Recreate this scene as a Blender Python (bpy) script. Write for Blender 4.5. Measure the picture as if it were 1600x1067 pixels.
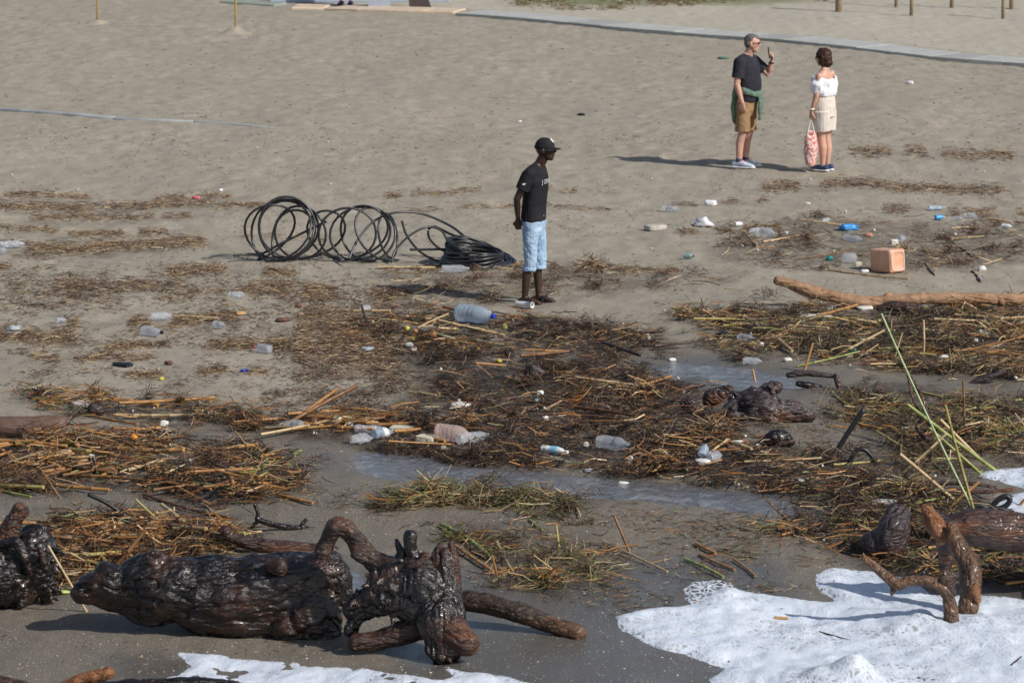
import bpy, math, random
import numpy as np
from mathutils import Vector, Matrix
from mathutils.bvhtree import BVHTree

S = bpy.context.scene
for _o in list(bpy.data.objects):
    bpy.data.objects.remove(_o)
COL = S.collection
random.seed(7)
RNG = np.random.default_rng(11)

# ------------------------------------------------------------------ camera, sky, sun, exposure
CAM_H = 7.15
PITCH = math.radians(8.98)
FPX = 7111.0                      # focal length in pixels of a 1600 px wide picture
cam_d = bpy.data.cameras.new('camera')
cam = bpy.data.objects.new('camera', cam_d)
COL.objects.link(cam)
S.camera = cam
cam.location = (0, 0, CAM_H)
cam.rotation_euler = (math.pi / 2 - PITCH, 0, 0)
cam_d.lens = 160
cam_d.sensor_width = 36
cam_d.clip_start = 0.5
cam_d.clip_end = 6000
cam_d.dof.use_dof = True
cam_d.dof.focus_distance = 42.0
cam_d.dof.aperture_fstop = 6.3

SUN_EL = math.radians(38)
SUN_AZ = math.radians(127)        # clockwise from +Y: behind the camera, to the right
w = bpy.data.worlds.new('World')
S.world = w
w.use_nodes = True
nt = w.node_tree
nt.nodes.clear()
sky = nt.nodes.new('ShaderNodeTexSky')
sky.sky_type = 'NISHITA'
sky.sun_disc = False
sky.sun_elevation = SUN_EL
sky.sun_rotation = SUN_AZ
sky.air_density = 1.0
sky.dust_density = 1.5
bg = nt.nodes.new('ShaderNodeBackground')
bg.inputs[1].default_value = 0.09
wo = nt.nodes.new('ShaderNodeOutputWorld')
nt.links.new(sky.outputs[0], bg.inputs[0])
nt.links.new(bg.outputs[0], wo.inputs[0])

sl = bpy.data.lights.new('sun', 'SUN')
sun = bpy.data.objects.new('sun', sl)
COL.objects.link(sun)
sl.energy = 4.2
sl.angle = math.radians(0.6)
sl.color = (1.0, 0.955, 0.89)
_sd = Vector((math.sin(SUN_AZ) * math.cos(SUN_EL), math.cos(SUN_AZ) * math.cos(SUN_EL), math.sin(SUN_EL)))
sun.rotation_euler = (-_sd).to_track_quat('-Z', 'Y').to_euler()
sun.location = (0, 0, 30)

S.view_settings.view_transform = 'Standard'
S.view_settings.look = 'None'
S.view_settings.exposure = 0.0
S.view_settings.gamma = 1.0
S.view_settings.use_curve_mapping = False
S.render.engine = 'CYCLES'
S.cycles.max_bounces = 8
S.cycles.transparent_max_bounces = 16

# ------------------------------------------------------------------ noise
def _hash(ix, iy, iz, seed):
    h = (ix * 374761393 + iy * 668265263 + iz * 2147483647 * 3 + seed * 974634777) & 0xffffffff
    h = ((h ^ (h >> 13)) * 1274126177) & 0xffffffff
    h = (h ^ (h >> 16)) & 0xffffffff
    h = (h * 2246822519) & 0xffffffff
    return ((h ^ (h >> 15)) & 0xffff) / 65535.0

def vn(x, y, z=None, seed=0):
    x = np.asarray(x, float); y = np.asarray(y, float)
    z = np.zeros_like(x) if z is None else np.asarray(z, float)
    xi = np.floor(x).astype(np.int64); yi = np.floor(y).astype(np.int64); zi = np.floor(z).astype(np.int64)
    fx = x - xi; fy = y - yi; fz = z - zi
    fx = fx * fx * (3 - 2 * fx); fy = fy * fy * (3 - 2 * fy); fz = fz * fz * (3 - 2 * fz)
    r = 0
    for a in (0, 1):
        wx = fx if a else 1 - fx
        for b in (0, 1):
            wy = fy if b else 1 - fy
            for c in (0, 1):
                wz = fz if c else 1 - fz
                r = r + wx * wy * wz * _hash(xi + a, yi + b, zi + c, seed)
    return r * 2 - 1

def fbm(x, y, z=None, seed=0, oct=4, gain=.5):
    s = 0; a = 1.0; f = 1.0
    for i in range(oct):
        s = s + a * vn(np.asarray(x) * f, np.asarray(y) * f, None if z is None else np.asarray(z) * f, seed + i * 17)
        a *= gain; f *= 2.03
    return s

# ------------------------------------------------------------------ where a ray of the photograph meets the ground
cp, sp = math.cos(PITCH), math.sin(PITCH)
def ray(px, py):
    a = (np.asarray(px, float) - 800) / FPX
    b = (533.5 - np.asarray(py, float)) / FPX
    return a, cp + b * sp, -sp + b * cp
def flat(px, py, z=0.0):
    dx, dy, dz = ray(px, py)
    t = (z - CAM_H) / dz
    return dx * t, dy * t
def to_px(x, y, z=0.0):
    zz = z - CAM_H
    dep = y * cp - zz * sp
    up = y * sp + zz * cp
    return 800 + FPX * x / dep, 533.5 - FPX * up / dep
def pxm(y, z=0.0):
    """pixels per metre at world depth y"""
    return FPX / (y * cp - (z - CAM_H) * sp)

def seg_dist(px, py, a, b):
    ax, ay = a; bx, by = b
    vx, vy = bx - ax, by - ay
    t = np.clip(((px - ax) * vx + (py - ay) * vy) / (vx * vx + vy * vy + 1e-9), 0, 1)
    return np.hypot(px - ax - t * vx, py - ay - t * vy), t
def line_dist(x, y, pts):
    d = np.full(np.shape(x), 1e9)
    for a, b in zip(pts[:-1], pts[1:]):
        d = np.minimum(d, seg_dist(x, y, a, b)[0])
    return d
def poly_sdf(x, y, pts):
    """negative inside"""
    d = np.full(np.shape(x), 1e9); ins = np.zeros(np.shape(x), bool)
    n = len(pts)
    for i in range(n):
        a = pts[i]; b = pts[(i + 1) % n]
        d = np.minimum(d, seg_dist(x, y, a, b)[0])
        c = ((a[1] > y) != (b[1] > y)) & (x < (b[0] - a[0]) * (y - a[1]) / (b[1] - a[1] + 1e-12) + a[0])
        ins ^= c
    return np.where(ins, -d, d)
VS = 4.5     # image rows count for more than columns: the ground is seen at a low angle
def psq(pts):
    return [(p[0], p[1] * VS) for p in pts]
def pline(px, py, pts):
    return line_dist(px, py * VS, psq(pts))
def ppoly(px, py, pts):
    return poly_sdf(px, py * VS, psq(pts))
def sst(e0, e1, x):
    t = np.clip((x - e0) / (e1 - e0), 0, 1)
    return t * t * (3 - 2 * t)

# ------------------------------------------------------------------ zones of flotsam (pixel outline, weight of pile, dark fines)
ZONES = {
 'main': [(540,492),(700,488),(860,500),(1010,512),(1060,545),(960,565),(1080,600),(1140,650),(1180,700),(1300,715),(1400,760),(1360,800),(1200,770),(1050,750),(900,738),(700,728),(640,714),(560,688),(500,676),(520,650),(640,640),(700,605),(620,560),(540,525)],
 'mainleft': [(60,622),(250,632),(400,645),(560,655),(640,662),(640,700),(560,694),(430,678),(330,668),(230,655),(100,645)],
 'right': [(1060,490),(1250,482),(1400,478),(1600,484),(1640,500),(1640,600),(1500,590),(1380,580),(1180,565),(1090,540),(1130,520)],
 'leftheap': [(-20,700),(60,680),(200,675),(340,690),(450,712),(500,765),(490,790),(330,786),(180,770),(60,770),(-20,772)],
 'logheap': [(70,815),(200,808),(340,818),(400,858),(320,872),(200,885),(150,900),(100,930),(80,930)],
 'greenfront': [(590,780),(680,770),(800,772),(890,784),(920,804),(900,818),(780,808),(660,800),(600,795)],
 'greenlow': [(690,820),(830,830),(920,850),(960,880),(975,905),(900,928),(800,920),(730,880),(690,850)],
 'rightlow': [(1215,822),(1300,785),(1380,762),(1470,742),(1515,768),(1540,800),(1600,845),(1640,870),(1640,925),(1440,900),(1330,862),(1230,845),(1170,825)],
 'rightstrand': [(1290,622),(1400,618),(1560,625),(1640,615),(1640,722),(1530,712),(1460,730),(1400,735),(1390,700),(1330,665)],
 'backright': [(1190,345),(1300,340),(1420,350),(1560,345),(1640,350),(1640,400),(1500,420),(1380,425),(1240,420),(1130,400)],
 'foothump': [(620,420),(820,415),(1080,420),(1150,440),(1000,455),(880,470),(700,485),(580,480)],
}
PILE = {'main': .075, 'mainleft': .08, 'right': .06, 'leftheap': .09, 'logheap': .12, 'greenfront': .05, 'greenlow': .04,
        'rightlow': .08, 'rightstrand': .05, 'backright': .01, 'foothump': .01}
FINES = {'main': .95, 'mainleft': .9, 'right': .95, 'leftheap': .8, 'logheap': .8, 'greenfront': .7, 'greenlow': .45,
         'rightlow': .9, 'rightstrand': .6, 'backright': .5, 'foothump': .4}
CHANNEL = [(545,705),(600,715),(680,732),(780,748),(900,757),(1020,768),(1130,780),(1230,800),(1300,835),(1340,880)]
BERM = [(470,790),(600,800),(760,812),(900,815),(1020,812),(1130,818),(1230,845),(1290,875)]
MOUND = [(1170,690),(1300,652),(1420,640),(1560,655),(1700,660)]
PUDDLE = [(990,566),(1060,562),(1130,570),(1230,590),(1270,612),(1180,618),(1110,605),(1040,585)]
BACKWATER = [(390,885),(470,868),(560,880),(600,905),(560,925),(480,915)]

FOAM_RIGHT = [(948,962),(1010,948),(1085,945),(1128,918),(1180,925),(1290,938),(1262,915),(1248,897),(1290,877),(1345,890),(1420,900),(1470,925),(1560,930),(1700,935),(1700,1150),(1090,1150),(1082,1058),(1110,1045),(1060,1025),(1000,1005),(965,985)]
FOAM_FAR = [(1515,742),(1560,728),(1640,726),(1760,735),(1760,850),(1640,830),(1590,815),(1540,790),(1570,765)]
FOAM_LEFT = [(237,1010),(330,1018),(450,1030),(560,1042),(640,1050),(690,1056),(684,1040),(760,1048),(860,1066),(900,1150),(230,1150),(225,1062),(275,1040)]

def low_relief(x, y):
    return 0.05 * fbm(x * .35, y * .12, seed=3, oct=3) - 0.018 * np.clip(36.5 - y, 0, 40) ** 1.25
def terrain_raw(x, y):
    px, py = to_px(x, y)
    h = 0.05 * fbm(x * .35, y * .12, seed=3, oct=3)
    h += 0.014 * fbm(x * 2.2, y * 1.1, seed=9, oct=3) * sst(90, 55, y)
    # trodden dimples in the dry sand
    n = vn(x * 3.1, y * 2.6, seed=21)
    h -= 0.010 * np.clip(n - .15, 0, 1) * sst(640, 560, py)
    h -= 0.008 * np.clip(vn(x * 1.9 + 40, y * 1.5, seed=23) - .3, 0, 1) * sst(620, 500, py)
    h += 0.010 * np.abs(fbm(x * 4.4, y * 2.4, seed=24, oct=2)) * sst(640, 560, py)
    h += 0.006 * fbm(x * 6, y * 5, seed=5, oct=2)
    for (ya, yb, am, wd) in ((56, 74, .030, 3), (66, 92, -.022, 2.5), (98, 118, .018, 3), (120, 128, -.018, 3), (60, 30, .02, 4), (236, 262, .012, 5)):
        q = (py - (ya + (yb - ya) * px / 1600 + 2.5 * np.sin(px * .012 + ya) + 2 * vn(px * .02, px * 0 + ya, seed=6))) / wd
        h += am * np.exp(-q * q) * (.5 + .5 * vn(px * .013, px * 0 + ya, seed=8))
    # the fall towards the sea
    h -= 0.018 * np.clip(36.5 - y, 0, 40) ** 1.25
    # relief near the water
    d = pline(px, py, CHANNEL); h -= 0.11 * np.exp(-(d / 90) ** 2) * sst(520, 600, px)
    d = pline(px, py, BERM); h += 0.10 * np.exp(-(d / 120) ** 2)
    d = pline(px, py, MOUND); h += 0.13 * np.exp(-(d / 120) ** 2)
    d = ppoly(px, py, PUDDLE); h -= 0.05 * sst(40, -60, d)
    d = ppoly(px, py, BACKWATER); h -= 0.05 * sst(40, -60, d)
    for k, poly in ZONES.items():
        d = ppoly(px, py, poly)
        m = sst(30, -90, d)
        if PILE[k] > 0:
            h = h + PILE[k] * m * (0.55 + 0.65 * fbm(x * 2.6, y * 1.3, seed=31, oct=3))
    # walkway and dunes at the back lie a touch higher
    h += 0.10 * sst(84, 96, y)
    return h

GX = np.arange(-13.5, 13.51, 0.06)
_gy = [28.0]
while _gy[-1] < 98:
    _gy.append(_gy[-1] + 0.045 + 0.0014 * (_gy[-1] - 28))
GY = np.array(_gy)
XX, YY = np.meshgrid(GX, GY)
HH = terrain_raw(XX, YY)
def tread():
    r = np.random.default_rng(77)
    P = []
    for _ in range(34):                       # trails of footprints over the dry sand
        x, y = r.uniform(-11, 11), r.uniform(42, 88); a = r.normal(0, .9) + (math.pi if r.random() < .5 else 0)
        for k in range(int(r.uniform(8, 26))):
            a += r.normal(0, .06); x += .62 * math.cos(a); y += .62 * math.sin(a)
            s = .09 if k % 2 else -.09
            P.append((x - s * math.sin(a), y + s * math.cos(a), a, r.uniform(.6, 1)))
    for _ in range(500): P.append((r.uniform(-12, 12), r.uniform(41, 90), r.uniform(0, 3.1), r.uniform(.4, 1)))
    for (x, y, a, k) in P:
        px, py = to_px(x, y)
        if py > 600 or (py > 400 and px > 620) or abs(x) > 12.8 or y > 95: continue
        i0, i1 = np.searchsorted(GX, (x - .4, x + .4)); j0, j1 = np.searchsorted(GY, (y - .5, y + .5))
        X = XX[j0:j1, i0:i1] - x; Y = YY[j0:j1, i0:i1] - y
        u = X * math.cos(a) + Y * math.sin(a); v = -X * math.sin(a) + Y * math.cos(a)
        q = (u / .14) ** 2 + (v / .085) ** 2
        HH[j0:j1, i0:i1] += k * (-.026 * np.exp(-q) + .011 * np.exp(-((np.sqrt(q) - 1.7) / .5) ** 2))
tread()

def ground(x, y):
    x = np.asarray(x, float); y = np.asarray(y, float)
    xc = np.clip(x, GX[0], GX[-1] - 1e-6); yc = np.clip(y, GY[0], GY[-1] - 1e-6)
    i = np.clip(np.searchsorted(GX, xc, side='right') - 1, 0, len(GX) - 2)
    j = np.clip(np.searchsorted(GY, yc, side='right') - 1, 0, len(GY) - 2)
    fx = (xc - GX[i]) / (GX[i + 1] - GX[i]); fy = (yc - GY[j]) / (GY[j + 1] - GY[j])
    return (HH[j, i] * (1 - fx) * (1 - fy) + HH[j, i + 1] * fx * (1 - fy) + HH[j + 1, i] * (1 - fx) * fy + HH[j + 1, i + 1] * fx * fy)

def atv(px, py):
    """points of the ground seen at these pixels (arrays)"""
    z = np.zeros(np.shape(px))
    for _ in range(7):
        x, y = flat(px, py, z)
        z = 0.4 * z + 0.6 * ground(x, y)
    return x, y, ground(x, y)
def at(px, py):
    x, y, z = atv(np.array([float(px)]), np.array([float(py)]))
    return Vector((x[0], y[0], z[0]))
def on_plane(px, py, Y):
    """the point seen at this pixel, standing at world depth Y"""
    dx, dy, dz = ray(px, py)
    t = Y / dy
    return Vector((float(dx * t), float(Y), float(CAM_H + dz * t)))

# ------------------------------------------------------------------ materials
def nmat(name):
    m = bpy.data.materials.new(name)
    m.use_nodes = True
    m.node_tree.nodes.clear()
    return m, m.node_tree.nodes, m.node_tree.links
class NG:
    def __init__(s, name):
        s.m = bpy.data.materials.new(name); s.m.use_nodes = True
        s.t = s.m.node_tree; s.t.nodes.clear()
        s.out = s.n('ShaderNodeOutputMaterial')
    def n(s, typ, **kw):
        nd = s.t.nodes.new(typ)
        for k, v in kw.items():
            if k.startswith('i_'):
                nd.inputs[k[2:].replace('_', ' ')].default_value = v
            else:
                setattr(nd, k, v)
        return nd
    def l(s, a, b): s.t.links.new(a, b)
    def coord(s, kind='Object', scale=(1, 1, 1)):
        tc = s.n('ShaderNodeTexCoord'); mp = s.n('ShaderNodeMapping')
        mp.inputs['Scale'].default_value = scale
        s.l(tc.outputs[kind], mp.inputs[0]); return mp.outputs[0]
    def pos(s, scale=(1, 1, 1)):
        g = s.n('ShaderNodeNewGeometry'); mp = s.n('ShaderNodeMapping')
        mp.inputs['Scale'].default_value = scale
        s.l(g.outputs['Position'], mp.inputs[0]); return mp.outputs[0]
    def noise(s, vec, scale, detail=4, rough=.55, dist=0):
        nd = s.n('ShaderNodeTexNoise'); nd.inputs['Scale'].default_value = scale
        nd.inputs['Detail'].default_value = detail; nd.inputs['Roughness'].default_value = rough
        nd.inputs['Distortion'].default_value = dist
        s.l(vec, nd.inputs['Vector']); return nd.outputs[0]
    def ramp(s, fac, stops):
        r = s.n('ShaderNodeValToRGB')
        e = r.color_ramp.elements
        while len(e) < len(stops): e.new(0.5)
        for el, (p, c) in zip(e, stops):
            el.position = p; el.color = (*c, 1) if len(c) == 3 else c
        s.l(fac, r.inputs[0]); return r.outputs[0]
    def fr(s, fac, a, b, lo=0.0, hi=1.0):
        r = s.n('ShaderNodeMapRange'); r.inputs[1].default_value = a; r.inputs[2].default_value = b
        r.inputs[3].default_value = lo; r.inputs[4].default_value = hi
        s.l(fac, r.inputs[0]); return r.outputs[0]
    def mix(s, fac, a, b, mode='MIX'):
        m = s.n('ShaderNodeMix', data_type='RGBA', blend_type=mode)
        if isinstance(fac, (int, float)): m.inputs[0].default_value = fac
        else: s.l(fac, m.inputs[0])
        for i, v in ((6, a), (7, b)):
            if isinstance(v, tuple): m.inputs[i].default_value = (*v, 1)
            else: s.l(v, m.inputs[i])
        return m.outputs[2]
    def math(s, op, a, b=None):
        m = s.n('ShaderNodeMath', operation=op)
        for i, v in ((0, a), (1, b)):
            if v is None: continue
            if isinstance(v, (int, float)): m.inputs[i].default_value = v
            else: s.l(v, m.inputs[i])
        return m.outputs[0]
    def bump(s, h, strength, dist, prev=None):
        b = s.n('ShaderNodeBump'); b.inputs['Strength'].default_value = strength; b.inputs['Distance'].default_value = dist
        s.l(h, b.inputs['Height'])
        if prev is not None: s.l(prev, b.inputs['Normal'])
        return b.outputs[0]
    def bsdf(s, color, rough=.7, normal=None, **kw):
        b = s.n('ShaderNodeBsdfPrincipled')
        if isinstance(color, tuple): b.inputs['Base Color'].default_value = (*color, 1)
        else: s.l(color, b.inputs['Base Color'])
        if isinstance(rough, (int, float)): b.inputs['Roughness'].default_value = rough
        else: s.l(rough, b.inputs['Roughness'])
        if normal is not None: s.l(normal, b.inputs['Normal'])
        for k, v in kw.items():
            key = k.replace('_', ' ')
            if isinstance(v, (int, float, tuple)): b.inputs[key].default_value = v
            else: s.l(v, b.inputs[key])
        s.l(b.outputs[0], s.out.inputs['Surface'])
        return b
MATS = {}
def M(name, fn=None):
    if name not in MATS:
        MATS[name] = fn(name)
    return MATS[name]

def mat_plain(name, color, rough=.6, var=.25, scale=25, bump=.0, bscale=60, **kw):
    g = NG(name); v = g.coord('Object')
    n = g.noise(v, scale, 4)
    c = g.mix(g.fr(n, .3, .7), tuple(x * (1 - var) for x in color), tuple(min(1, x * (1 + var)) for x in color))
    nb = g.bump(g.noise(v, bscale, 4), bump, .01) if bump else None
    g.bsdf(c, rough, nb, **kw)
    return g.m

def make_sand():
    g = NG('beach_sand')
    wet = g.n('ShaderNodeAttribute', attribute_name='wet').outputs['Fac']
    sheen = g.n('ShaderNodeAttribute', attribute_name='sheen').outputs['Fac']
    fines = g.n('ShaderNodeAttribute', attribute_name='fines').outputs['Fac']
    dune = g.n('ShaderNodeAttribute', attribute_name='dune').outputs['Fac']
    grass = g.n('ShaderNodeAttribute', attribute_name='grass').outputs['Fac']
    v = g.pos()
    vs = g.pos((1, .35, 1))
    big = g.noise(vs, .8, 5)
    mid = g.noise(vs, 5, 5, .65)
    fine = g.noise(v, 60, 3, .7)
    grain = g.noise(v, 260, 2, .8)
    dry = g.mix(g.fr(big, .3, .7), (.345, .306, .242), (.415, .370, .298))
    dry = g.mix(g.fr(mid, .38, .66), dry, (.302, .264, .206))
    dry = g.mix(g.fr(fine, .50, .72), dry, (.225, .192, .150))
    dry = g.mix(dune, dry, (.42, .38, .31))
    dry = g.mix(grass, dry, (.20, .20, .11))
    wetc = g.mix(g.fr(mid, .3, .7), (.150, .130, .104), (.205, .178, .143))
    wetc = g.mix(g.fr(fine, .4, .75), wetc, (.105, .090, .072))
    wetc = g.mix(g.fr(grain, .60, .70), wetc, (.30, .27, .23))
    c = g.mix(wet, dry, wetc)
    c = g.mix(g.math('MULTIPLY', sheen, .8), c, (.092, .084, .077))
    fn = g.noise(g.pos((1, .5, 1)), 5, 8, .75)
    fm = g.math('MULTIPLY', fines, g.fr(fn, .34, .54))
    fc = g.mix(g.fr(g.noise(v, 45, 4, .7), .35, .7), (.014, .009, .006), (.055, .034, .020))
    c = g.mix(fm, c, fc)
    # white shell grit
    vo = g.n('ShaderNodeTexVoronoi', feature='F1'); vo.inputs['Scale'].default_value = 42
    g.l(v, vo.inputs['Vector'])
    sep = g.n('ShaderNodeSeparateColor'); g.l(vo.outputs['Color'], sep.inputs[0])
    g1 = g.math('LESS_THAN', vo.outputs['Distance'], .16)
    g2 = g.math('GREATER_THAN', sep.outputs[0], .70)
    gr = g.math('MULTIPLY', g.math('MULTIPLY', g1, g2), g.fr(wet, 0, 1, .10, .9))
    gr = g.math('MULTIPLY', gr, g.fr(sheen, 0, 1, 1, .4))
    c = g.mix(gr, c, (.66, .63, .57))
    r0 = g.fr(wet, 0, 1, .95, .62)
    rough = g.n('ShaderNodeMix', data_type='FLOAT')
    g.l(sheen, rough.inputs[0]); g.l(r0, rough.inputs[2]); rough.inputs[3].default_value = .27
    b = g.bump(mid, .40, .04)
    b = g.bump(fine, .5, .012, b)
    bs = g.n('ShaderNodeBump'); bs.inputs['Distance'].default_value = .004
    g.l(g.fr(sheen, 0, 1, .8, .15), bs.inputs['Strength']); g.l(grain, bs.inputs['Height']); g.l(b, bs.inputs['Normal'])
    g.bsdf(c, rough.outputs[0], bs.outputs[0], Specular_IOR_Level=g.fr(sheen, 0, 1, .25, .6))
    return g.m

def make_water():
    g = NG('stream_water')
    v = g.pos((1, .45, 1))
    b = g.bump(g.noise(v, 14, 4, .6, .6), .6, .04)
    b = g.bump(g.noise(v, 55, 3), .25, .006, b)
    n = g.noise(g.pos((.6, .5, 1)), 7, 5, .6, 1.0)
    c = g.mix(g.fr(n, .50, .72), (.12, .12, .125), (.27, .275, .30))  # paler streaks put sky reflection into the water colour
    g.bsdf(c, .13, b, Specular_IOR_Level=.6)
    return g.m

def make_foam():
    g = NG('sea_foam')
    v = g.pos((1, .5, 1))
    n = g.noise(v, 3.0, 7, .6, .8)
    n2 = g.noise(v, 26, 5, .7)
    thin = g.n('ShaderNodeAttribute', attribute_name='thin').outputs['Fac']
    c = g.mix(g.fr(n, .35, .65), (.58, .64, .73), (.71, .76, .83))  # bluish tint of shaded foam is put into both tones
    c = g.mix(g.fr(n2, .58, .80), c, (.52, .55, .58))
    ve = g.n('ShaderNodeTexVoronoi', feature='DISTANCE_TO_EDGE'); ve.inputs['Scale'].default_value = 24
    wv = g.n('ShaderNodeVectorMath', operation='ADD'); nn = g.n('ShaderNodeTexNoise'); nn.inputs['Scale'].default_value = 9
    g.l(v, nn.inputs['Vector']); sc_ = g.n('ShaderNodeVectorMath', operation='SCALE'); sc_.inputs['Scale'].default_value = .12
    g.l(nn.outputs['Color'], sc_.inputs[0]); g.l(v, wv.inputs[0]); g.l(sc_.outputs[0], wv.inputs[1]); g.l(wv.outputs[0], ve.inputs['Vector'])
    hole = g.fr(ve.outputs['Distance'], .05, .30)
    tm = g.math('MULTIPLY', g.math('MULTIPLY', thin, hole), g.fr(g.noise(g.pos((.6, 1.2, 1)), 7, 7, .75), .40, .56))
    c = g.mix(g.math('MULTIPLY', tm, .80), c, (.21, .205, .21))
    b = g.bump(n, .5, .05)
    b = g.bump(n2, .35, .012, b)
    vo = g.n('ShaderNodeTexVoronoi', feature='F1'); vo.inputs['Scale'].default_value = 60; g.l(v, vo.inputs['Vector'])
    b = g.bump(vo.outputs['Distance'], .3, .006, b)
    rim = g.n('ShaderNodeAttribute', attribute_name='rim').outputs['Fac']
    al = g.math('SUBTRACT', 1.0, g.math('MULTIPLY', g.math('MULTIPLY', rim, .85), g.fr(ve.outputs['Distance'], .04, .24)))
    g.bsdf(c, .5, b, Subsurface_Weight=.15, Subsurface_Scale=.02, Alpha=al)
    return g.m

# ------------------------------------------------------------------ mesh helpers
def new_mesh(name, verts, faces, mat, smooth=False):
    me = bpy.data.meshes.new(name)
    me.from_pydata([tuple(v) for v in verts], [], faces)
    if mat is not None: me.materials.append(mat)
    if smooth: me.polygons.foreach_set('use_smooth', [True] * len(me.polygons))
    me.update()
    return me
def np_mesh(name, V, F, mat, smooth=False, k=4):
    """V (n,3), F (m,k)"""
    me = bpy.data.meshes.new(name)
    V = np.asarray(V, np.float32); F = np.asarray(F, np.int32)
    me.vertices.add(len(V)); me.vertices.foreach_set('co', V.ravel())
    me.loops.add(F.size); me.loops.foreach_set('vertex_index', F.ravel())
    me.polygons.add(len(F))
    me.polygons.foreach_set('loop_start', np.arange(0, F.size, k, dtype=np.int32))
    me.polygons.foreach_set('loop_total', np.full(len(F), k, np.int32))
    me.polygons.foreach_set('use_smooth', np.full(len(F), smooth, bool))
    if mat is not None: me.materials.append(mat)
    me.update(calc_edges=True)
    return me
def link(name, me, loc=(0, 0, 0), parent=None, rot=None):
    o = bpy.data.objects.new(name, me)
    COL.objects.link(o)
    o.location = loc
    if rot is not None: o.rotation_euler = rot
    if parent is not None: o.parent = parent
    return o
def tag(o, label=None, cat=None, group=None, kind=None):
    if label: o['label'] = label
    if cat: o['category'] = cat
    if group: o['group'] = group
    if kind: o['kind'] = kind
    return o
def shift(verts, loc):
    l = Vector(loc)
    return [Vector(v) - l for v in verts]

def sweep(pts, rad, n=10, ref=None, cap=3, flatend=(False, False)):
    """closed tube along pts; rad = number or (a, b) per point; a lies along the reference direction"""
    P = [Vector(p) for p in pts]
    R = [(r, r) if isinstance(r, (int, float)) else r for r in rad]
    T = []
    for i in range(len(P)):
        a = P[max(i - 1, 0)]; b = P[min(i + 1, len(P) - 1)]
        t = (b - a)
        T.append(t.normalized() if t.length > 1e-9 else Vector((0, 0, 1)))
    r0 = Vector(ref) if ref is not None else (Vector((1, 0, 0)) if abs(T[0].x) < .9 else Vector((0, 1, 0)))
    rings = []
    N = None
    for i, (p, t) in enumerate(zip(P, T)):
        base = r0 if (N is None or ref is not None) else N
        N = (base - t * base.dot(t))
        if N.length < 1e-4: N = t.orthogonal()
        N.normalize()
        B = t.cross(N)
        rings.append((p, t, N.copy(), B.copy(), R[i]))
    full = []
    p, t, N_, B_, r = rings[0]
    if cap and not flatend[0]:
        for k in range(1, cap + 1):
            a = math.pi / 2 * (1 - k / (cap + 1))
            full.append((p - t * (math.sin(a) * (r[0] + r[1]) / 2), N_, B_, (r[0] * math.cos(a), r[1] * math.cos(a))))
    for (p, t, N_, B_, r) in rings:
        full.append((p, N_, B_, r))
    p, t, N_, B_, r = rings[-1]
    if cap and not flatend[1]:
        for k in range(cap, 0, -1):
            a = math.pi / 2 * (1 - k / (cap + 1))
            full.append((p + t * (math.sin(a) * (r[0] + r[1]) / 2), N_, B_, (r[0] * math.cos(a), r[1] * math.cos(a))))
    V = []; F = []
    for (p, N_, B_, r) in full:
        for k in range(n):
            a = 2 * math.pi * k / n
            V.append(p + N_ * (math.cos(a) * r[0]) + B_ * (math.sin(a) * r[1]))
    m = len(full)
    for i in range(m - 1):
        for k in range(n):
            k2 = (k + 1) % n
            F.append((i * n + k, i * n + k2, (i + 1) * n + k2, (i + 1) * n + k))
    F.append(tuple(range(n - 1, -1, -1)))
    F.append(tuple((m - 1) * n + k for k in range(n)))
    return V, F
def ball(c, r, n=12, m=8):
    rx, ry, rz = (r, r, r) if isinstance(r, (int, float)) else r
    V = []; F = []
    c = Vector(c)
    for i in range(1, m):
        a = math.pi * i / m
        for k in range(n):
            b = 2 * math.pi * k / n
            V.append(c + Vector((rx * math.sin(a) * math.cos(b), ry * math.sin(a) * math.sin(b), -rz * math.cos(a))))
    for i in range(m - 2):
        for k in range(n):
            k2 = (k + 1) % n
            F.append((i * n + k, i * n + k2, (i + 1) * n + k2, (i + 1) * n + k))
    b = len(V); V += [c - Vector((0, 0, rz)), c + Vector((0, 0, rz))]
    for k in range(n):
        k2 = (k + 1) % n
        F.append((b, k2, k)); F.append((b + 1, (m - 2) * n + k, (m - 2) * n + k2))
    return V, F
def box(c, s, R=None):
    c = Vector(c); V = []
    for z in (-1, 1):
        for y in (-1, 1):
            for x in (-1, 1):
                v = Vector((x * s[0] / 2, y * s[1] / 2, z * s[2] / 2))
                if R is not None: v = R @ v
                V.append(c + v)
    return V, [(0, 2, 3, 1), (4, 5, 7, 6), (0, 1, 5, 4), (2, 6, 7, 3), (0, 4, 6, 2), (1, 3, 7, 5)]
def join(shapes):
    V = []; F = []
    for v, f in shapes:
        b = len(V); V += list(v); F += [tuple(i + b for i in q) for q in f]
    return V, F
def smooth_pts(pts, k=4):
    """Catmull-Rom through points of any dimension"""
    P = [np.array(p, float) for p in pts]
    if len(P) < 3: 
        return [P[0] + (P[-1] - P[0]) * i / k for i in range(k + 1)]
    out = []
    for i in range(len(P) - 1):
        p0 = P[max(i - 1, 0)]; p1 = P[i]; p2 = P[i + 1]; p3 = P[min(i + 2, len(P) - 1)]
        for j in range(k):
            t = j / k
            out.append(.5 * (2 * p1 + (p2 - p0) * t + (2 * p0 - 5 * p1 + 4 * p2 - p3) * t * t + (3 * p1 - p0 - 3 * p2 + p3) * t ** 3))
    out.append(P[-1])
    return out

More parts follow.
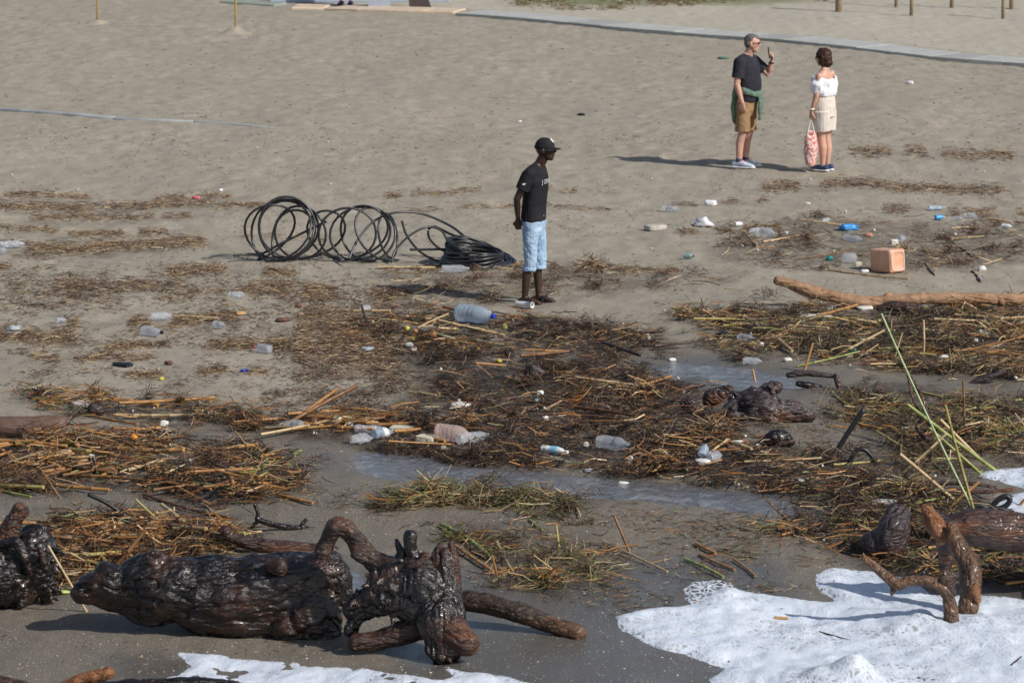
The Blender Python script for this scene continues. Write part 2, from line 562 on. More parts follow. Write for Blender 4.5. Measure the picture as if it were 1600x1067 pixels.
def fuse(shapes, voxel, smooth=2, name='fused'):
    """one continuous surface over several closed shapes; returns numpy verts, quads, normals"""
    V, F = join(shapes)
    me = new_mesh(name, V, F, None)
    o = link('tmp_fuse', me)
    md = o.modifiers.new('r', 'REMESH'); md.mode = 'VOXEL'; md.voxel_size = voxel; md.adaptivity = 0
    if smooth:
        sm = o.modifiers.new('s', 'SMOOTH'); sm.factor = .5; sm.iterations = smooth
    dg = bpy.context.evaluated_depsgraph_get()
    ev = o.evaluated_get(dg)
    m2 = bpy.data.meshes.new_from_object(ev)
    bpy.data.objects.remove(o); bpy.data.meshes.remove(me)
    n = len(m2.vertices)
    co = np.empty(n * 3, np.float32); m2.vertices.foreach_get('co', co)
    no = np.empty(n * 3, np.float32); m2.vertex_normals.foreach_get('vector', no)
    return m2, co.reshape(-1, 3).astype(float), no.reshape(-1, 3).astype(float)
def set_co(me, co):
    me.vertices.foreach_set('co', np.asarray(co, np.float32).ravel())
    me.update()
def set_attr(me, name, val):
    a = me.attributes.new(name, 'FLOAT', 'POINT'); a.data.foreach_set('value', np.asarray(val, np.float32).ravel())
def set_col(me, name, col):
    a = me.attributes.new(name, 'FLOAT_COLOR', 'POINT')
    c = np.ones((len(col), 4), np.float32); c[:, :3] = col
    a.data.foreach_set('color', c.ravel())

# ------------------------------------------------------------------ ground, water, foam
def build_ground():
    # fine grid plus a few wide steps so that the one sheet runs to the horizon
    xs = np.concatenate([[-3000, -900, -300, -100, -40, -22, -17], GX, [17, 22, 40, 100, 300, 900, 3000]])
    ys = np.concatenate([[-60, -20, 5, 16, 22, 25, 27], GY, [101, 106, 115, 130, 160, 220, 400, 900, 3500]])
    X, Y = np.meshgrid(xs, ys)
    H = terrain_raw(np.clip(X, -14, 14), np.clip(Y, 27, 99))
    H = np.where(Y < 28, np.maximum(H, -1.3), H)
    H[7:7 + len(GY), 7:7 + len(GX)] = HH
    ny, nx = X.shape
    V = np.stack([X, Y, H], -1).reshape(-1, 3)
    idx = np.arange(ny * nx).reshape(ny, nx)
    F = np.stack([idx[:-1, :-1], idx[:-1, 1:], idx[1:, 1:], idx[1:, :-1]], -1).reshape(-1, 4)
    me = np_mesh('ground', V, F, make_sand(), True)
    x, y = V[:, 0], V[:, 1]
    ys_ = np.clip(y, 20, 200)
    px, py = to_px(x, ys_)
    nz = fbm(x * 1.2, ys_ * .5, seed=41, oct=4)
    wetline = np.interp(px, [0, 400, 560, 700, 900, 1100, 1250, 1600], [650, 655, 640, 560, 530, 540, 560, 560])
    wet = sst(-25, 35, py - wetline + nz * 22)
    wet = np.maximum(wet * .95, .35 * sst(-120, 10, py - wetline + nz * 40))
    sheen = np.zeros(len(x))
    for poly, s in (([(700,880),(900,905),(1000,880),(1100,868),(1240,885),(1300,940),(1500,1000),(1500,1150),(700,1150),(640,1010)], 1),
                    ([(180,1000),(500,1030),(760,1030),(900,1080),(900,1200),(150,1200)], .9),
                    ([(360,880),(560,868),(640,920),(420,930)], .9),
                    ([(960,560),(1130,560),(1290,600),(1200,630),(1090,610)], .8),
                    ([(500,700),(650,715),(900,745),(1150,770),(1320,830),(1200,835),(1100,800),(800,775),(600,765),(480,730)], .6),
                    ([(1300,840),(1700,880),(1700,940),(1350,900)], .7)):
        sheen = np.maximum(sheen, s * sst(45, -45, ppoly(px, py, poly) + nz * 25))
    fines = np.zeros(len(x))
    for k, poly in ZONES.items():
        fines = np.maximum(fines, FINES[k] * sst(45, -50, ppoly(px, py, poly) + nz * 45))
    # thin old tide lines of crumbled cane in the dry sand
    for (x0, x1, yy, wdt, s) in STRIPS:
        d = np.abs(py - (yy + 5 * np.sin(px * .013) + nz * 3)) / wdt
        fines = np.maximum(fines, s * .30 * np.exp(-d * d) * sst(x0 - 40, x0 + 20, px) * sst(x1 + 40, x1 - 20, px))
    far = sst(400, 640, py) * sst(700, 520, px) * .0
    kerb_y = np.interp(px, [-400, 340, 700, 800, 1000, 1150, 1600, 2200], [-40, 0, 17, 22, 40, 52, 88, 136])
    dune = sst(3, -3, py - kerb_y)
    grass = dune * sst(17, 6, py + np.clip(px - 980, 0, 900) * .035 + nz * 5) * sst(760, 850, px) * sst(1400, 1250, px)
    out = (x < -16) | (x > 16) | (y > 110)
    for arr, nm in ((wet, 'wet'), (sheen, 'sheen'), (fines, 'fines'), (dune, 'dune'), (grass, 'grass')):
        set_attr(me, nm, np.clip(arr, 0, 1))
    o = link('ground', me); tag(o, kind='structure')
    return o

STRIPS = [(-40,140,303,4,1.0),(-40,330,321,5,1.2),(230,360,311,3,.7),(330,450,327,4,.7),(20,300,338,4,.8),(-40,90,358,4,.7),(90,260,362,4,1.),
          (-40,320,384,7,1.4),(-40,60,414,3,.7),(260,460,428,6,.9),(90,240,440,5,.5),(160,230,452,3,.6),(380,640,452,5,.8),(330,560,462,5,.7),
          (-40,120,525,10,1.0),(90,380,503,7,.9),(130,260,537,4,1.),(320,560,545,8,.9),(50,240,557,6,.6),(200,420,585,5,.5),(460,640,540,25,.7),(470,620,500,22,.7),
          (1180,1570,294,6,1.0),(1330,1640,240,6,.8),(600,900,302,4,.5),(640,1000,327,3,.4),(1050,1200,314,3,.4),(380,520,372,3,.3),(620,1060,418,4,.8),(1060,1220,358,4,.7),
          (1380,1640,330,6,.5)]

def build_water():
    mw = make_water()
    def sheet(name, poly, level, ripple):
        px = [p[0] for p in poly]; py = [p[1] for p in poly]
        xs, ys = flat(np.array(px), np.array(py))
        gx = np.arange(xs.min() - .4, xs.max() + .4, .05); gy = np.arange(ys.min() - .6, ys.max() + .6, .06)
        X, Y = np.meshgrid(gx, gy)
        q, r = to_px(X, Y)
        d = ppoly(q, r, poly)
        Z = level(X, Y) + ripple * fbm(X * 5, Y * 2.2, seed=77, oct=3) - .25 * sst(10, 120, d)
        keep = d < 90
        return X, Y, Z, keep
    def put(name, X, Y, Z, keep):
        ny, nx = X.shape
        idx = np.arange(ny * nx).reshape(ny, nx)
        F = np.stack([idx[:-1, :-1], idx[:-1, 1:], idx[1:, 1:], idx[1:, :-1]], -1).reshape(-1, 4)
        k = keep.ravel()[F].all(1)
        F = F[k]
        used = np.unique(F); remap = np.full(ny * nx, -1); remap[used] = np.arange(len(used))
        V = np.stack([X, Y, Z], -1).reshape(-1, 3)[used]
        o = link(name, np_mesh(name, V, remap[F], mw, True)); tag(o, kind='structure')
        return o
    ch = [(530,700),(640,712),(700,732),(900,742),(1050,755),(1180,772),(1290,800),(1330,850),(1240,850),(1180,822),(1080,800),(940,775),(800,770),(700,765),(600,760),(540,735)]
    def lv(X, Y):
        q, r = to_px(X, Y)
        d = pline(q, r, CHANNEL)
        return low_relief(X, Y) - 0.030
    put('stream_water', *sheet('s', ch, lv, .006))
    pu = [(980,560),(1060,556),(1140,566),(1250,588),(1290,615),(1180,622),(1100,612),(1030,590)]
    put('puddle_water', *sheet('p', pu, lambda X, Y: low_relief(X, Y) - 0.022, .003))
    bw = [(370,880),(470,860),(570,872),(620,905),(570,932),(470,922)]
    put('back_water', *sheet('b', bw, lambda X, Y: low_relief(X, Y) - 0.030, .003))

def build_foam():
    mf = make_foam()
    for name, poly, thick in (('sea_foam', FOAM_RIGHT, .016), ('sea_foam_behind_log', FOAM_FAR, .018), ('sea_foam_left', FOAM_LEFT, .012)):
        xs, ys = flat(np.array([p[0] for p in poly]), np.array([min(p[1], 1120) for p in poly]))
        gx = np.arange(xs.min() - .3, xs.max() + .3, .03); gy = np.arange(ys.min() - .3, ys.max() + .4, .035)
        X, Y = np.meshgrid(gx, gy)
        G = terrain_raw(np.clip(X, -14, 14), np.clip(Y, 27, 99))
        q, r = to_px(X, Y, np.minimum(G, 0))
        d = ppoly(q, r, poly) + 16 * fbm(X * 2.2, Y * 1.2, seed=51, oct=4)
        inside = sst(3, -38, d)
        lump = fbm(X * 1.7, Y * .9, seed=57, oct=4)
        fine = fbm(X * 9, Y * 5, seed=58, oct=3)
        T = -.012 + inside * (.015 + thick * (.45 + .45 * lump) + .009 * fine * inside + .006 * np.abs(fbm(X * 16, Y * 9, seed=66, oct=2)))
        for (bx, by, bw, bh, amp) in (BUMPS if name == 'sea_foam' else []):
            c = flat(bx, by, -.1)
            T += amp * np.exp(-((X - c[0]) / bw) ** 2 - ((Y - c[1]) / bh) ** 2) * (1 + .25 * lump + .1 * fine)
        keep = d < 60
        ny, nx = X.shape
        idx = np.arange(ny * nx).reshape(ny, nx)
        F = np.stack([idx[:-1, :-1], idx[:-1, 1:], idx[1:, 1:], idx[1:, :-1]], -1).reshape(-1, 4)
        F = F[keep.ravel()[F].all(1)]
        used = np.unique(F); remap = np.full(ny * nx, -1); remap[used] = np.arange(len(used))
        V = np.stack([X, Y, G + T], -1).reshape(-1, 3)[used]
        me = np_mesh(name, V, remap[F], mf, True)
        th = np.zeros_like(X)
        for (bx, by, bw, bh, a) in ((1040, 985, .25, .5, .9), (1440, 1010, .6, .6, .8), (1350, 950, .5, .3, .4), (1530, 1000, .6, .5, .6), (1580, 925, .5, .5, .6)):
            c = flat(bx, by, -.1)
            th = np.maximum(th, a * np.exp(-((X - c[0]) / bw) ** 2 - ((Y - c[1]) / bh) ** 2))
        st_ = fbm(X * .9 + Y * .25, Y * 2.2 - X * .7, seed=87, oct=4)
        th = np.maximum(th, .95 * sst(-90, 5, d)); th = np.maximum(th, .95 * sst(.05, .6, st_))
        set_attr(me, 'thin', th.ravel()[used])
        set_attr(me, 'rim', sst(-34, 2, d + 14 * fine).ravel()[used])
        o = link('sea_foam', me); tag(o, kind='structure')
    # the sea that the foam runs out of, in front of the frame
    g = NG('sea_water')
    b = g.bump(g.noise(g.pos(), 1.2, 6), .6, .2)
    g.bsdf((.10, .12, .11), .12, b)
    V = [(-3000, -300, -.75), (3000, -300, -.75), (3000, 26, -.75), (-3000, 26, -.75)]
    o = link('sea', new_mesh('sea', V, [(0, 1, 2, 3)], g.m)); tag(o, kind='structure')

BUMPS = [(1440, 978, .30, .45, .05), (1500, 985, .35, .5, .06), (1340, 1060, .16, .30, .13), (1300, 1062, .3, .25, .06), (1230, 1056, .35, .3, .04), (1110, 942, .25, .5, .03)]
build_ground()
build_water()
build_foam()

# ------------------------------------------------------------------ wood
def make_wood(name, dark, mid, red, rough=(.18, .5), grain=26, coat=.0, bump=.6, st=(.22, 1, 1)):
    g = NG(name)
    v = g.coord('Object')
    vs = g.coord('Object', st)
    n = g.noise(v, 5, 5, .6)
    n2 = g.noise(vs, grain, 7, .72, .5)
    c = g.mix(g.fr(n, .35, .65), dark, mid)
    c = g.mix(g.fr(g.noise(vs, 4.5, 6, .7), .52, .62), c, red)
    c = g.mix(g.fr(n2, .45, .75), c, tuple(x * .45 for x in dark))
    r = g.fr(g.noise(v, 18, 4), .3, .7, rough[0], rough[1])
    b = g.bump(n2, bump, .012)
    ve = g.n('ShaderNodeTexVoronoi', feature='DISTANCE_TO_EDGE'); ve.inputs['Scale'].default_value = grain * .8
    dv = g.n('ShaderNodeVectorMath', operation='ADD'); nz = g.n('ShaderNodeTexNoise'); nz.inputs['Scale'].default_value = 12
    g.l(vs, nz.inputs['Vector']); s2 = g.n('ShaderNodeVectorMath', operation='SCALE'); s2.inputs['Scale'].default_value = .10
    g.l(nz.outputs['Color'], s2.inputs[0]); g.l(vs, dv.inputs[0]); g.l(s2.outputs[0], dv.inputs[1]); g.l(dv.outputs[0], ve.inputs['Vector'])
    b = g.bump(g.fr(ve.outputs['Distance'], 0, .22), bump * .7, .010, b)
    b = g.bump(g.noise(vs, 120, 4, .7), bump * .6, .005, b)
    g.bsdf(c, r, b, Specular_IOR_Level=.55, Coat_Weight=coat, Coat_Roughness=.12)
    return g.m
W_BLACK = make_wood('wet_black_wood', (.006, .004, .004), (.014, .008, .006), (.052, .020, .010), (.12, .36), 22, .3, .85, (.45, 1, .8))
W_BROWN = make_wood('wet_brown_wood', (.026, .015, .010), (.060, .034, .020), (.12, .048, .020), (.28, .55), 40, .1, .9)
W_RED = make_wood('wet_red_wood', (.026, .011, .008), (.070, .028, .016), (.15, .055, .022), (.22, .5), 34, .15, 1.0)
W_TAN = make_wood('dry_tan_wood', (.27, .150, .080), (.42, .255, .145), (.28, .12, .06), (.55, .85), 30, 0, .6)
W_PINK = make_wood('dull_pink_brown_wood', (.11, .060, .042), (.16, .095, .068), (.13, .06, .04), (.45, .7), 40, 0, .4)
W_ORANGE = make_wood('wet_orange_driftwood', (.075, .036, .018), (.20, .105, .050), (.055, .024, .013), (.28, .6), 44, .15, .9)
W_ORANGE_V = make_wood('wet_orange_upright_driftwood', (.060, .028, .014), (.22, .110, .050), (.045, .020, .011), (.25, .6), 44, .12, .9, (.6, 1, .4))
W_PURPLE = make_wood('wet_purple_brown_wood', (.030, .019, .020), (.055, .034, .034), (.095, .042, .026), (.3, .55), 24, .1, .8)
W_RAW = make_wood('torn_orange_wood', (.22, .085, .030), (.36, .16, .065), (.25, .085, .025), (.35, .6), 60, .1, 1.0)
W_GRAY = make_wood('grey_brown_twig_wood', (.06, .04, .03), (.11, .075, .055), (.09, .045, .03), (.4, .7), 50, 0, .5)

def main_axis(pts):
    d = Vector(pts[-1]) - Vector(pts[0])
    return np.array(d.normalized()) if d.length > 1e-4 else np.array((1., 0, 0))
def carve(co, no, amp, freq, ridge, seed, ax):
    t = co @ ax
    q = co - ax[None] * (t * (.72 if amp > .026 else .86))[:, None]          # stretched along the grain
    a, b, c = co[:, 0] * freq, co[:, 1] * freq, co[:, 2] * freq
    d = amp * fbm(a, b, c, seed=seed, oct=3, gain=.4)
    f = freq * 3.2
    g1 = 1 - np.abs(fbm(q[:, 0] * f + 9, q[:, 1] * f, q[:, 2] * f, seed=3 + seed, oct=4, gain=.6))
    cr = np.clip(np.abs(fbm(q[:, 0] * f * .5, q[:, 1] * f * .5, q[:, 2] * f * .5 + 4, seed=11 + seed, oct=3)) * 5, 0, 1)
    d = d + amp * ridge * (g1 - .6) - amp * .9 * (1 - cr) ** 2
    if amp > .015:
        f = freq * 5.5
        d = d + amp * .30 * (1 - np.abs(fbm(q[:, 0] * f, q[:, 1] * f, q[:, 2] * f, seed=seed + 31, oct=3, gain=.6)))
    return co + no * d[:, None]

def log(name, label, cat, base, paths, mat, voxel=.014, amp=.012, freq=7, group=None, ridge=.5, smooth=2, extra=(), parts=(), tendrils=0):
    """paths: lists of (px, py, radius_px, depth offset); base pixel gives the depth at which it stands"""
    B = at(*base); s = pxm(B.y, B.z)
    shapes = []
    def conv(path, k=4):
        P = smooth_pts([(p[0], p[1], p[2], (p[3] if len(p) > 3 else 0)) for p in path], k) if len(path) > 1 else [path[0]]
        pts = [on_plane(p[0], p[1], B.y + (p[3] if len(p) > 3 else 0)) for p in P]
        return pts, [max(p[2], .6) / s for p in P]
    for path in paths:
        pts, rad = conv(path)
        if len(pts) == 1: shapes.append(ball(pts[0], rad[0], 16, 10))
        else: shapes.append(sweep(pts, rad, 14))
    shapes += list(extra)
    trng = random.Random(len(label))
    for _ in range(tendrils):
        pts, rad = conv(trng.choice(paths))
        i = trng.randrange(len(pts)); c0 = pts[i]; r0 = rad[i]
        d = Vector((trng.gauss(0, 1), trng.gauss(-.4, .7), trng.gauss(.1, .8))).normalized()
        q = [c0 + d * r0 * .6]; L_ = trng.uniform(.05, .16); v_ = d.copy()
        for k in range(5):
            v_ = (v_ + Vector((trng.gauss(0, .45), trng.gauss(0, .35), trng.gauss(0, .4)))).normalized()
            q.append(q[-1] + v_ * ((r0 * .55 if k == 0 else 0) + L_ / 5))
        w0 = trng.uniform(.010, .022)
        for _k in range(3):        # torn shards beside it
            e = Vector((trng.gauss(0, 1), trng.gauss(-.3, .8), trng.gauss(.1, .8))).normalized()
            p0 = pts[trng.randrange(len(pts))]; L2 = trng.uniform(.02, .07)
            rr_ = r0 * trng.uniform(.75, .95)
            shapes.append(sweep([p0 + e * (rr_ - .04), p0 + e * rr_, p0 + e * (rr_ + L2) + Vector((trng.gauss(0, .03), 0, trng.gauss(0, .03)))], [trng.uniform(.02, .045), trng.uniform(.02, .035), .004], 4, cap=0))
        shapes.append(sweep(q, [w0 * 1.8, w0 * 1.3, w0, w0 * .8, w0 * .65, w0 * .45], 8, cap=1))
    me, co, no = fuse(shapes, voxel, smooth)
    co = carve(co, no, amp, freq, ridge, len(label), main_axis(conv(paths[0])[0]))
    co = co - np.array(B)
    set_co(me, co)
    me.materials.clear(); me.materials.append(mat)
    me.polygons.foreach_set('use_smooth', [True] * len(me.polygons)); me.update()
    if not parts:
        o = link(name, me, B)
        tag(o, label, cat, group)
        return o, B, s
    root = bpy.data.objects.new(name, None); COL.objects.link(root); root.location = B; root.empty_display_size = .1
    tag(root, label, cat, group)
    link('trunk', me, (0, 0, 0), root)
    for (pn, ppaths, pmat, pvox, pamp) in parts:
        sh = []
        for path in ppaths:
            pts, rad = conv(path)
            sh.append(ball(pts[0], rad[0]) if len(pts) == 1 else sweep(pts, rad, 12))
        m2, co, no = fuse(sh, pvox, 1)
        co = carve(co, no, pamp, freq * 1.4, ridge, 8 + len(pn), main_axis(conv(ppaths[0])[0])) - np.array(B)
        set_co(m2, co); m2.materials.clear(); m2.materials.append(pmat)
        m2.polygons.foreach_set('use_smooth', [True] * len(m2.polygons)); m2.update()
        link(pn, m2, (0, 0, 0), root)
    return root, B, s

def build_logs():
    log('tree_stump', 'black wet gnarled stump with upright knob and smooth dome, at the left edge', 'tree stump', (35, 945),
        [[(-70, 900, 52, .1), (-20, 895, 55), (20, 892, 50), (50, 885, 34)], [(55, 856, 34, .05), (48, 885, 36)],
         [(60, 880, 22), (68, 915, 18), (72, 938, 8)], [(25, 910, 34, -.05), (45, 922, 20)], [(-30, 925, 30), (30, 928, 22)]],
        W_BLACK, .009, .022, 8, smooth=1, tendrils=14,
        parts=[('root_limb', [[(0, 870, 20), (12, 835, 17), (22, 812, 14), (28, 800, 12)], [(30, 796, 12), (36, 799, 10)]], W_RED, .009, .012),
               ('root_limb', [[(5, 850, 9, -.15), (25, 848, 9, -.2), (38, 870, 8, -.22), (45, 892, 7, -.2)]], W_BLACK, .009, .008),
               ('broken_spur', [[(63, 860, 6, -.2), (67, 880, 7, -.2)]], W_RED, .009, .01)])
    log('fallen_log', 'huge glossy black log lying across the wet sand between the two stumps', 'log', (330, 985),
        [[(146, 912, 18), (172, 912, 28), (196, 918, 31), (222, 912, 45), (250, 918, 52), (300, 925, 54), (400, 922, 58), (470, 915, 56), (500, 908, 48)], [(512, 880, 17), (524, 905, 18), (520, 940, 20)],
         [(238, 882, 24, -.05), (232, 900, 30)], [(165, 897, 17), (175, 905, 22)], [(488, 945, 46, -.08), (500, 990, 32, -.12), (504, 1016, 20, -.14), (498, 1026, 12, -.14)], [(440, 975, 30, -.1), (480, 1005, 20, -.12)],
         [(300, 950, 36, -.05), (400, 965, 34, -.05), (470, 975, 34, -.05)], [(130, 925, 12), (200, 945, 16), (260, 960, 20)]],
        W_BLACK, .010, .034, 4.5, ridge=.22, smooth=1, tendrils=10,
        parts=[('knot', [[(438, 886, 14, -.22), (425, 884, 11, -.20)]], W_RED, .008, .018)])
    log('tree_stump', 'dark red brown root stump with upward prongs and an arched root, front centre', 'tree stump', (650, 1022),
        [[(697, 866, 14), (697, 890, 20), (695, 925, 30), (690, 960, 38, -.08), (692, 990, 36, -.12), (700, 1008, 26, -.16)],
         [(622, 915, 26), (650, 905, 34), (676, 925, 36)], [(600, 935, 20), (640, 945, 28), (680, 950, 32)],
         [(550, 952, 12, .1), (575, 932, 16, .05), (610, 912, 20), (640, 900, 24)], [(586, 912, 12), (615, 900, 18), (650, 885, 20)], [(548, 985, 8, .1), (560, 966, 9, .1), (590, 950, 14, .05), (620, 940, 16)],
         [(640, 880, 12), (660, 880, 14), (668, 895, 16)], [(676, 1012, 14, -.2), (684, 1026, 9, -.24), (706, 1018, 12, -.24)]],
        W_BLACK, .0085, .024, 6, ridge=.3, smooth=1, tendrils=20,
        parts=[('arched_root', [[(503, 862, 12, .25), (515, 838, 13, .25), (528, 822, 15, .2), (548, 832, 16, .2), (572, 866, 18, .15), (600, 885, 19, .1), (632, 896, 20, 0)],
                                 [(558, 866, 10, .1), (566, 872, 11, .1)]], W_BROWN, .009, .014),
               ('root_prong', [[(641, 838, 11), (643, 860, 10), (650, 880, 13), (655, 900, 15)]], W_BLACK, .008, .010),
               ('root_prong', [[(688, 852, 7), (684, 872, 10), (688, 900, 15), (690, 925, 18)]], W_RED, .008, .012),
               ('root_prong', [[(704, 850, 6), (709, 872, 9), (708, 900, 14), (702, 925, 16)]], W_RED, .008, .012),
               ('knot', [[(664, 868, 9, -.1), (655, 880, 9, -.1), (640, 882, 8, -.1)]], W_RED, .008, .012),
               ('lower_root', [[(556, 1003, 14), (590, 1000, 15), (640, 984, 19), (690, 965, 24)]], W_RED, .009, .016),
               ('sawn_stub', [[(706, 985, 26, -.2), (722, 999, 23, -.26), (728, 1004, 21, -.28)]], W_RED, .008, .010)])
    # reddish cut face of the stub
    B = at(650, 1022)
    log('driftwood_pole', 'brown orange round pole with sawn end, lying right of the root stump', 'log', (800, 985),
        [[(705, 935, 17, .2), (760, 943, 17, .1), (820, 962, 15), (870, 978, 14, -.1), (903, 988, 14, -.15)]], W_ORANGE, .010, .007, 9,
        parts=[('bark', [[(735, 938, 17, .12), (800, 953, 16.5, 0), (850, 970, 15.0, -.05)]], W_BROWN, .009, .010)])
    log('tree_branch', 'dark red branch lying behind the huge black log', 'branch', (410, 862),
        [[(348, 832, 9), (365, 840, 9), (400, 850, 11), (470, 858, 12), (520, 862, 12)], [(352, 830, 11)], [(336, 856, 7), (350, 862, 6)]], W_RED, .010, .008, 10)
    log('tree_branch', 'thin black forked twig on clean sand above the arched root', 'branch', (440, 828),
        [[(398, 788, 2.6), (403, 803, 3.2), (404, 812, 4.5), (440, 822, 5), (475, 826, 5), (505, 828, 4)], [(404, 812, 4), (392, 824, 3)], [(470, 822, 3.5), (478, 812, 3)]], W_BLACK, .006, .004, 14)
    log('driftwood_log', 'smooth dull pinkish brown log end poking in at the left edge', 'log', (40, 682),
        [[(-80, 670, 17, .1), (-10, 668, 17), (50, 666, 16), (92, 664, 15)]], W_PINK, .012, .006, 6)
    log('driftwood_log', 'long bleached tan driftwood trunk with a lifted bent end behind the dark strandline', 'log', (1340, 484),
        [[(1216, 439, 7, .1), (1240, 446, 8.5, .1), (1285, 461, 10, .05), (1340, 473, 11.5), (1380, 470, 9), (1440, 467, 10), (1520, 467, 10, .1), (1600, 468, 9, .2), (1720, 470, 8, .3)],
         [(1228, 437, 3, .1), (1243, 440, 3, .1)], [(1565, 472, 6, .0)], [(1385, 462, 4, 0), (1392, 458, 3, 0)]], W_TAN, .010, .013, 8)
    log('wood_chunk', 'dark red wood chunk tucked under the long tan driftwood trunk', 'wood', (1400, 489),
        [[(1374, 482, 5, -.15), (1395, 478, 8, -.15), (1428, 481, 8, -.15)]], W_RED, .010, .010, 9)
    log('wood_chunk', 'broad jagged purple brown chunk of wood beside the shallow puddle', 'wood', (1190, 655),
        [[(1142, 645, 13), (1160, 636, 21, .1), (1185, 636, 23), (1215, 641, 18), (1245, 645, 13), (1264, 648, 7)], [(1196, 612, 10, .3), (1212, 606, 8, .3)], [(1150, 625, 14, .2), (1180, 620, 14, .2)], [(1145, 652, 10, -.1), (1200, 655, 10, -.1)]],
        W_PURPLE, .009, .034, 6, smooth=1, tendrils=5)
    log('root_lump', 'round dark brown root lump with a cane leaning on it, left of the purple chunk', 'wood', (1080, 652),
        [[(1076, 632, 14), (1088, 640, 12)], [(1110, 622, 12, .2), (1130, 612, 9, .2), (1140, 606, 6, .2)]], W_RED, .009, .024, 9)
    log('root_lump', 'small dark hairy root ball in the brown litter below the big blue bottle', 'wood', (835, 592),
        [[(832, 580, 12), (842, 583, 10)]], W_PURPLE, .008, .020, 16)
    log('root_lump', 'dark round wood lump beside the greyish foam block on the left strandline', 'wood', (150, 650),
        [[(146, 638, 10), (156, 640, 9)]], W_PURPLE, .008, .012, 12)
    log('rock', 'black angular rock like lump alone on the grey sand mound', 'rock', (1213, 697),
        [[(1196, 688, 9), (1212, 684, 13), (1228, 686, 11), (1236, 690, 7)]], W_BLACK, .009, .012, 9)
    log('tree_branch', 'dark angular branch with a short leg lying behind the purple chunk', 'branch', (1290, 606),
        [[(1232, 586, 5), (1262, 583, 5), (1300, 588, 4)], [(1306, 587, 5, -.05), (1310, 602, 5, -.1)]], W_PURPLE, .007, .006, 12)
    log('tree_branch', 'short stout black branch below the dark angular branch', 'branch', (1262, 608),
        [[(1247, 600, 5), (1262, 602, 6), (1281, 605, 5)]], W_BLACK, .008, .005, 12)
    log('tree_branch', 'long thin dark twig trailing right from the dark angular branch', 'branch', (1370, 617),
        [[(1318, 604, 1.6), (1360, 610, 1.8), (1400, 613, 1.8), (1440, 612, 1.5)]], W_PURPLE, .006, .003, 12)
    log('tree_branch', 'red brown curved branch on the right edge of the brown strandline', 'branch', (1545, 600),
        [[(1515, 600, 3), (1530, 594, 5), (1550, 588, 5), (1570, 581, 3)]], W_PURPLE, .008, .006, 12)
    log('tree_branch', 'twisting bare brown vine rising behind the tall green reed', 'branch', (1480, 705),
        [[(1405, 565, 1.6, .4), (1420, 582, 2.2, .3), (1440, 620, 3, .2), (1450, 655, 4.5, .1), (1470, 678, 5, 0), (1490, 700, 5, 0)],
         [(1418, 586, 2, .3), (1427, 625, 2.2, .2), (1440, 650, 2.2, .2), (1432, 668, 2.5, .1), (1455, 690, 5, 0), (1480, 706, 5, 0)],
         [(1408, 660, 1.2, .1), (1425, 668, 1.8, .1), (1432, 668, 2, .1)]], W_RED, .006, .005, 14)
    log('tree_branch', 'bundle of brown sticks pointing right onto the far foam patch', 'branch', (1500, 775),
        [[(1440, 754, 3), (1490, 755, 3.5), (1530, 757, 3.4), (1556, 762, 3)], [(1450, 764, 3, -.1), (1500, 764, 3.4, -.1), (1550, 768, 3, -.1)], [(1436, 770, 2.5, -.2), (1500, 771, 3, -.2), (1560, 767, 3, -.2), (1584, 765, 3, -.2)]],
        W_RED, .007, .006, 12)
    log('tree_branch', 'bare forked dark branch standing out against the mound at the right edge', 'branch', (1590, 712),
        [[(1540, 715, 2), (1560, 708, 2.5), (1575, 700, 1.6)], [(1580, 690, 1.6), (1600, 676, 2), (1640, 650, 2.5)]], W_PURPLE, .006, .004, 12)
    log('fallen_tree', 'wet red brown trunk with a torn orange end, running out of frame at the right', 'log', (1500, 972),
        [[(1462, 815, 16, .5), (1480, 822, 22, .5), (1520, 824, 30, .52), (1560, 828, 31, .55), (1620, 835, 31, .6), (1720, 842, 32, .7)], [(1455, 805, 10, .5), (1470, 815, 16, .5)],
         [(1482, 835, 20, .5), (1480, 862, 17, .55), (1476, 885, 12, .6)], [(1500, 814, 12, .5), (1540, 808, 12, .5), (1600, 817, 12, .6)]],
        W_RED, .012, .012, 8,
        parts=[('torn_end', [[(1450, 800, 11, .46), (1458, 815, 15, .42), (1468, 832, 15, .38)], [(1444, 792, 5, .48), (1450, 804, 8, .46)], [(1468, 845, 8, .36), (1462, 832, 9, .38)]], W_RAW, .008, .014),
               ('side_branch', [[(1488, 826, 9, .30), (1492, 842, 12, .26), (1502, 862, 15, .22), (1514, 880, 18, .18), (1517, 905, 18, .12), (1515, 935, 17, .06), (1508, 962, 15, .0), (1502, 990, 12, .0)],
                                [(1520, 925, 13, .02)]], W_ORANGE_V, .008, .013),
               ('knot', [[(1522, 922, 7, -.02), (1528, 936, 5, -.02)]], W_RAW, .007, .008)])
    log('driftwood_fork', 'Y shaped polished orange driftwood branch standing in the white foam', 'branch', (1486, 985),
        [[(1488, 990, 12, -.05), (1487, 965, 12), (1482, 935, 11), (1470, 915, 11), (1450, 908, 9), (1425, 908, 9), (1402, 914, 9), (1385, 900, 8, .02), (1368, 886, 7, .04), (1350, 872, 5, .06)],
         [(1397, 915, 6), (1394, 927, 3.5)], [(1352, 874, 3, .06), (1349, 864, 1.6, .06)]], W_ORANGE_V, .0065, .010, 11,
        parts=[('broken_stub', [[(1485, 925, 9), (1480, 905, 12), (1474, 897, 10), (1490, 900, 7)]], W_RED, .007, .010)])
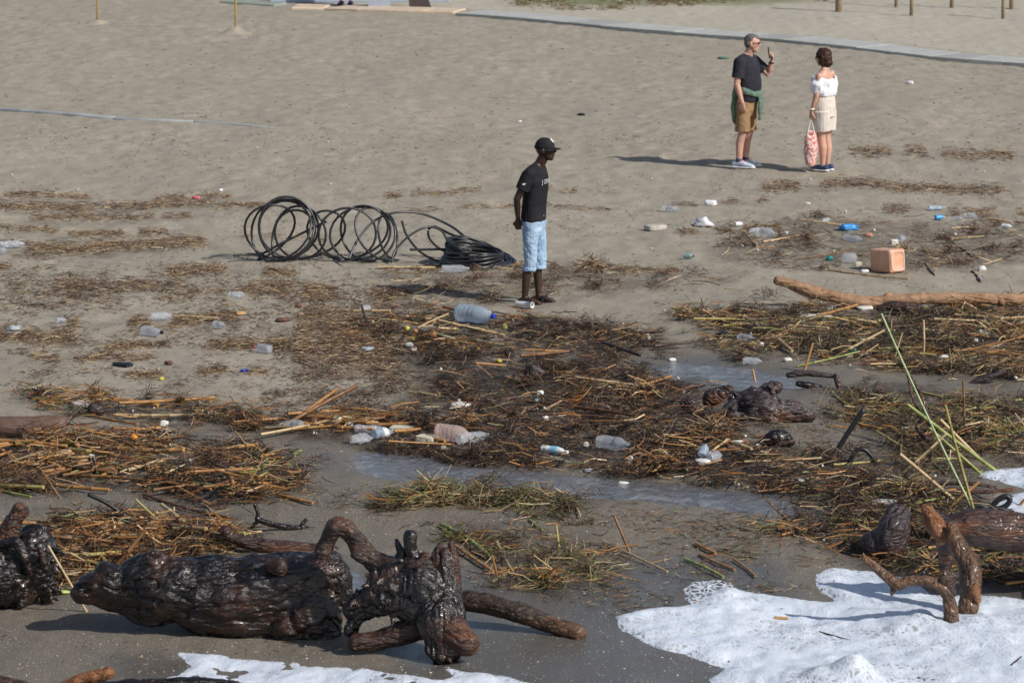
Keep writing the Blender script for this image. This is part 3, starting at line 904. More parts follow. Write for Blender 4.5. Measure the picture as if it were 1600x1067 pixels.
    log('tree_stump', 'blackened upright stump half hidden in flotsam left of the torn orange trunk', 'tree stump', (1385, 872),
        [[(1402, 808, 20, .1), (1396, 830, 25), (1388, 852, 28)], [(1365, 850, 22, .05), (1380, 856, 22)], [(1395, 800, 14, .1), (1408, 803, 14, .1)]], W_PURPLE, .011, .014, 8)
    log('driftwood_log', 'dark shaded log wedged under the red brown trunk at the right edge', 'log', (1570, 912),  # added log, fills the dark shaded hollow beneath the trunk
        [[(1530, 886, 12, .35), (1580, 890, 16, .35), (1660, 896, 18, .35)], [(1560, 905, 8, .2), (1640, 908, 9, .2)]], W_BLACK, .012, .014, 8)
    log('broken_wood', 'splintered orange plank end at the bottom left corner', 'wood', (130, 1068),
        [[(95, 1074, 9), (125, 1062, 10), (168, 1050, 11)]], W_RAW, .008, .012, 12)
    log('driftwood_log', 'brown rough log end in the bottom left corner beside the orange plank', 'log', (20, 1085),
        [[(-40, 1070, 16), (5, 1070, 14), (35, 1074, 12)]], W_RED, .010, .014, 9)
    log('fallen_log', 'black log cut off by the bottom edge, in front of the left foam', 'log', (290, 1105),
        [[(150, 1080, 16), (220, 1084, 24), (300, 1084, 26), (360, 1088, 26), (420, 1096, 20)]], W_BLACK, .012, .014, 8)
build_logs()

# ------------------------------------------------------------------ flotsam litter: countless small pieces, real geometry
def make_litter_mat():
    g = NG('litter')
    a = g.n('ShaderNodeAttribute', attribute_name='col').outputs['Color']
    n = g.noise(g.pos(), 50, 3)
    c = g.mix(g.fr(n, .35, .7), a, g.mix(.5, a, (.02, .012, .008)))
    g.bsdf(c, g.fr(n, .3, .7, .35, .65), None)
    return g.m
LIT = make_litter_mat()
LANDMARKS = [(330,925,'the huge black log'),(35,890,'the left black stump'),(640,930,'the root stump'),(820,965,'the brown orange pole'),(450,825,'the forked black twig'),
 (50,668,'the pinkish log end'),(1400,465,'the tan driftwood trunk'),(1190,632,'the purple brown chunk'),(1080,634,'the round root lump'),(835,580,'the small hairy root ball'),
 (1213,684,'the black angular lump'),(1385,840,'the blackened stump'),(1530,830,'the red brown trunk'),(745,490,'the big blue bottle'),(711,680,'the pinkish bottle'),
 (600,680,'the clear bottles'),(866,706,'the cyan labelled bottle'),(960,694,'the clear ribbed bottle end'),(1105,715,'the tilted clear bottle'),(720,634,'the green white foam slab'),
 (1386,785,'the oval foam slab'),(972,757,'the pointed foam in the stream'),(209,684,'the orange ball'),(257,670,'the white foam wedge'),(128,631,'the dirty grey foam block'),
 (122,715,'the tan sponge'),(455,667,'the bottle end on the strandline'),(1388,410,'the orange canister'),(1327,403,'the round clear jar'),(1325,355,'the bright blue bag'),
 (1198,365,'the dented clear bottles'),(1098,348,'the white crumpled bag'),(1025,355,'the pale foam slab'),(831,460,'the man in the black cap'),(590,370,'the loops of pipe'),(745,395,'the wound pipe bundle'),
 (1275,495,'the grubby foam slab'),(1130,523,'the black crumpled bag'),(1332,548,'the dark green float'),(1538,519,'the square white block'),(1177,565,'the crumpled clear bottle'),(1325,680,'the straight black hose'),
 (1355,720,'the arched black hose'),(1290,588,'the dark angular branch'),(245,518,'the pair of clear bottles'),(192,570,'the black film'),(407,546,'the bottle with red cap'),(637,522,'the yellow fruits'),
 (780,564,'the fruit with a straw'),(844,614,'the round foam piece'),(420,735,'the thick green cane'),(730,850,'the green cane with nodes'),(180,800,'the thin black pipe'),(1440,530,'the upright grey stick'),
 (690,525,'the pear shaped fruit'),(1050,562,'the puddle end'),(300,757,'the long thin orange cane'),(75,745,'the slanting brown cane'),(1167,530,'the pale lilac bottle'),(1475,640,'the bolt upright cane')]
USED = {}
def where_label(kind, px, py):
    ds = sorted(((px - a) ** 2 + ((py - b) * 1.6) ** 2, a, b, n) for a, b, n in LANDMARKS)
    best = None
    for d, a, b, n in ds[:4]:
        dx, dy = px - a, py - b
        h = 'right of' if dx > 0 else 'left of'
        v = 'below' if dy > 0 else 'above'
        if abs(dx) > 2.2 * abs(dy): rel = 'directly ' + h
        elif abs(dy) > 1.2 * abs(dx): rel = 'directly ' + v
        else: rel = v + ' and ' + h
        dist = 'close ' if d < 45 ** 2 else ('' if d < 100 ** 2 else 'well ')
        rel = (dist + rel).replace('close directly', 'close').replace('well directly', 'well')
        lab = kind + ', ' + rel + ' ' + n
        if len(lab.replace('-', ' ').split()) > 16: continue
        if lab not in USED:
            USED[lab] = 1
            return lab
        best = best or lab
    return best
DARKB = np.array([(.022, .013, .008), (.035, .021, .012), (.055, .032, .018), (.085, .050, .026), (.028, .015, .013), (.050, .024, .014)])
ORAN = np.array([(.36, .165, .045), (.44, .22, .07), (.28, .11, .032), (.50, .29, .11), (.18, .07, .025)])
TANS = np.array([(.48, .35, .18), (.56, .43, .25), (.38, .26, .14), (.31, .19, .10)])
GREE = np.array([(.15, .15, .045), (.20, .19, .07), (.10, .105, .03), (.28, .27, .11)])
DRYB = np.array([(.16, .10, .06), (.23, .15, .09), (.12, .07, .042), (.31, .22, .14), (.19, .09, .055)])

EXCL = []
def clear_of_rubbish(px, py, grow=0):
    k = np.ones(len(px), bool)
    for (cx, cy, rx, ry) in EXCL:
        k &= (((px - cx) / (rx + grow)) ** 2 + ((py - cy) / (ry + grow)) ** 2) > 1
    return k
def litter(name, label, px, py, L, W, cols, tilt=.12, lift=.03, flatness=.6, sink=.0, seed=1, yaw_sd=None, cat='plant debris', clumps=0.0):
    rng = np.random.default_rng(seed)
    keep = clear_of_rubbish(px, py)
    px, py, L, W = px[keep], py[keep], L[keep], W[keep]
    n = len(px)
    x, y, z = atv(px, py)
    hill = np.zeros(n); pitx = np.zeros(n)
    if clumps:
        # part of the pieces is matted together in small heaps
        kc = max(1, int(n * clumps / 42))
        ci = rng.integers(0, n, kc); who = rng.random(n) < clumps
        c_of = rng.integers(0, kc, n)
        rad = rng.uniform(.05, .20, kc)
        a = rng.uniform(0, 2 * math.pi, n); rr = np.abs(rng.normal(0, .55, n)) * rad[c_of]
        x = np.where(who, x[ci][c_of] + np.cos(a) * rr * 1.3, x); y = np.where(who, y[ci][c_of] + np.sin(a) * rr * 1.3, y)
        qx, qy = to_px(x, y, ground(x, y)); ok = clear_of_rubbish(qx, qy); x = np.where(ok, x, x[0]); y = np.where(ok, y, y[0])
        z = ground(x, y)
        hh = rng.uniform(.25, .55, kc) * rad
        hill = np.where(who, hh[c_of] * np.exp(-(rr / rad[c_of]) ** 2) * rng.uniform(.2, 1, n), 0)
        pitx = np.where(who, rng.normal(0, .38, n), 0)
    yaw = rng.uniform(0, math.pi, n) if yaw_sd is None else rng.normal(0, yaw_sd, n)
    pit = rng.normal(0, tilt, n) + pitx
    d = np.stack([np.cos(yaw) * np.cos(pit), np.sin(yaw) * np.cos(pit), np.sin(pit)], 1)
    sd = np.stack([-np.sin(yaw), np.cos(yaw), np.zeros(n)], 1)
    roll = rng.uniform(-1.2, 1.2, n)
    up0 = np.cross(d, sd)
    s1 = sd * np.cos(roll)[:, None] + up0 * np.sin(roll)[:, None]
    s2 = np.cross(d, s1)
    pass
    c = np.stack([x, y, z + hill + rng.uniform(0, 1, n) ** 2 * lift + W * .5 - sink + np.abs(np.sin(pit)) * L * .35], 1)
    bend = rng.normal(0, .10, n) * L
    V = []
    for t, off in ((-.5, 0), (0, 1), (.5, 0)):
        cc = c + d * (L * t)[:, None] + s2 * (bend * off)[:, None] * .6 + sd * (bend * off)[:, None]
        w_ = W * (1.0 if off else .72)
        for a in (0, 2.094, 4.189):
            V.append(cc + s1 * (math.cos(a) * w_ * .5)[:, None] + s2 * (math.sin(a) * w_ * .5 * flatness)[:, None])
    V = np.stack(V, 1)            # n, 9, 3
    f = []
    for r in (0, 3):
        for k in range(3):
            k2 = (k + 1) % 3
            f.append((r + k, r + k2, r + 3 + k2, r + 3 + k))
    f = np.array(f)
    F = (np.arange(n)[:, None, None] * 9 + f[None]).reshape(-1, 4)
    me = np_mesh(name, V.reshape(-1, 3), F, LIT, False)
    col = cols[rng.integers(0, len(cols), n)] * rng.uniform(.75, 1.25, (n, 1))
    set_col(me, 'col', np.repeat(col, 9, 0))
    o = link(name, me)
    tag(o, label, cat, kind='stuff')
    return o
def sample(poly, n, rng, clump=.0, seed=0, edge=25):
    q = np.array(poly, float)
    x0, y0 = q.min(0); x1, y1 = q.max(0)
    out = []
    tot = 0
    while tot < n:
        px = rng.uniform(x0 - 12, x1 + 12, n * 2); py = rng.uniform(y0 - 5, y1 + 5, n * 2)
        d = ppoly(px, py, poly) + edge * fbm(px * .02, py * .05, seed=61 + seed, oct=3)
        p = sst(12, -25, d)
        if clump:
            m = fbm(px * .018, py * .06, seed=71 + seed, oct=4)
            p = p * np.clip(.30 + clump * m * 2.1, .03, 1)
        k = rng.uniform(0, 1, len(px)) < p
        k &= (px > -25) & (px < 1625) & (py < 1090)
        out.append(np.stack([px[k], py[k]], 1)); tot += k.sum()
    o = np.concatenate(out)[:n]
    if clump:
        st = rng.random(n) < .22          # strays that lie outside the mat
        o[:, 0] += np.where(st, rng.normal(0, 38, n), 0); o[:, 1] -= np.where(st, np.abs(rng.normal(0, 11, n)) - 2, 0)
        o[:, 1] = np.minimum(o[:, 1], 1085)
    return o[:, 0], o[:, 1]
def mixp(*ps):
    out = []
    for p, k in ps: out += [p] * k
    return np.concatenate(out)

def build_litter():
    r = np.random.default_rng(5)
    D = {  # zone: fine twigs, medium stalks, palette, label
     'main': (21000, 2100, mixp((DARKB, 12), (DRYB, 2), (ORAN, 1)), mixp((ORAN, 6), (TANS, 3), (DRYB, 4), (DARKB, 4), (GREE, 1)), 'dense brown mat of rotting twigs and reed scraps in the middle of the beach'),
     'mainleft': (3800, 420, mixp((DARKB, 6), (ORAN, 2), (GREE, 1)), mixp((ORAN, 6), (TANS, 2), (GREE, 1)), 'narrow dark strandline of twigs running to the left edge'),
     'right': (16000, 1800, mixp((DARKB, 10), (DRYB, 3), (GREE, 2)), mixp((TANS, 5), (ORAN, 3), (GREE, 2), (DRYB, 3)), 'thick tangle of dull twigs below the tan driftwood trunk'),
     'leftheap': (5600, 1300, mixp((DARKB, 9), (DRYB, 2), (ORAN, 2)), mixp((ORAN, 9), (TANS, 3), (GREE, 2), (DARKB, 4), (DRYB, 2)), 'orange heap of broken reed straw on the left'),
     'logheap': (5500, 850, mixp((DARKB, 8), (ORAN, 3)), mixp((ORAN, 8), (TANS, 4), (GREE, 2), (DARKB, 3)), 'orange reed straw packed behind the huge black log'),
     'greenfront': (4200, 330, mixp((DARKB, 4), (GREE, 5), (DRYB, 2)), mixp((GREE, 5), (TANS, 3), (ORAN, 1)), 'low olive green weed tangle on the sand in front of the stream'),
     'greenlow': (1700, 170, mixp((DARKB, 4), (GREE, 4), (DRYB, 3)), mixp((GREE, 4), (ORAN, 4), (TANS, 2)), 'sparse green and orange stalk scraps right of the root stump'),
     'rightlow': (7500, 900, mixp((DARKB, 8), (DRYB, 2), (GREE, 2)), mixp((ORAN, 5), (TANS, 2), (GREE, 4), (DRYB, 2), (DARKB, 5)), 'wet dark flotsam around the blackened stump on the right'),
     'rightstrand': (5200, 520, mixp((DARKB, 6), (DRYB, 4), (GREE, 2)), mixp((TANS, 3), (ORAN, 2), (GREE, 4)), 'scattered weed and twigs on the mound behind the tall reeds'),
     'backright': (3600, 230, mixp((DRYB, 6), (DARKB, 3)), mixp((TANS, 6), (DRYB, 3)), 'thin dry twigs scattered around the orange canister'),
     'foothump': (2300, 130, mixp((DRYB, 6), (DARKB, 3)), mixp((TANS, 5), (DRYB, 3)), 'thin dark twigs scattered around the man in the black cap'),
    }
    for i, (k, (n1, n2, c1, c2, lab)) in enumerate(D.items()):
        poly = ZONES[k]
        ph = PILE[k]
        px, py = sample(poly, n1, r, .8, i, 45)
        litter('twig_litter', lab + ', finest twigs', px, py, r.uniform(.03, .16, n1), r.uniform(.003, .009, n1), c1, .20, .02 + ph * .5, .6, seed=i + 10, clumps=.5)
        px, py = sample(poly, n2, r, .9, i + 3, 20)
        litter('reed_litter', lab + ', larger stalks', px, py, r.uniform(.06, .34, n2), .006 + .013 * r.uniform(0, 1, n2) ** 1.6, c2, .16, .03 + ph, .8, seed=i + 40, clumps=.2, yaw_sd=.85)
        nu = {'main': 300, 'right': 340, 'leftheap': 240, 'logheap': 200, 'rightlow': 300, 'rightstrand': 260, 'greenfront': 200, 'greenlow': 110}.get(k, 0)
        if nu:
            px, py = sample(poly, nu, r, .9, i + 7, 30)
            litter('upright_stalk_litter', lab + ', stalks poking up', px, py, r.uniform(.06, .26, nu), r.uniform(.003, .007, nu), mixp((GREE, 3), (TANS, 3), (ORAN, 2), (DRYB, 2)), .75, .02, .7, seed=i + 60)
    # dry strips far up the beach
    px = []; py = []
    for (x0, x1, yy, wd, s) in STRIPS:
        n = int((x1 - x0) * wd * .62 * s)
        q = r.uniform(x0, x1, n * 2); m = fbm(q * .03, q * 0 + yy, seed=4, oct=3) > -.55 * s - .1
        q = q[m][:n]
        px.append(q); py.append(yy + 5 * np.sin(q * .013) + 3 * fbm(q * .012, q * 0 + yy, seed=9, oct=2) + r.normal(0, wd * .75, len(q)))
    px = np.concatenate(px); py = np.concatenate(py)
    n = len(px)
    litter('dry_straw_litter', 'thin old tide lines of dry pale straw crossing the upper sand', px, py, r.uniform(.03, .17, n), r.uniform(.004, .011, n), mixp((DRYB, 7), (TANS, 6), (DARKB, 1)), .12, .02, .6, seed=90)
    # loose bits everywhere on the mid sand
    def field(poly, n, cols, lab, Lr=(.02, .10), Wr=(.003, .008), seed=0):
        px, py = sample(poly, n, r, .8, seed, 60)
        litter('loose_twigs', lab, px, py, r.uniform(*Lr, n), r.uniform(*Wr, n), cols, .15, .012, .6, seed=seed + 100)
    field([(-20, 395), (560, 400), (640, 430), (640, 600), (300, 620), (-20, 600)], 8200, mixp((DRYB, 5), (DARKB, 4), (TANS, 2)), 'loose brown crumbs and twigs on the left dry sand', seed=1)
    field([(420, 450), (720, 450), (720, 600), (560, 650), (430, 640)], 7000, mixp((DRYB, 6), (DARKB, 5), (TANS, 2)), 'denser brown crumbs between the pipe coil and the brown mat', seed=2)
    field([(-20, 430), (640, 430), (640, 500), (-20, 480)], 3000, mixp((DRYB, 5), (DARKB, 3), (TANS, 3)), 'scattered straw below the pipe coil', (.02, .14), (.003, .009), seed=8)
    field([(-20, 200), (1620, 200), (1620, 480), (-20, 480)], 4600, mixp((DRYB, 9), (DARKB, 2), (TANS, 3)), 'sparse dark specks of twig over the upper sand', (.012, .05), (.004, .010), seed=3)
    field([(-20, 40), (1620, 60), (1620, 260), (-20, 230)], 900, mixp((DRYB, 9), (DARKB, 2), (GREE, 1)), 'sparse dark specks of twig at the back of the beach', (.02, .07), (.006, .014), seed=4)
    field([(-20, 790), (700, 800), (1300, 870), (1100, 1000), (-20, 1060)], 1300, mixp((DRYB, 3), (DARKB, 4), (ORAN, 2), (GREE, 2)), 'small twigs sprinkled over the wet foreground sand', (.01, .06), (.002, .005), seed=5)
    field([(900, 760), (1180, 770), (1340, 850), (1300, 950), (1000, 960), (700, 930), (720, 850)], 1300, mixp((DRYB, 3), (DARKB, 4), (ORAN, 3), (GREE, 3)), 'loose reed scraps on the berm right of the root stump', (.02, .14), (.003, .009), seed=6)
    field([(1060, 780), (1300, 800), (1400, 870), (1300, 900), (1150, 870)], 420, mixp((DARKB, 4), (ORAN, 3), (GREE, 4), (TANS, 1)), 'scraps and weed at the seaward edge of the stream mouth', (.03, .18), (.004, .010), seed=9)
    field([(820, -6), (1000, -6), (1300, -4), (1300, 3), (1000, 8), (830, 12)], 1500, mixp((GREE, 3), (DRYB, 2), (TANS, 1)), 'short green grass beyond the walkway', (.05, .16), (.008, .02), seed=10)
    field([(1280, 610), (1620, 600), (1620, 730), (1380, 760), (1260, 700)], 2600, mixp((DRYB, 3), (DARKB, 6), (GREE, 2)), 'crumbs and twigs over the grey mound', (.02, .09), (.003, .007), seed=7)
    # shell grit
    n = 9000
    px = r.uniform(-10, 1610, n); py = r.uniform(690, 1070, n)
    x, y, z = atv(px, py)
    sc = r.uniform(.0022, .0052, n) * (1 + (r.uniform(0, 1, n) < .06) * 1.2)
    oc = np.array([(1, 0, 0), (0, 1, 0), (-1, 0, 0), (0, -1, 0), (0, 0, .5), (0, 0, -.5)])
    a = r.uniform(0, 6.28, n)
    R = np.stack([np.cos(a), -np.sin(a), np.sin(a), np.cos(a)], 1).reshape(n, 2, 2)
    Vx = oc[None] * sc[:, None, None] * r.uniform(.5, 1.3, (n, 6, 1))
    xy = np.einsum('nij,nkj->nki', R, Vx[:, :, :2])
    V = np.concatenate([xy, Vx[:, :, 2:]], 2) + np.stack([x, y, z + .001], 1)[:, None]
    f = np.array([(0, 1, 4), (1, 2, 4), (2, 3, 4), (3, 0, 4), (1, 0, 5), (2, 1, 5), (3, 2, 5), (0, 3, 5)])
    F = (np.arange(n)[:, None, None] * 6 + f[None]).reshape(-1, 3)
    me = np_mesh('shell_grit', V.reshape(-1, 3), F, mat_plain('shell_white', (.58, .55, .49), .5, .35, 8), False, 3)
    tag(link('shell_grit', me), 'white shell grit sprinkled over the wet foreground sand', 'shell grit', kind='stuff')

# ------------------------------------------------------------------ canes
def make_cane(name, a, b, node):
    g = NG(name)
    v = g.coord('Object')
    n = g.noise(g.coord('Object', (3, 30, 30)), 1.6, 4, .6)
    at_ = g.n('ShaderNodeAttribute', attribute_name='node').outputs['Fac']
    c = g.mix(g.fr(n, .3, .7), a, b)
    oi = g.n('ShaderNodeObjectInfo').outputs['Random']
    c = g.mix(g.fr(oi, 0, 1, 0, .45), c, tuple(x * .5 for x in a))
    c = g.mix(at_, c, node)
    g.bsdf(c, .42, g.bump(n, .3, .002), Specular_IOR_Level=.45)
    return g.m
CANE = {
 'o': make_cane('cane_orange', (.36, .165, .050), (.46, .25, .09), (.06, .025, .012)),
 't': make_cane('cane_tan', (.50, .36, .19), (.60, .45, .26), (.16, .09, .045)),
 'g': make_cane('cane_green', (.22, .26, .065), (.33, .35, .11), (.09, .09, .03)),
 'p': make_cane('cane_pale_green', (.36, .46, .22), (.46, .54, .30), (.10, .13, .06)),
 'y': make_cane('cane_olive_yellow', (.34, .28, .085), (.42, .36, .13), (.08, .055, .02)),
 'b': make_cane('cane_brown', (.17, .075, .030), (.24, .12, .05), (.035, .015, .008)),
 'd': make_cane('cane_dark', (.035, .020, .013), (.06, .034, .020), (.012, .008, .006)),
 'k': make_cane('pipe_black', (.012, .013, .016), (.022, .023, .027), (.012, .012, .014)),
}
def cane_mesh(L, r, col, bend=0.0, sides=7, nodes=True, seed=0, pts=None):
    """cane along local X from 0 to L, or along given local points"""
    rng = random.Random(seed)
    if pts is None:
        nseg = max(1, int(L / .16)) if nodes and L > .12 else 1
        ts = [0.0]
        prof = []
        for i in range(nseg):
            a, b_ = i / nseg, (i + 1) / nseg
            e = min(.006 / max(L, .01), .2 / nseg)
            prof += [(a + e * .0, 1.0 if i == 0 else 1.22, 0 if i == 0 else 1), (a + e * 1.2, 1.0, 0), (b_ - e * 1.2, .97, 0)]
        prof.append((1.0, .97, 0))
        P = []
        for (t, k, nd) in prof:
            P.append((Vector((L * t, bend * math.sin(math.pi * t) * L, bend * .4 * math.sin(math.pi * t) * L)), r * k * (1 - .15 * t), nd))
    else:
        P = [(Vector(p), r * (1 - .25 * i / len(pts)) * (1.2 if (nodes and i % 3 == 0 and 0 < i < len(pts) - 1) else 1), 1 if (nodes and i % 3 == 0 and 0 < i < len(pts) - 1) else 0) for i, p in enumerate(pts)]
    V, F = sweep([p[0] for p in P], [p[1] for p in P], sides, cap=0)
    me = new_mesh('cane', V, F, CANE[col], True)
    a = me.attributes.new('node', 'FLOAT', 'POINT')
    a.data.foreach_set('value', [float(p[2]) for p in P for _ in range(sides)])
    for q in me.polygons:
        if len(q.vertices) > 4: q.use_smooth = False
    return me
def aim(o, a, b):
    d = (b - a)
    o.location = a
    o.rotation_mode = 'QUATERNION'
    o.rotation_quaternion = d.to_track_quat('X', 'Z')

HAND = [
 # x0,y0,x1,y1,radius px,colour,mode ('l' lying, 'u' upright: second end stands at the first end's depth, plus lean),label
 (1522,800,1377,490,2.4,'p','u','tall thin pale green reed sticking up highest at the right'),
 (1524,806,1477,633,3.3,'y','u','olive yellow cane leaning up from the torn end of the red brown trunk'),
 (1558,737,1418,632,4.2,'g','u','thick green cane slanting down to the far foam patch'),
 (1535,742,1452,668,3.2,'g','u','shorter green cane lying right under the thick slanting green cane'),
 (1532,718,1469,655,3.6,'t','u','tan orange cane crossing behind the olive yellow cane'),
 (1411,738,1478,678,2.8,'t','u','tan cane slanting up right between the two black hose pieces and the reeds'),
 (1488,779,1406,709,4.0,'t','u','stout tan cane sloping down right in front of the reed bundle'),
 (1394,778,1427,750,3.6,'b','u','short brown cane behind the oval white foam slab'),
 (1484,793,1530,753,3.0,'o','u','orange cane crossing the foot of the olive yellow cane'),
 (1507,674,1505,594,2.8,'b','u','brown cane standing bolt upright in the mound weed'),
 (1539,686,1545,652,1.8,'t','u','short thin upright straw right of the bolt upright brown cane'),
 (1332,630,1465,641,2.6,'y','l','olive yellow cane lying across the back of the grey mound'),
 (1404,681,1462,698,2.8,'y','l','short olive cane lying under the vine'),
 (1318,659,1425,680,2.6,'o','l','dull orange cane half buried on top of the grey mound'),
 (1300,620,1328,640,2.6,'y','l','short yellow stalk at the left end of the mound weed'),
 (1302,730,1376,724,2.6,'y','l','yellow cane lying under the bent black hose'),
 (1189,757,1382,795,3.6,'b','l','long wet rust brown cane lying beside the mouth of the stream'),
 (1194,780,1256,828,3.0,'o','l','orange cane slanting into the stream mouth'),
 (1219,832,1250,820,5.0,'o','l','thick short orange cane piece at the stream mouth'),
 (1310,862,1388,814,2.8,'o','u','orange cane rising right against the blackened stump'),
 (1293,856,1330,840,3.4,'b','u','rust brown cane beside the orange one at the blackened stump'),
 (1050,489,1338,505,2.8,'y','l','very long olive cane lying straight below the tan driftwood trunk'),
 (1092,510,1184,517,2.8,'t','l','pale tan stick just below the left half of the very long olive cane'),
 (1176,511,1238,555,3.4,'t','l','tan olive stick slanting down into the right tangle'),
 (1257,579,1270,536,2.8,'o','u','orange cane poking up out of the right tangle'),
 (1304,557,1382,516,2.6,'t','u','tan stick slanting up right to the top of the pale reed'),
 (1443,557,1443,500,2.4,'t','u','grey tan stick standing upright in the right tangle'),
 (1181,600,1176,577,2.4,'o','u','short orange cane standing on the purple wood chunk'),
 (1083,652,1096,632,3.6,'t','u','short fat tan cane leaning on the round root lump'),
 (825,632,1046,664,3.0,'b','l','long rust brown cane crossing the brown mat towards the root lump'),
 (685,526,802,546,2.4,'t','l','long tan cane lying below the big blue bottle'),
 (630,521,727,546,2.4,'o','l','orange cane lying left below the big blue bottle'),
 (552,491,610,491,3.0,'t','l','light tan cane lying next to the crumpled clear cup'),
 (744,517,788,528,2.4,'t','l','short pale cane under the yellow green fruit by the blue bottle'),
 (685,515,720,517,2.4,'t','l','short pale cane directly left of the blue bottle mouth'),
 (637,614,681,620,2.4,'t','l','single tan cane on bare sand above the foam scraps'),
 (602,659,714,665,3.4,'o','l','orange cane lying behind the pink bottle'),
 (467,661,577,671,4.0,'o','l','thick orange cane left of the clear bottles'),
 (472,671,583,680,3.6,'o','l','second thick orange cane just below the first, left of the clear bottles'),
 (798,498,880,503,2.4,'t','l','pale cane lying on the sand right of the blue bottle'),
 (900,415,950,419,2.0,'t','l','thin tan cane on the sand right of the standing man'),
 (590,421,680,422,2.4,'t','l','tan cane lying in front of the pipe coil'),
 (985,866,960,806,3.0,'b','u','rust brown cane stuck upright in the front berm'),
 (1043,895,944,848,2.0,'t','l','long thin tan cane lying on the wet front sand'),
 (874,861,869,820,2.8,'y','u','green stalk piece standing on end in the front weed'),
 (827,814,848,831,2.2,'g','l','short green stalk left of the stalk that stands on end'),
 (891,789,907,811,2.2,'t','l','pale stalk at the right end of the green weed tangle'),
 (690,824,768,877,4.4,'g','l','thick green cane with nodes beside the root stump'),
 (711,856,771,897,4.0,'o','l','orange cane right beside the thick green cane'),
 (780,891,882,894,3.0,'o','l','orange cane lying flat at the edge of the wet sheen'),
 (778,905,769,868,2.6,'o','u','orange stalk standing in the cane cluster near the root stump'),
 (769,913,814,887,3.0,'t','l','tan cane slanting through the cluster near the root stump'),
 (816,913,788,871,2.4,'t','l','thin tan cane crossing the cluster near the root stump'),
 (1070,877,1130,905,3.4,'g','l','bright green cane lying alone on the wet front sand'),
 (1093,869,1148,893,2.8,'o','l','orange cane just behind the lone bright green cane'),
 (1088,853,1118,868,3.6,'o','l','split orange cane farther behind the lone bright green cane'),
 (1146,877,1181,904,2.6,'o','l','short orange cane right of the lone bright green cane'),
 (1210,968,1231,969,3.4,'o','l','small orange cane piece floating on the foam'),
 (1280,989,1330,1003,1.6,'d','l','thin dark stick floating on the foam'),
 (1579,1042,1596,1028,2.2,'d','l','short dark stick on the foam at the right edge'),
 (1592,790,1640,735,3.0,'o','u','orange cane leaning out of frame at the right edge above the trunk'),
 (156,626,247,638,4.6,'o','l','thick orange cane on the left strandline behind the round wood lump'),
 (120,646,216,665,2.8,'o','l','thin orange cane below the round wood lump on the left'),
 (352,654,434,659,2.8,'o','l','orange cane lying on the strandline left of the bottle end'),
 (47,686,117,698,3.6,'o','l','orange cane just below the pinkish log end'),
 (156,705,238,708,4.0,'o','l','thick orange cane below the orange ball'),
 (170,691,260,701,3.4,'o','l','orange cane just under the orange ball'),
 (200,724,276,709,3.8,'o','l','orange cane slanting up right in the left heap, upper one'),
 (200,740,260,723,4.4,'t','l','fat tan cane slanting up right in the left heap'),
 (41,757,132,731,3.4,'b','l','rust brown cane slanting up right at the left end of the heap'),
 (94,778,62,730,2.0,'b','u','thin brown stick crossing the left end of the heap'),
 (375,748,470,708,4.4,'g','l','thick green cane slanting up at the right end of the left heap'),
 (400,754,457,718,5.0,'d','l','dark stick right below the thick green cane of the left heap'),
 (344,754,409,713,3.0,'y','l','olive cane left of the thick green cane in the left heap'),
 (300,761,363,770,4.0,'g','l','short green cane in the front of the left heap'),
 (119,750,330,772,3.0,'o','l','long orange cane through the front of the left heap'),
 (225,776,357,813,3.6,'b','l','long rust brown cane reaching out of the left heap onto bare sand'),
 (431,775,489,790,3.6,'o','l','orange cane at the right tip of the left heap'),
 (-8,741,29,754,3.2,'t','l','tan cane entering the left heap from the left edge'),
 (-10,766,48,779,2.6,'g','l','green stalk at the left edge below the heap'),
 (269,833,212,780,2.6,'y','u','olive stalk rising from the heap behind the black log'),
 (266,827,244,799,3.6,'t','u','flat pale cane rising behind the black log'),
 (269,820,272,792,2.4,'t','u','short pale cane standing upright behind the black log'),
 (135,955,75,852,2.6,'t','u','long tan cane leaning against the left black stump'),
 (89,878,172,861,3.6,'t','l','tan cane lying right of the left black stump'),
 (150,859,207,848,3.6,'g','l','green cane in the heap behind the black log'),
 (92,850,154,859,4.0,'o','l','orange cane in the heap right of the black dome'),
 (173,892,228,827,4.2,'b','u','rust brown split cane leaning in the heap behind the black log'),
 (86,817,152,839,4.2,'o','l','orange cane at the back of the heap behind the black log'),
 (100,832,200,842,3.6,'o','l','second orange cane at the back of the heap behind the black log'),
 (100,900,116,832,2.4,'d','u','dark stick standing in the heap right of the black dome'),
 (1164,368,1183,387,2.4,'t','l','short tan stick beside the crumpled bottles at the back right'),
 (1192,381,1247,371,2.4,'t','l','tan stick in front of the crumpled bottles at the back right'),
 (1295,424,1420,438,2.2,'t','l','long thin straw lying in front of the orange canister'),
 (273,496,341,500,2.2,'t','l','pale straw right of the upper clear bottle on the left sand'),
 (1510,657,1538,677,2.0,'g','l','thin green stalk right of the bolt upright brown cane'),
 (1546,668,1571,659,2.0,'g','l','small green stalk farthest right on the mound'),
 (1506,724,1534,739,2.8,'g','l','green cane end low beside the far foam patch'),
 (1448,632,1500,700,2.2,'y','u','thin olive stalk leaning through the reed bundle'),
 (1425,648,1470,690,2.0,'g','u','thin green stalk beside the brown vine'),
 (1552,697,1574,684,1.8,'t','l','pale splinter near the right edge of the mound'),
 (1440,700,1478,742,2.0,'g','l','green stalk under the crossing tan cane'),
 (1340,560,1372,538,1.8,'t','u','thin tan stalk left of the upright grey stick'),
 (1395,570,1410,520,1.6,'y','u','thin olive stalk just right of the pale reed top'),
 (0,175,1,176,.5,'t','x',''),
]
def add_tuft(p): pass
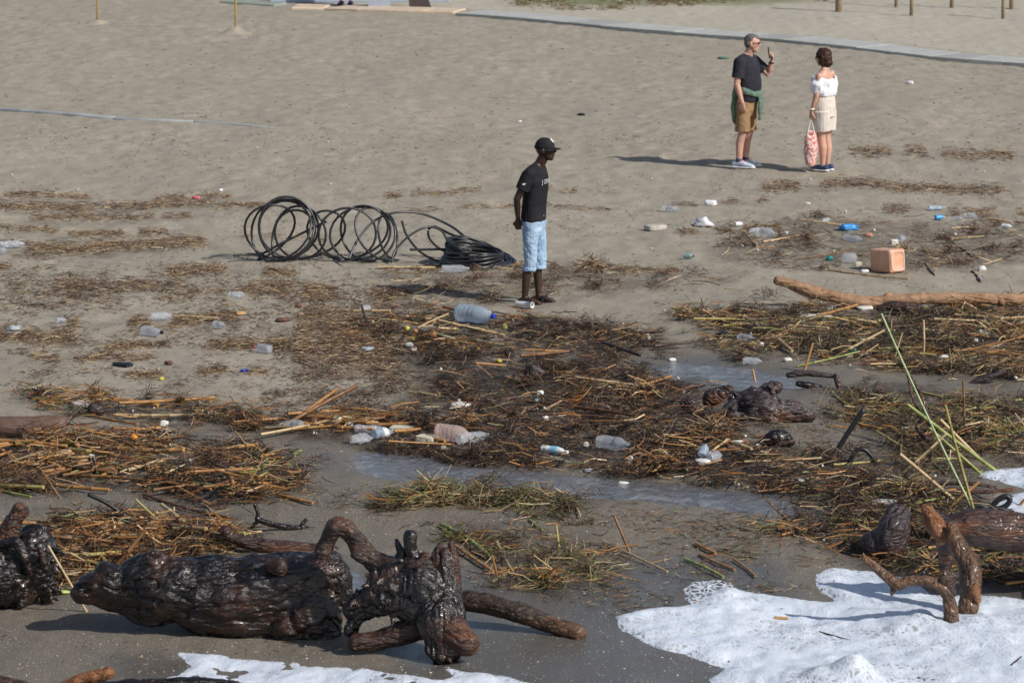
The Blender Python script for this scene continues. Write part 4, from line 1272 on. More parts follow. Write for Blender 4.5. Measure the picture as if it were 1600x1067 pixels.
def build_canes():
    for i, (x0, y0, x1, y1, r, c, mode, lab) in enumerate(HAND):
        if mode == 'x': continue
        A = at(x0, y0); s = pxm(A.y, A.z); rr = r / s * .82
        if mode == 'l':
            B = at(x1, y1)
            n = 6
            lift = max(0, max(float(ground(A.x + (B.x - A.x) * t, A.y + (B.y - A.y) * t)) - (A.z + (B.z - A.z) * t) for t in (.2, .35, .5, .65, .8)))
            A = A + Vector((0, 0, rr + lift * .8 + .004)); B = B + Vector((0, 0, rr + lift * .8 + .004))
        else:
            lean = random.uniform(-.06, .12)
            B = on_plane(x1, y1, A.y + lean)
            A = A - (B - A).normalized() * .03
        L = (B - A).length
        me = cane_mesh(L, rr, c, random.uniform(-.025, .025), seed=i, nodes=(c not in 'd'))
        o = link('reed_cane', me); aim(o, A, B)
        tag(o, lab, 'reed cane' if c != 'd' else 'stick', 'canes washed ashore')
    # further canes of the heaps
    Z = {
     'leftheap': (46, 'oooobooootby', (.25, .9), (2.2, 4.2), 'broken cane in the orange heap on the left, one of many alike'),
     'logheap': (30, 'oooootbby', (.2, .7), (2.2, 4.4), 'broken cane in the straw behind the huge black log, one of many alike'),
     'main': (44, 'oobbttdb', (.15, .75), (1.5, 2.8), 'broken cane in the brown mat in the middle, one of many alike'),
     'mainleft': (14, 'oootb', (.3, 1.0), (2.0, 3.4), 'broken cane on the narrow left strandline, one of many alike'),
     'right': (34, 'ttoybbg', (.25, 1.0), (1.5, 2.6), 'broken cane in the tangle below the tan trunk, one of many alike'),
     'rightlow': (24, 'oobbyg', (.2, .7), (2.0, 3.4), 'broken cane in the wet flotsam on the right, one of many alike'),
     'rightstrand': (9, 'tbyg', (.2, .6), (1.6, 2.6), 'broken stalk on the mound behind the tall reeds, one of many alike'),
     'backright': (6, 'ttb', (.2, .6), (1.2, 1.8), 'thin stick lying around the orange canister, one of several alike'),
    }
    rng = random.Random(3); nr = np.random.default_rng(8)
    lib = {}
    for k, (n, cols, Lr, rr, lab) in Z.items():
        px, py = sample(ZONES[k], n, nr, .6, 5, 10)
        x, y, z = atv(px, py)
        for j in range(n):
            c = rng.choice(cols); v = rng.randrange(3)
            L = rng.uniform(*Lr); s = pxm(y[j], z[j]); r = rng.uniform(*rr) / s
            L = min((.15, .22, .3, .4, .52, .66, .82, 1.0), key=lambda q: abs(q - L))
            key = (c, L, v)
            if key not in lib: lib[key] = cane_mesh(L, .011, c, (-.012, .006, .018)[v], 6, True, v)
            yaw = rng.gauss(0, .75) + (math.pi if rng.random() < .5 else 0)
            pit = rng.gauss(.05, .09)
            o = link('reed_cane', lib[key])
            o.scale = (1, r / .011, r / .011)
            d = Vector((math.cos(yaw) * math.cos(pit), math.sin(yaw) * math.cos(pit), math.sin(pit)))
            a0 = Vector((x[j], y[j], z[j] + r + .01 + rng.random() * PILE[k] * .5)) - d * L * .5
            g1 = float(ground(a0.x, a0.y)); a0.z = max(a0.z, g1 + r)
            b0 = a0 + d * L; g2 = float(ground(b0.x, b0.y)); b0.z = max(b0.z, g2 + r)
            aim(o, a0, b0)
            cw = {'o': 'orange', 't': 'tan', 'b': 'rust brown', 'y': 'olive', 'g': 'green', 'd': 'dark'}[c]
            lw = 'short' if L < .32 else ('long' if L > .6 else 'mid-length')
            qa = to_px(a0.x, a0.y, a0.z); qb = to_px(b0.x, b0.y, b0.z)
            if qa[0] > qb[0]: qa, qb = qb, qa
            sl = math.atan2(qa[1] - qb[1], max(1e-3, qb[0] - qa[0]))
            ow = 'level' if abs(sl) < .12 else ('rising rightward' if sl > 0 else 'falling rightward')
            tag(o, where_label(lw + ' ' + ow + ' ' + cw + ' cane', (qa[0] + qb[0]) / 2, (qa[1] + qb[1]) / 2), 'reed cane', 'canes washed ashore')
    # black hoses
    def hose(label, P, r, name='black_hose', col='k', group='loose black hose pieces', cat='hose', bottom=0):
        A = at(*P[bottom][:2]); s = pxm(A.y, A.z)
        pts = [on_plane(p[0], p[1], A.y + (p[2] if len(p) > 2 else 0)) - A for p in smooth_pts([(p[0], p[1], p[2] if len(p) > 2 else 0) for p in P], 5)]
        V, F = sweep(pts, [r / s] * len(pts), 8, cap=0)
        o = link(name, new_mesh(name, V, F, CANE[col], True), A)
        tag(o, label, cat, group)
    hose('straight black hose piece sticking up from the mat on the right', [(1303, 712), (1325, 676), (1350, 639)], 4.2)
    hose('black hose bent into an arch right of the straight sticking hose', [(1327, 722), (1338, 704), (1352, 703), (1368, 722), (1375, 745), (1377, 772)], 3.6)
    hose('thin black pipe sloping out of the left reed heap', [(137, 772), (165, 785), (195, 805), (219, 823)], 3.2, bottom=3)
    hose('short thick black pipe lying left of the clear bottle with white foam', [(1048, 722), (1066, 722), (1092, 720)], 6)
    hose('flat black strap looping over the foam behind the red brown trunk', [(1500, 795), (1530, 790), (1548, 795), (1568, 792), (1578, 782), (1572, 775), (1558, 782), (1540, 803)], 4.4)
    hose('black strap end hanging down beside the looping strap', [(1535, 800), (1560, 794), (1590, 805), (1600, 812)], 4)
    hose('thin black cable lying near the stream mouth', [(1288, 790), (1300, 800), (1318, 806)], 4.2)
build_canes()

# ------------------------------------------------------------------ walkway, posts, poles at the back of the beach
def stone(name, c): return mat_plain(name, c, .85, .12, 6, .3, 40)
def oriented_box(a, b, depth, h, up=0.0, away=True):
    """box whose front bottom edge runs a -> b"""
    a = Vector(a); b = Vector(b)
    d = (b - a); L = d.length; d.normalize()
    n = Vector((-d.y, d.x, 0)).normalized()
    if n.y < 0: n = -n
    V = []
    e = min(.012, h * .3)
    for z, k in ((up, 0), (up + h - e, 0), (up + h, e)):
        for (s, t) in ((0, 0), (1, 0), (1, 1), (0, 1)):
            V.append(a + d * (k + s * (L - 2 * k)) + n * (k + t * (depth - 2 * k)) + Vector((0, 0, z)))
    F = [(3, 2, 1, 0)]
    for r in (0, 4):
        for k in range(4): F.append((r + k, r + (k + 1) % 4, r + 4 + (k + 1) % 4, r + 4 + k))
    F.append((8, 9, 10, 11))
    return V, F
def build_back():
    conc = stone('pale_concrete', (.40, .41, .38)); conc2 = stone('grey_concrete', (.33, .33, .31))
    root = bpy.data.objects.new('walkway', None); COL.objects.link(root)
    tag(root, 'pale grey slab walkway edge crossing the back of the beach', kind='structure')
    edge = [(-60,-24),(340,4),(710,19),(800,25),(980,42),(1230,61),(1450,83),(1600,92),(1760,104)]
    ex = [p[0] for p in edge]; ey = [p[1] for p in edge]
    xs = list(range(712, 1760, 57))
    rng = random.Random(5)
    fr = []
    for x0 in xs:
        X, Y = flat(x0, np.interp(x0, ex, ey), .10); fr.append(Vector((float(X), float(Y), .085)))
    for i in range(len(fr)): fr[i].z = float(np.mean([ground(fr[j].x, fr[j].y + .1) for j in range(max(0, i - 2), min(len(fr), i + 3))])) + .02
    nrm = []
    for i in range(len(fr)):
        d = fr[min(i + 1, len(fr) - 1)] - fr[max(i - 1, 0)]
        nrm.append(Vector((-d.y, d.x, 0)).normalized())
    for i in range(len(fr) - 1):
        a, b = fr[i], fr[i + 1]; u = (b - a).normalized() * .006
        top = rng.uniform(-.004, .004) + .035
        dd = .85
        Q = [a + u, b - u, b - u + nrm[i + 1] * dd, a + u + nrm[i] * dd]
        V = [q + Vector((0, 0, -.15)) for q in Q] + [q + Vector((0, 0, top - .006)) for q in Q] + [q + (sum(Q, Vector()) / 4 - q).normalized() * .008 + Vector((0, 0, top)) for q in Q]
        F = [(3, 2, 1, 0)]
        for r in (0, 4):
            for k in range(4): F.append((r + k, r + (k + 1) % 4, r + 4 + (k + 1) % 4, r + 4 + k))
        F.append((8, 9, 10, 11))
        link('slab', new_mesh('slab', V, F, conc if i % 5 != 3 else conc2), (0, 0, 0), root)
    # wooden platform by the walkway
    wood = mat_plain('pale_plywood', (.58, .46, .34), .7, .15, 7)
    pr = bpy.data.objects.new('wooden_platform', None); COL.objects.link(pr)
    tag(pr, 'pale wooden boards laid beside the walkway at the top edge', 'boardwalk')
    px = [455, 506, 560, 612, 662, 708]
    for x0, x1 in zip(px[:-1], px[1:]):
        a = at(x0 + .5, 15 + (x0 - 455) * .028); b = at(x1 - .5, 15 + (x1 - 455) * .028)
        V, F = oriented_box(a, b, .8, .05, -.01)
        link('plank', new_mesh('plank', V, F, wood), (0, 0, 0), pr)
    bl = mat_plain('blue_grey_paint', (.33, .37, .45), .6, .1, 5)
    a = at(420, 8); b = at(700, 10)
    V, F = oriented_box(a + Vector((0, .6, 0)), b + Vector((0, .9, 0)), 2.2, .05, -.01)
    o = link('rubber_mat', new_mesh('rubber_mat', V, F, bl)); tag(o, 'blue grey mat lying behind the pale wooden boards at the top edge', 'mat')
    a = at(343, 5); b = at(428, 11)
    V, F = oriented_box(a, b, .5, .05, -.01)
    o = link('kerb_block', new_mesh('kerb_block', V, F, stone('green_grey_concrete', (.25, .28, .24)))); tag(o, 'dark greenish kerb block left of the pale wooden boards', 'kerb')
    # legs of things cut off by the top edge
    def foot(name, lab, cat, x0, x1, y, m, lean):
        B = at((x0 + x1) / 2, y); s = pxm(B.y, B.z); hw = (x1 - x0) / 2 / s
        V = []
        for z, k, q in ((0, 1.15, 0), (.45, .8, lean), (.9, .7, lean * 2)):
            for sx, sy in ((-1, -1), (1, -1), (1, 1), (-1, 1)): V.append(Vector((sx * hw * k + q, sy * .05, z)))
        F = [(3, 2, 1, 0), (8, 9, 10, 11)]
        for r in (0, 4):
            for k in range(4): F.append((r + k, r + (k + 1) % 4, r + 4 + (k + 1) % 4, r + 4 + k))
        o = link(name, new_mesh(name, V, F, m), B); tag(o, lab, cat)
    foot('signboard', 'blue grey tapered stand standing on the wooden boards, cut off by the top edge', 'stand', 577, 608, 13, bl, .03)
    foot('signboard', 'dark brown tapered stand at the top edge, right of the blue grey one', 'stand', 642, 672, 13, mat_plain('dark_brown_paint', (.06, .045, .04), .6, .1), -.10)
    # wooden posts beyond the walkway
    pw = mat_plain('weathered_post_wood', (.30, .23, .15), .85, .25, 20, .4)
    for i, (x, y, r, lab) in enumerate(((1310, 19, 5, 'fattest weathered post, leftmost beyond the walkway'), (1400, 12, 2.6, 'pale thin post beyond the walkway, left of the post that reaches lower'),
                           (1424, 25, 3.0, 'weathered post with its foot low in the sand, middle of the posts beyond the walkway'), (1487, 13, 3.2, 'short looking post beyond the walkway, just right of the middle post'),
                           (1567, 30, 2.8, 'weathered post with the lowest foot, nearest the right corner beyond the walkway'), (1580, 15, 3.4, 'pale post close behind the post with the lowest foot'))):
        B = at(x, y); s = pxm(B.y, B.z); rr = r / s
        V, F = sweep([(0, 0, -.1), (.005, 0, .5), (0, .005, 1.15)], [rr * 1.05, rr, rr * .95], 10, cap=0)
        o = link('wooden_post', new_mesh('wooden_post', V, F, pw, True), B); tag(o, lab, 'post', 'posts beyond the walkway')
    # thin yellow poles in sand mounds
    yw = mat_plain('yellow_pole', (.52, .34, .10), .6, .1)
    sandm = bpy.data.materials['beach_sand']
    for i, (x, y, lab) in enumerate(((152, 37, 'thin yellow pole stuck in the sand, left one of the two'), (368, 53, 'thin yellow pole on a sand heap, right one of the two'))):
        B = at(x, y); s = pxm(B.y, B.z)
        V, F = sweep([(0, 0, -.05), (.01, 0, .8), (.03, 0, 1.8)], [1.5 / s] * 3, 8, cap=0)
        o = link('marker_pole', new_mesh('marker_pole', V, F, yw, True), B); tag(o, lab, 'pole', 'thin yellow poles at the back')
        nx = 25
        V = []; F = []
        for j in range(nx):
            for k in range(nx):
                u = (k / (nx - 1) - .5) * 1.1; v = (j / (nx - 1) - .5) * 1.1
                d = math.hypot(u, v)
                hh = (.13 if i else .07) * math.exp(-(d / .2) ** 2) - .03 * min(1, d / .5)
                hh += .012 * float(vn(u * 14 + i * 9, v * 14, seed=2)) * math.exp(-(d / .3) ** 2)
                V.append((B.x + u, B.y + v, float(ground(B.x + u, B.y + v)) + hh))
        for j in range(nx - 1):
            for k in range(nx - 1):
                a = j * nx + k; F.append((a, a + 1, a + nx + 1, a + nx))
        o = link('sand_heap', new_mesh('sand_heap', V, F, sandm, True)); tag(o, kind='structure')
    # half buried pale strip on the left
    pts = [(-60,168),(0,173),(60,177),(130,182),(180,186)], [(180,187),(240,189),(300,191)], [(305,191),(360,194),(432,200)]
    root = bpy.data.objects.new('buried_pipe', None); COL.objects.link(root)
    tag(root, 'pale blue grey pipe half buried across the upper left sand', 'pipe')
    pm = mat_plain('pale_blue_grey_plastic', (.34, .36, .37), .7, .25, 3)
    for seg, r0, r1 in zip(pts, (5.0, 3.6, 2.4), (4.2, 3.0, 1.4)):
        P = [at(*p) for p in seg]
        n = len(P)
        V, F = sweep([p + Vector((0, 0, .0)) for p in P], [((r0 + (r1 - r0) * i / (n - 1)) / pxm(P[i].y), .035) for i in range(n)], 10, cap=1, ref=(0, 0, 1))
        link('pipe_length', new_mesh('pipe_length', V, F, pm, True), (0, 0, 0), root)
build_back()

# ------------------------------------------------------------------ rubbish
def plastic(name, col, rough=.18, trans=.55, alpha=.75, var=.1):
    g = NG(name)
    v = g.coord('Object')
    n = g.noise(v, 18, 3)
    c = g.mix(g.fr(n, .35, .7), col, tuple(min(1, x * (1 + var) + .02) for x in col))
    b = g.bump(g.noise(v, 30, 3, .6), .4, .006)
    g.bsdf(c, rough, b, Transmission_Weight=trans, Alpha=alpha, IOR=1.25, Specular_IOR_Level=.7)
    return g.m
PL = {
 'clear': plastic('clear_plastic', (.66, .70, .75), .12, .5, .50),
 'blue': plastic('pale_blue_plastic', (.46, .56, .68), .14, .4, .72),
 'pink': plastic('pinkish_plastic', (.80, .62, .58), .14, .5, .62),
 'lilac': plastic('lilac_plastic', (.54, .56, .64), .14, .45, .58),
 'green': plastic('green_grey_plastic', (.25, .38, .36), .2, .3, .85),
 'white': mat_plain('white_plastic', (.68, .69, .68), .35, .06),
 'cyan': mat_plain('cyan_plastic', (.22, .50, .66), .3, .1),
 'navy': mat_plain('blue_cap_plastic', (.03, .05, .42), .35, .05),
 'red': mat_plain('red_plastic', (.45, .05, .04), .4, .1),
 'foam': mat_plain('white_foam', (.62, .61, .57), .8, .08, 30, .5, 120),
 'cream': mat_plain('cream_foam', (.58, .53, .40), .8, .12, 30, .5, 120),
 'greyfoam': mat_plain('dirty_grey_foam', (.46, .42, .37), .85, .2, 20, .6, 100),
 'bag': mat_plain('white_bag_film', (.74, .74, .76), .4, .06, 20, .5, 40),
 'blackbag': mat_plain('black_bag_film', (.012, .013, .017), .25, .3, 20, .6, 40),
 'bluebag': mat_plain('bright_blue_film', (.05, .30, .68), .35, .2, 20, .5, 40),
 'yellow': mat_plain('yellow_fruit_skin', (.52, .44, .06), .45, .15, 30, .2),
 'lime': mat_plain('yellow_green_fruit_skin', (.42, .46, .14), .45, .15, 30, .2),
 'orange': mat_plain('orange_fruit_skin', (.70, .27, .01), .4, .1, 60, .2, 300),
 'brownfruit': mat_plain('rotten_orange_brown_skin', (.36, .16, .06), .5, .3, 30, .4),
 'teal': mat_plain('teal_plastic', (.02, .22, .22), .4, .2),
 'salmon': mat_plain('salmon_fragment', (.48, .22, .14), .5, .2),
 'rust': mat_plain('rust_red_rag', (.13, .060, .042), .8, .3, 20, .5),
 'sponge': mat_plain('tan_sponge', (.42, .27, .13), .9, .2, 25, .9, 60),
 'dgreen': mat_plain('dark_green_glass', (.02, .09, .06), .12, .2),
 'greyfilm': plastic('grey_film', (.50, .53, .56), .3, .2, .85),
 'magenta': mat_plain('pink_red_plastic', (.55, .13, .14), .45, .1),
 'greennet': mat_plain('green_rag', (.05, .16, .11), .8, .3),
}
# longitudinal profiles: (t along the length, radius factor)
PROF = {
 'pet': [(0, .0), (0, .72), (.02, .92), (.06, 1), (.12, 1), (.135, .972), (.16, 1), (.20, 1), (.215, .972), (.24, 1), (.29, 1), (.305, .972), (.33, 1), (.40, 1), (.60, 1), (.64, .98), (.655, .92), (.68, .97), (.78, .72), (.86, .46), (.90, .34), (.91, .40), (.925, .34), (.95, .32), (.95, 0)],
 'jug': [(0, .0), (0, .80), (.02, .95), (.06, 1), (.13, 1), (.145, .975), (.16, 1), (.23, 1), (.245, .975), (.26, 1), (.34, 1), (.355, .975), (.37, 1), (.46, 1), (.475, .975), (.49, 1), (.58, .98), (.68, .86), (.78, .64), (.86, .40), (.90, .26), (.93, .22), (.95, .22), (.95, 0)],
 'ribs': [(0, .0), (0, .8), (.03, .95)] + [q for i in range(8) for q in ((.06 + i * .075, 1), (.085 + i * .075, .945))] + [(.70, .95), (.80, .62), (.88, .36), (.95, .33), (.95, 0)],
 'cup': [(0, 0), (0, .72), (.05, .78), (.5, .88), (.97, 1), (.97, 1.06), (1, 1.06), (1, .95), (.9, .90), (.1, .70), (.1, 0)],
}
def lathe_x(prof, L, R, n=20, crush=.0, seed=0, sq=1.0):
    V = []; F = []
    for (t, r) in prof:
        for k in range(n):
            a = 2 * math.pi * k / n
            V.append([L * t, R * r * math.cos(a) * sq, R * r * math.sin(a)])
    V = np.array(V)
    if crush:
        f = 2.2 / R * .5
        d = fbm(V[:, 0] * f, V[:, 1] * f, V[:, 2] * f, seed=seed, oct=2)
        V[:, 2] += d * R * crush
        V[:, 1] += fbm(V[:, 0] * f + 5, V[:, 1] * f, V[:, 2] * f, seed=seed + 3, oct=2) * R * crush * .8
        V[:, 2] *= 1 - crush * .35
    m = len(prof)
    for i in range(m - 1):
        for k in range(n):
            k2 = (k + 1) % n
            F.append((i * n + k, i * n + k2, (i + 1) * n + k2, (i + 1) * n + k))
    return [tuple(v) for v in V], F
def bottle(label, x0, y0, x1, y1, r, mat, prof='pet', cap=None, crush=.12, cat='plastic bottle', tilt=None, name='plastic_bottle', band=None, group='plastic bottles on the beach', fill=None):
    """base end pixel, neck end pixel, radius in pixels"""
    A = at((x0 + x1) / 2, (y0 + y1) / 2 + r * .8); s = pxm(A.y, A.z)
    L = math.hypot(x1 - x0, y1 - y0) / s
    R = r / s
    dx = (x1 - x0) / s
    dyw = (y0 - y1) / s / .17
    lim = .75 * L
    dyw = max(-lim, min(lim, dyw))
    L = max(L, math.hypot(dx, dyw))
    yaw = math.atan2(dyw, dx)
    root = bpy.data.objects.new(name, None); COL.objects.link(root); root.empty_display_size = .1
    pit = 0 if tilt is None else tilt
    d = Vector((math.cos(yaw) * math.cos(pit), math.sin(yaw) * math.cos(pit), math.sin(pit)))
    q = d.to_track_quat('X', 'Z'); root.rotation_mode = 'QUATERNION'; root.rotation_quaternion = q
    c = A + Vector((0, 0, .012 + R * (1 - crush * .4) * .92 + abs(math.sin(pit)) * L * .4))
    root.location = c - d * (L * .5)
    seed = int(x0 + y0)
    V, F = lathe_x(PROF[prof], L, R, 20, crush, seed)
    link('bottle_body' if prof != 'cup' else 'cup_body', new_mesh('bottle_body', V, F, PL[mat], True), (0, 0, 0), root)
    if cap:
        k = {'pet': .40, 'jug': .27, 'ribs': .40}[prof]
        V, F = lathe_x([(0, 0), (0, 1), (.9, 1), (1, .9), (1, 0)], L * .075, R * k, 14)
        link('cap', new_mesh('cap', V, F, PL[cap], False), (L * .93, 0, 0), root)
    if band:
        V, F = lathe_x([(t, rr * 1.02 + .01) for t, rr in PROF[prof] if .38 <= t <= .66] , L, R, 20, crush, seed)
        link('label_band', new_mesh('label_band', V, F, PL[band], True), (0, 0, 0), root)
    tag(root, label, cat, group)
    return root
BOTTLES = [
 ('big pale blue water bottle with dark blue cap at the top of the brown mat', 716,490,773,499,14.5,'blue','jug','navy',.05),
 ('big pinkish water bottle lying in the front strandline', 682,678,738,682,14,'pink','jug',None,.08),
 ('clear ribbed bottle leaning on the big pinkish bottle', 716,694,766,676,9,'clear','ribs',None,.10),
 ('clear bottle with milky label left of the slotted cream foam block', 584,684,614,674,8.5,'blue','pet','white',.15),
 ('flattened clear bottle lying behind the orange canes, left of the blocks of foam', 552,672,606,670,8,'lilac','pet',None,.35),
 ('crushed clear bottle at the water edge below the flattened one', 548,688,584,686,8.5,'clear','ribs',None,.35),
 ('clear bottle end on the left strandline with white scrap beside it', 472,667,440,664,8,'clear','jug',None,.15),
 ('large clear ribbed bottle end in the litter, right of the cyan labelled bottle', 935,690,985,700,11,'clear','ribs',None,.14),
 ('white bottle with cyan label lying at the front edge of the brown mat', 846,703,887,709,6.5,'white','pet','white',.10),
 ('clear bottle with a blue tint lying on dry sand, upper of the left pair', 235,496,270,495,6.5,'clear','pet',None,.10),
 ('clear bottle with dark mouth lying on dry sand, lower of the left pair', 222,517,255,523,7.5,'lilac','pet','blackbag',.10),
 ('small clear bottle right of the left pair of clear bottles', 334,505,352,514,6,'lilac','pet',None,.12),
 ('tilted lilac clear bottle with red cap, on the sand left of the brown mat', 423,552,396,540,7,'lilac','pet','red',.10),
 ('tiny clear bottle far left on the sand above the straw', 88,502,104,501,4.5,'lilac','pet',None,.2),
 ('crushed clear bottle next to pale canes, below the pipe coil shadow', 357,461,385,462,5,'clear','pet',None,.35),
 ('clear bottle lying right in front of the black pipe coil', 690,422,736,422,6.5,'clear','ribs',None,.10),
 ('pale flattened bottle at the left edge of the upper sand', -4,384,40,382,6.5,'lilac','ribs',None,.30),
 ('small clear bottle end at the left edge, under the pale flattened bottle', -6,393,12,394,5,'clear','pet',None,.2),
 ('clear crushed bottle far back, left of the white crumpled cup', 1035,326,1062,329,5,'clear','pet',None,.35),
 ('clear dented bottle lying on the back right sand, larger of the pair', 1184,362,1211,368,8,'clear','pet',None,.22),
 ('small lilac bottle touching the larger dented clear bottle', 1186,360,1170,363,4.5,'lilac','pet',None,.22),
 ('tiny pale bottle with pink tint right of the white crumpled bag', 1148,353,1162,350,3.6,'white','pet','magenta',.1),
 ('small clear bottle lying above the bright blue bag', 1284,347,1298,345,3.6,'clear','pet',None,.25),
 ('lilac clear bottle below the bright blue bag', 1320,371,1347,378,6,'lilac','pet',None,.20),
 ('clear bottle with blue ends far back on the right', 1450,327,1476,326,3.6,'blue','pet','cyan',.15),
 ('small bright blue bottle far back on the right, on bare sand', 1461,342,1475,341,4,'bluebag','pet','white',.05),
 ('clear crushed bottle far back near the right edge', 1508,337,1526,339,3.8,'clear','pet',None,.35),
 ('small lilac bottle left of the clear crushed bottle near the right edge', 1493,342,1504,344,3.5,'lilac','pet',None,.25),
 ('white tube shaped bottle far back at the right edge', 1566,354,1581,357,3.6,'white','pet',None,.05),
 ('green grey bottle lying alone on the sand left of the tan driftwood trunk', 1068,401,1084,402,4.2,'green','pet','blackbag',.15),
 ('pale lilac bottle lying between sticks right of the black bag', 1154,527,1180,533,5.5,'lilac','pet',None,.20),
 ('crumpled clear bottle lying in the dark tangle above the puddle', 1161,565,1192,566,6,'clear','ribs',None,.30),
 ('clear bottle standing tilted with white foam at its foot', 1096,722,1104,702,8,'blue','pet',None,.12),
 ('clear bottle lying beside the tilted clear bottle, right of it', 1106,718,1130,712,8.5,'clear','jug',None,.2),
 ('purple blue bottle end far right behind the canister', 1404,376,1415,374,6,'lilac','jug',None,.1),
]
def chunk_mesh(sx, sy, sz, rough, boxy, seed, freq=9.0, n=16, m=11, squash=True):
    V = []; F = []
    e = 1 - boxy * .8
    def pw(c): return math.copysign(abs(c) ** e, c)
    for i in range(m + 1):
        a = -math.pi / 2 + math.pi * i / m
        for k in range(n):
            b = 2 * math.pi * k / n + .39
            V.append((pw(math.cos(a)) * pw(math.cos(b)), pw(math.cos(a)) * pw(math.sin(b)), pw(math.sin(a))))
    V = np.array(V)
    d = 1 + rough * fbm(V[:, 0] * freq * .2 + seed * 3.1, V[:, 1] * freq * .2, V[:, 2] * freq * .2 + seed, seed=seed % 50, oct=3)
    V = V * d[:, None] * np.array([sx, sy, sz]) * .5
    for i in range(m):
        for k in range(n):
            k2 = (k + 1) % n
            F.append((i * n + k, i * n + k2, (i + 1) * n + k2, (i + 1) * n + k))
    return [tuple(v) for v in V], F
_cseed = [0]
def chunk(name, label, cat, px, py, w_, h_, mat, rough=.25, boxy=.3, freq=9, group=None, depth=None, yaw=None, smooth=True, roll=0.0, sink=.15):
    """px, py: middle of the thing in the picture"""
    _cseed[0] += 1
    A = at(px, py + h_ * .42); s = pxm(A.y, A.z)
    W, H = w_ / s, h_ / s
    Dp = W * .7 if depth is None else depth
    H = max(.012, H - Dp * .12)
    V, F = chunk_mesh(W, Dp, H, rough, boxy, _cseed[0] + int(px), freq)
    o = link(name, new_mesh(name, V, F, PL[mat] if isinstance(mat, str) else mat, smooth), A + Vector((0, Dp * .3, H * (.5 - sink) + .004)))
    o.rotation_euler = (0, roll, (yaw if yaw is not None else random.uniform(-.5, .5)))
    tag(o, label, cat, group)
    return o
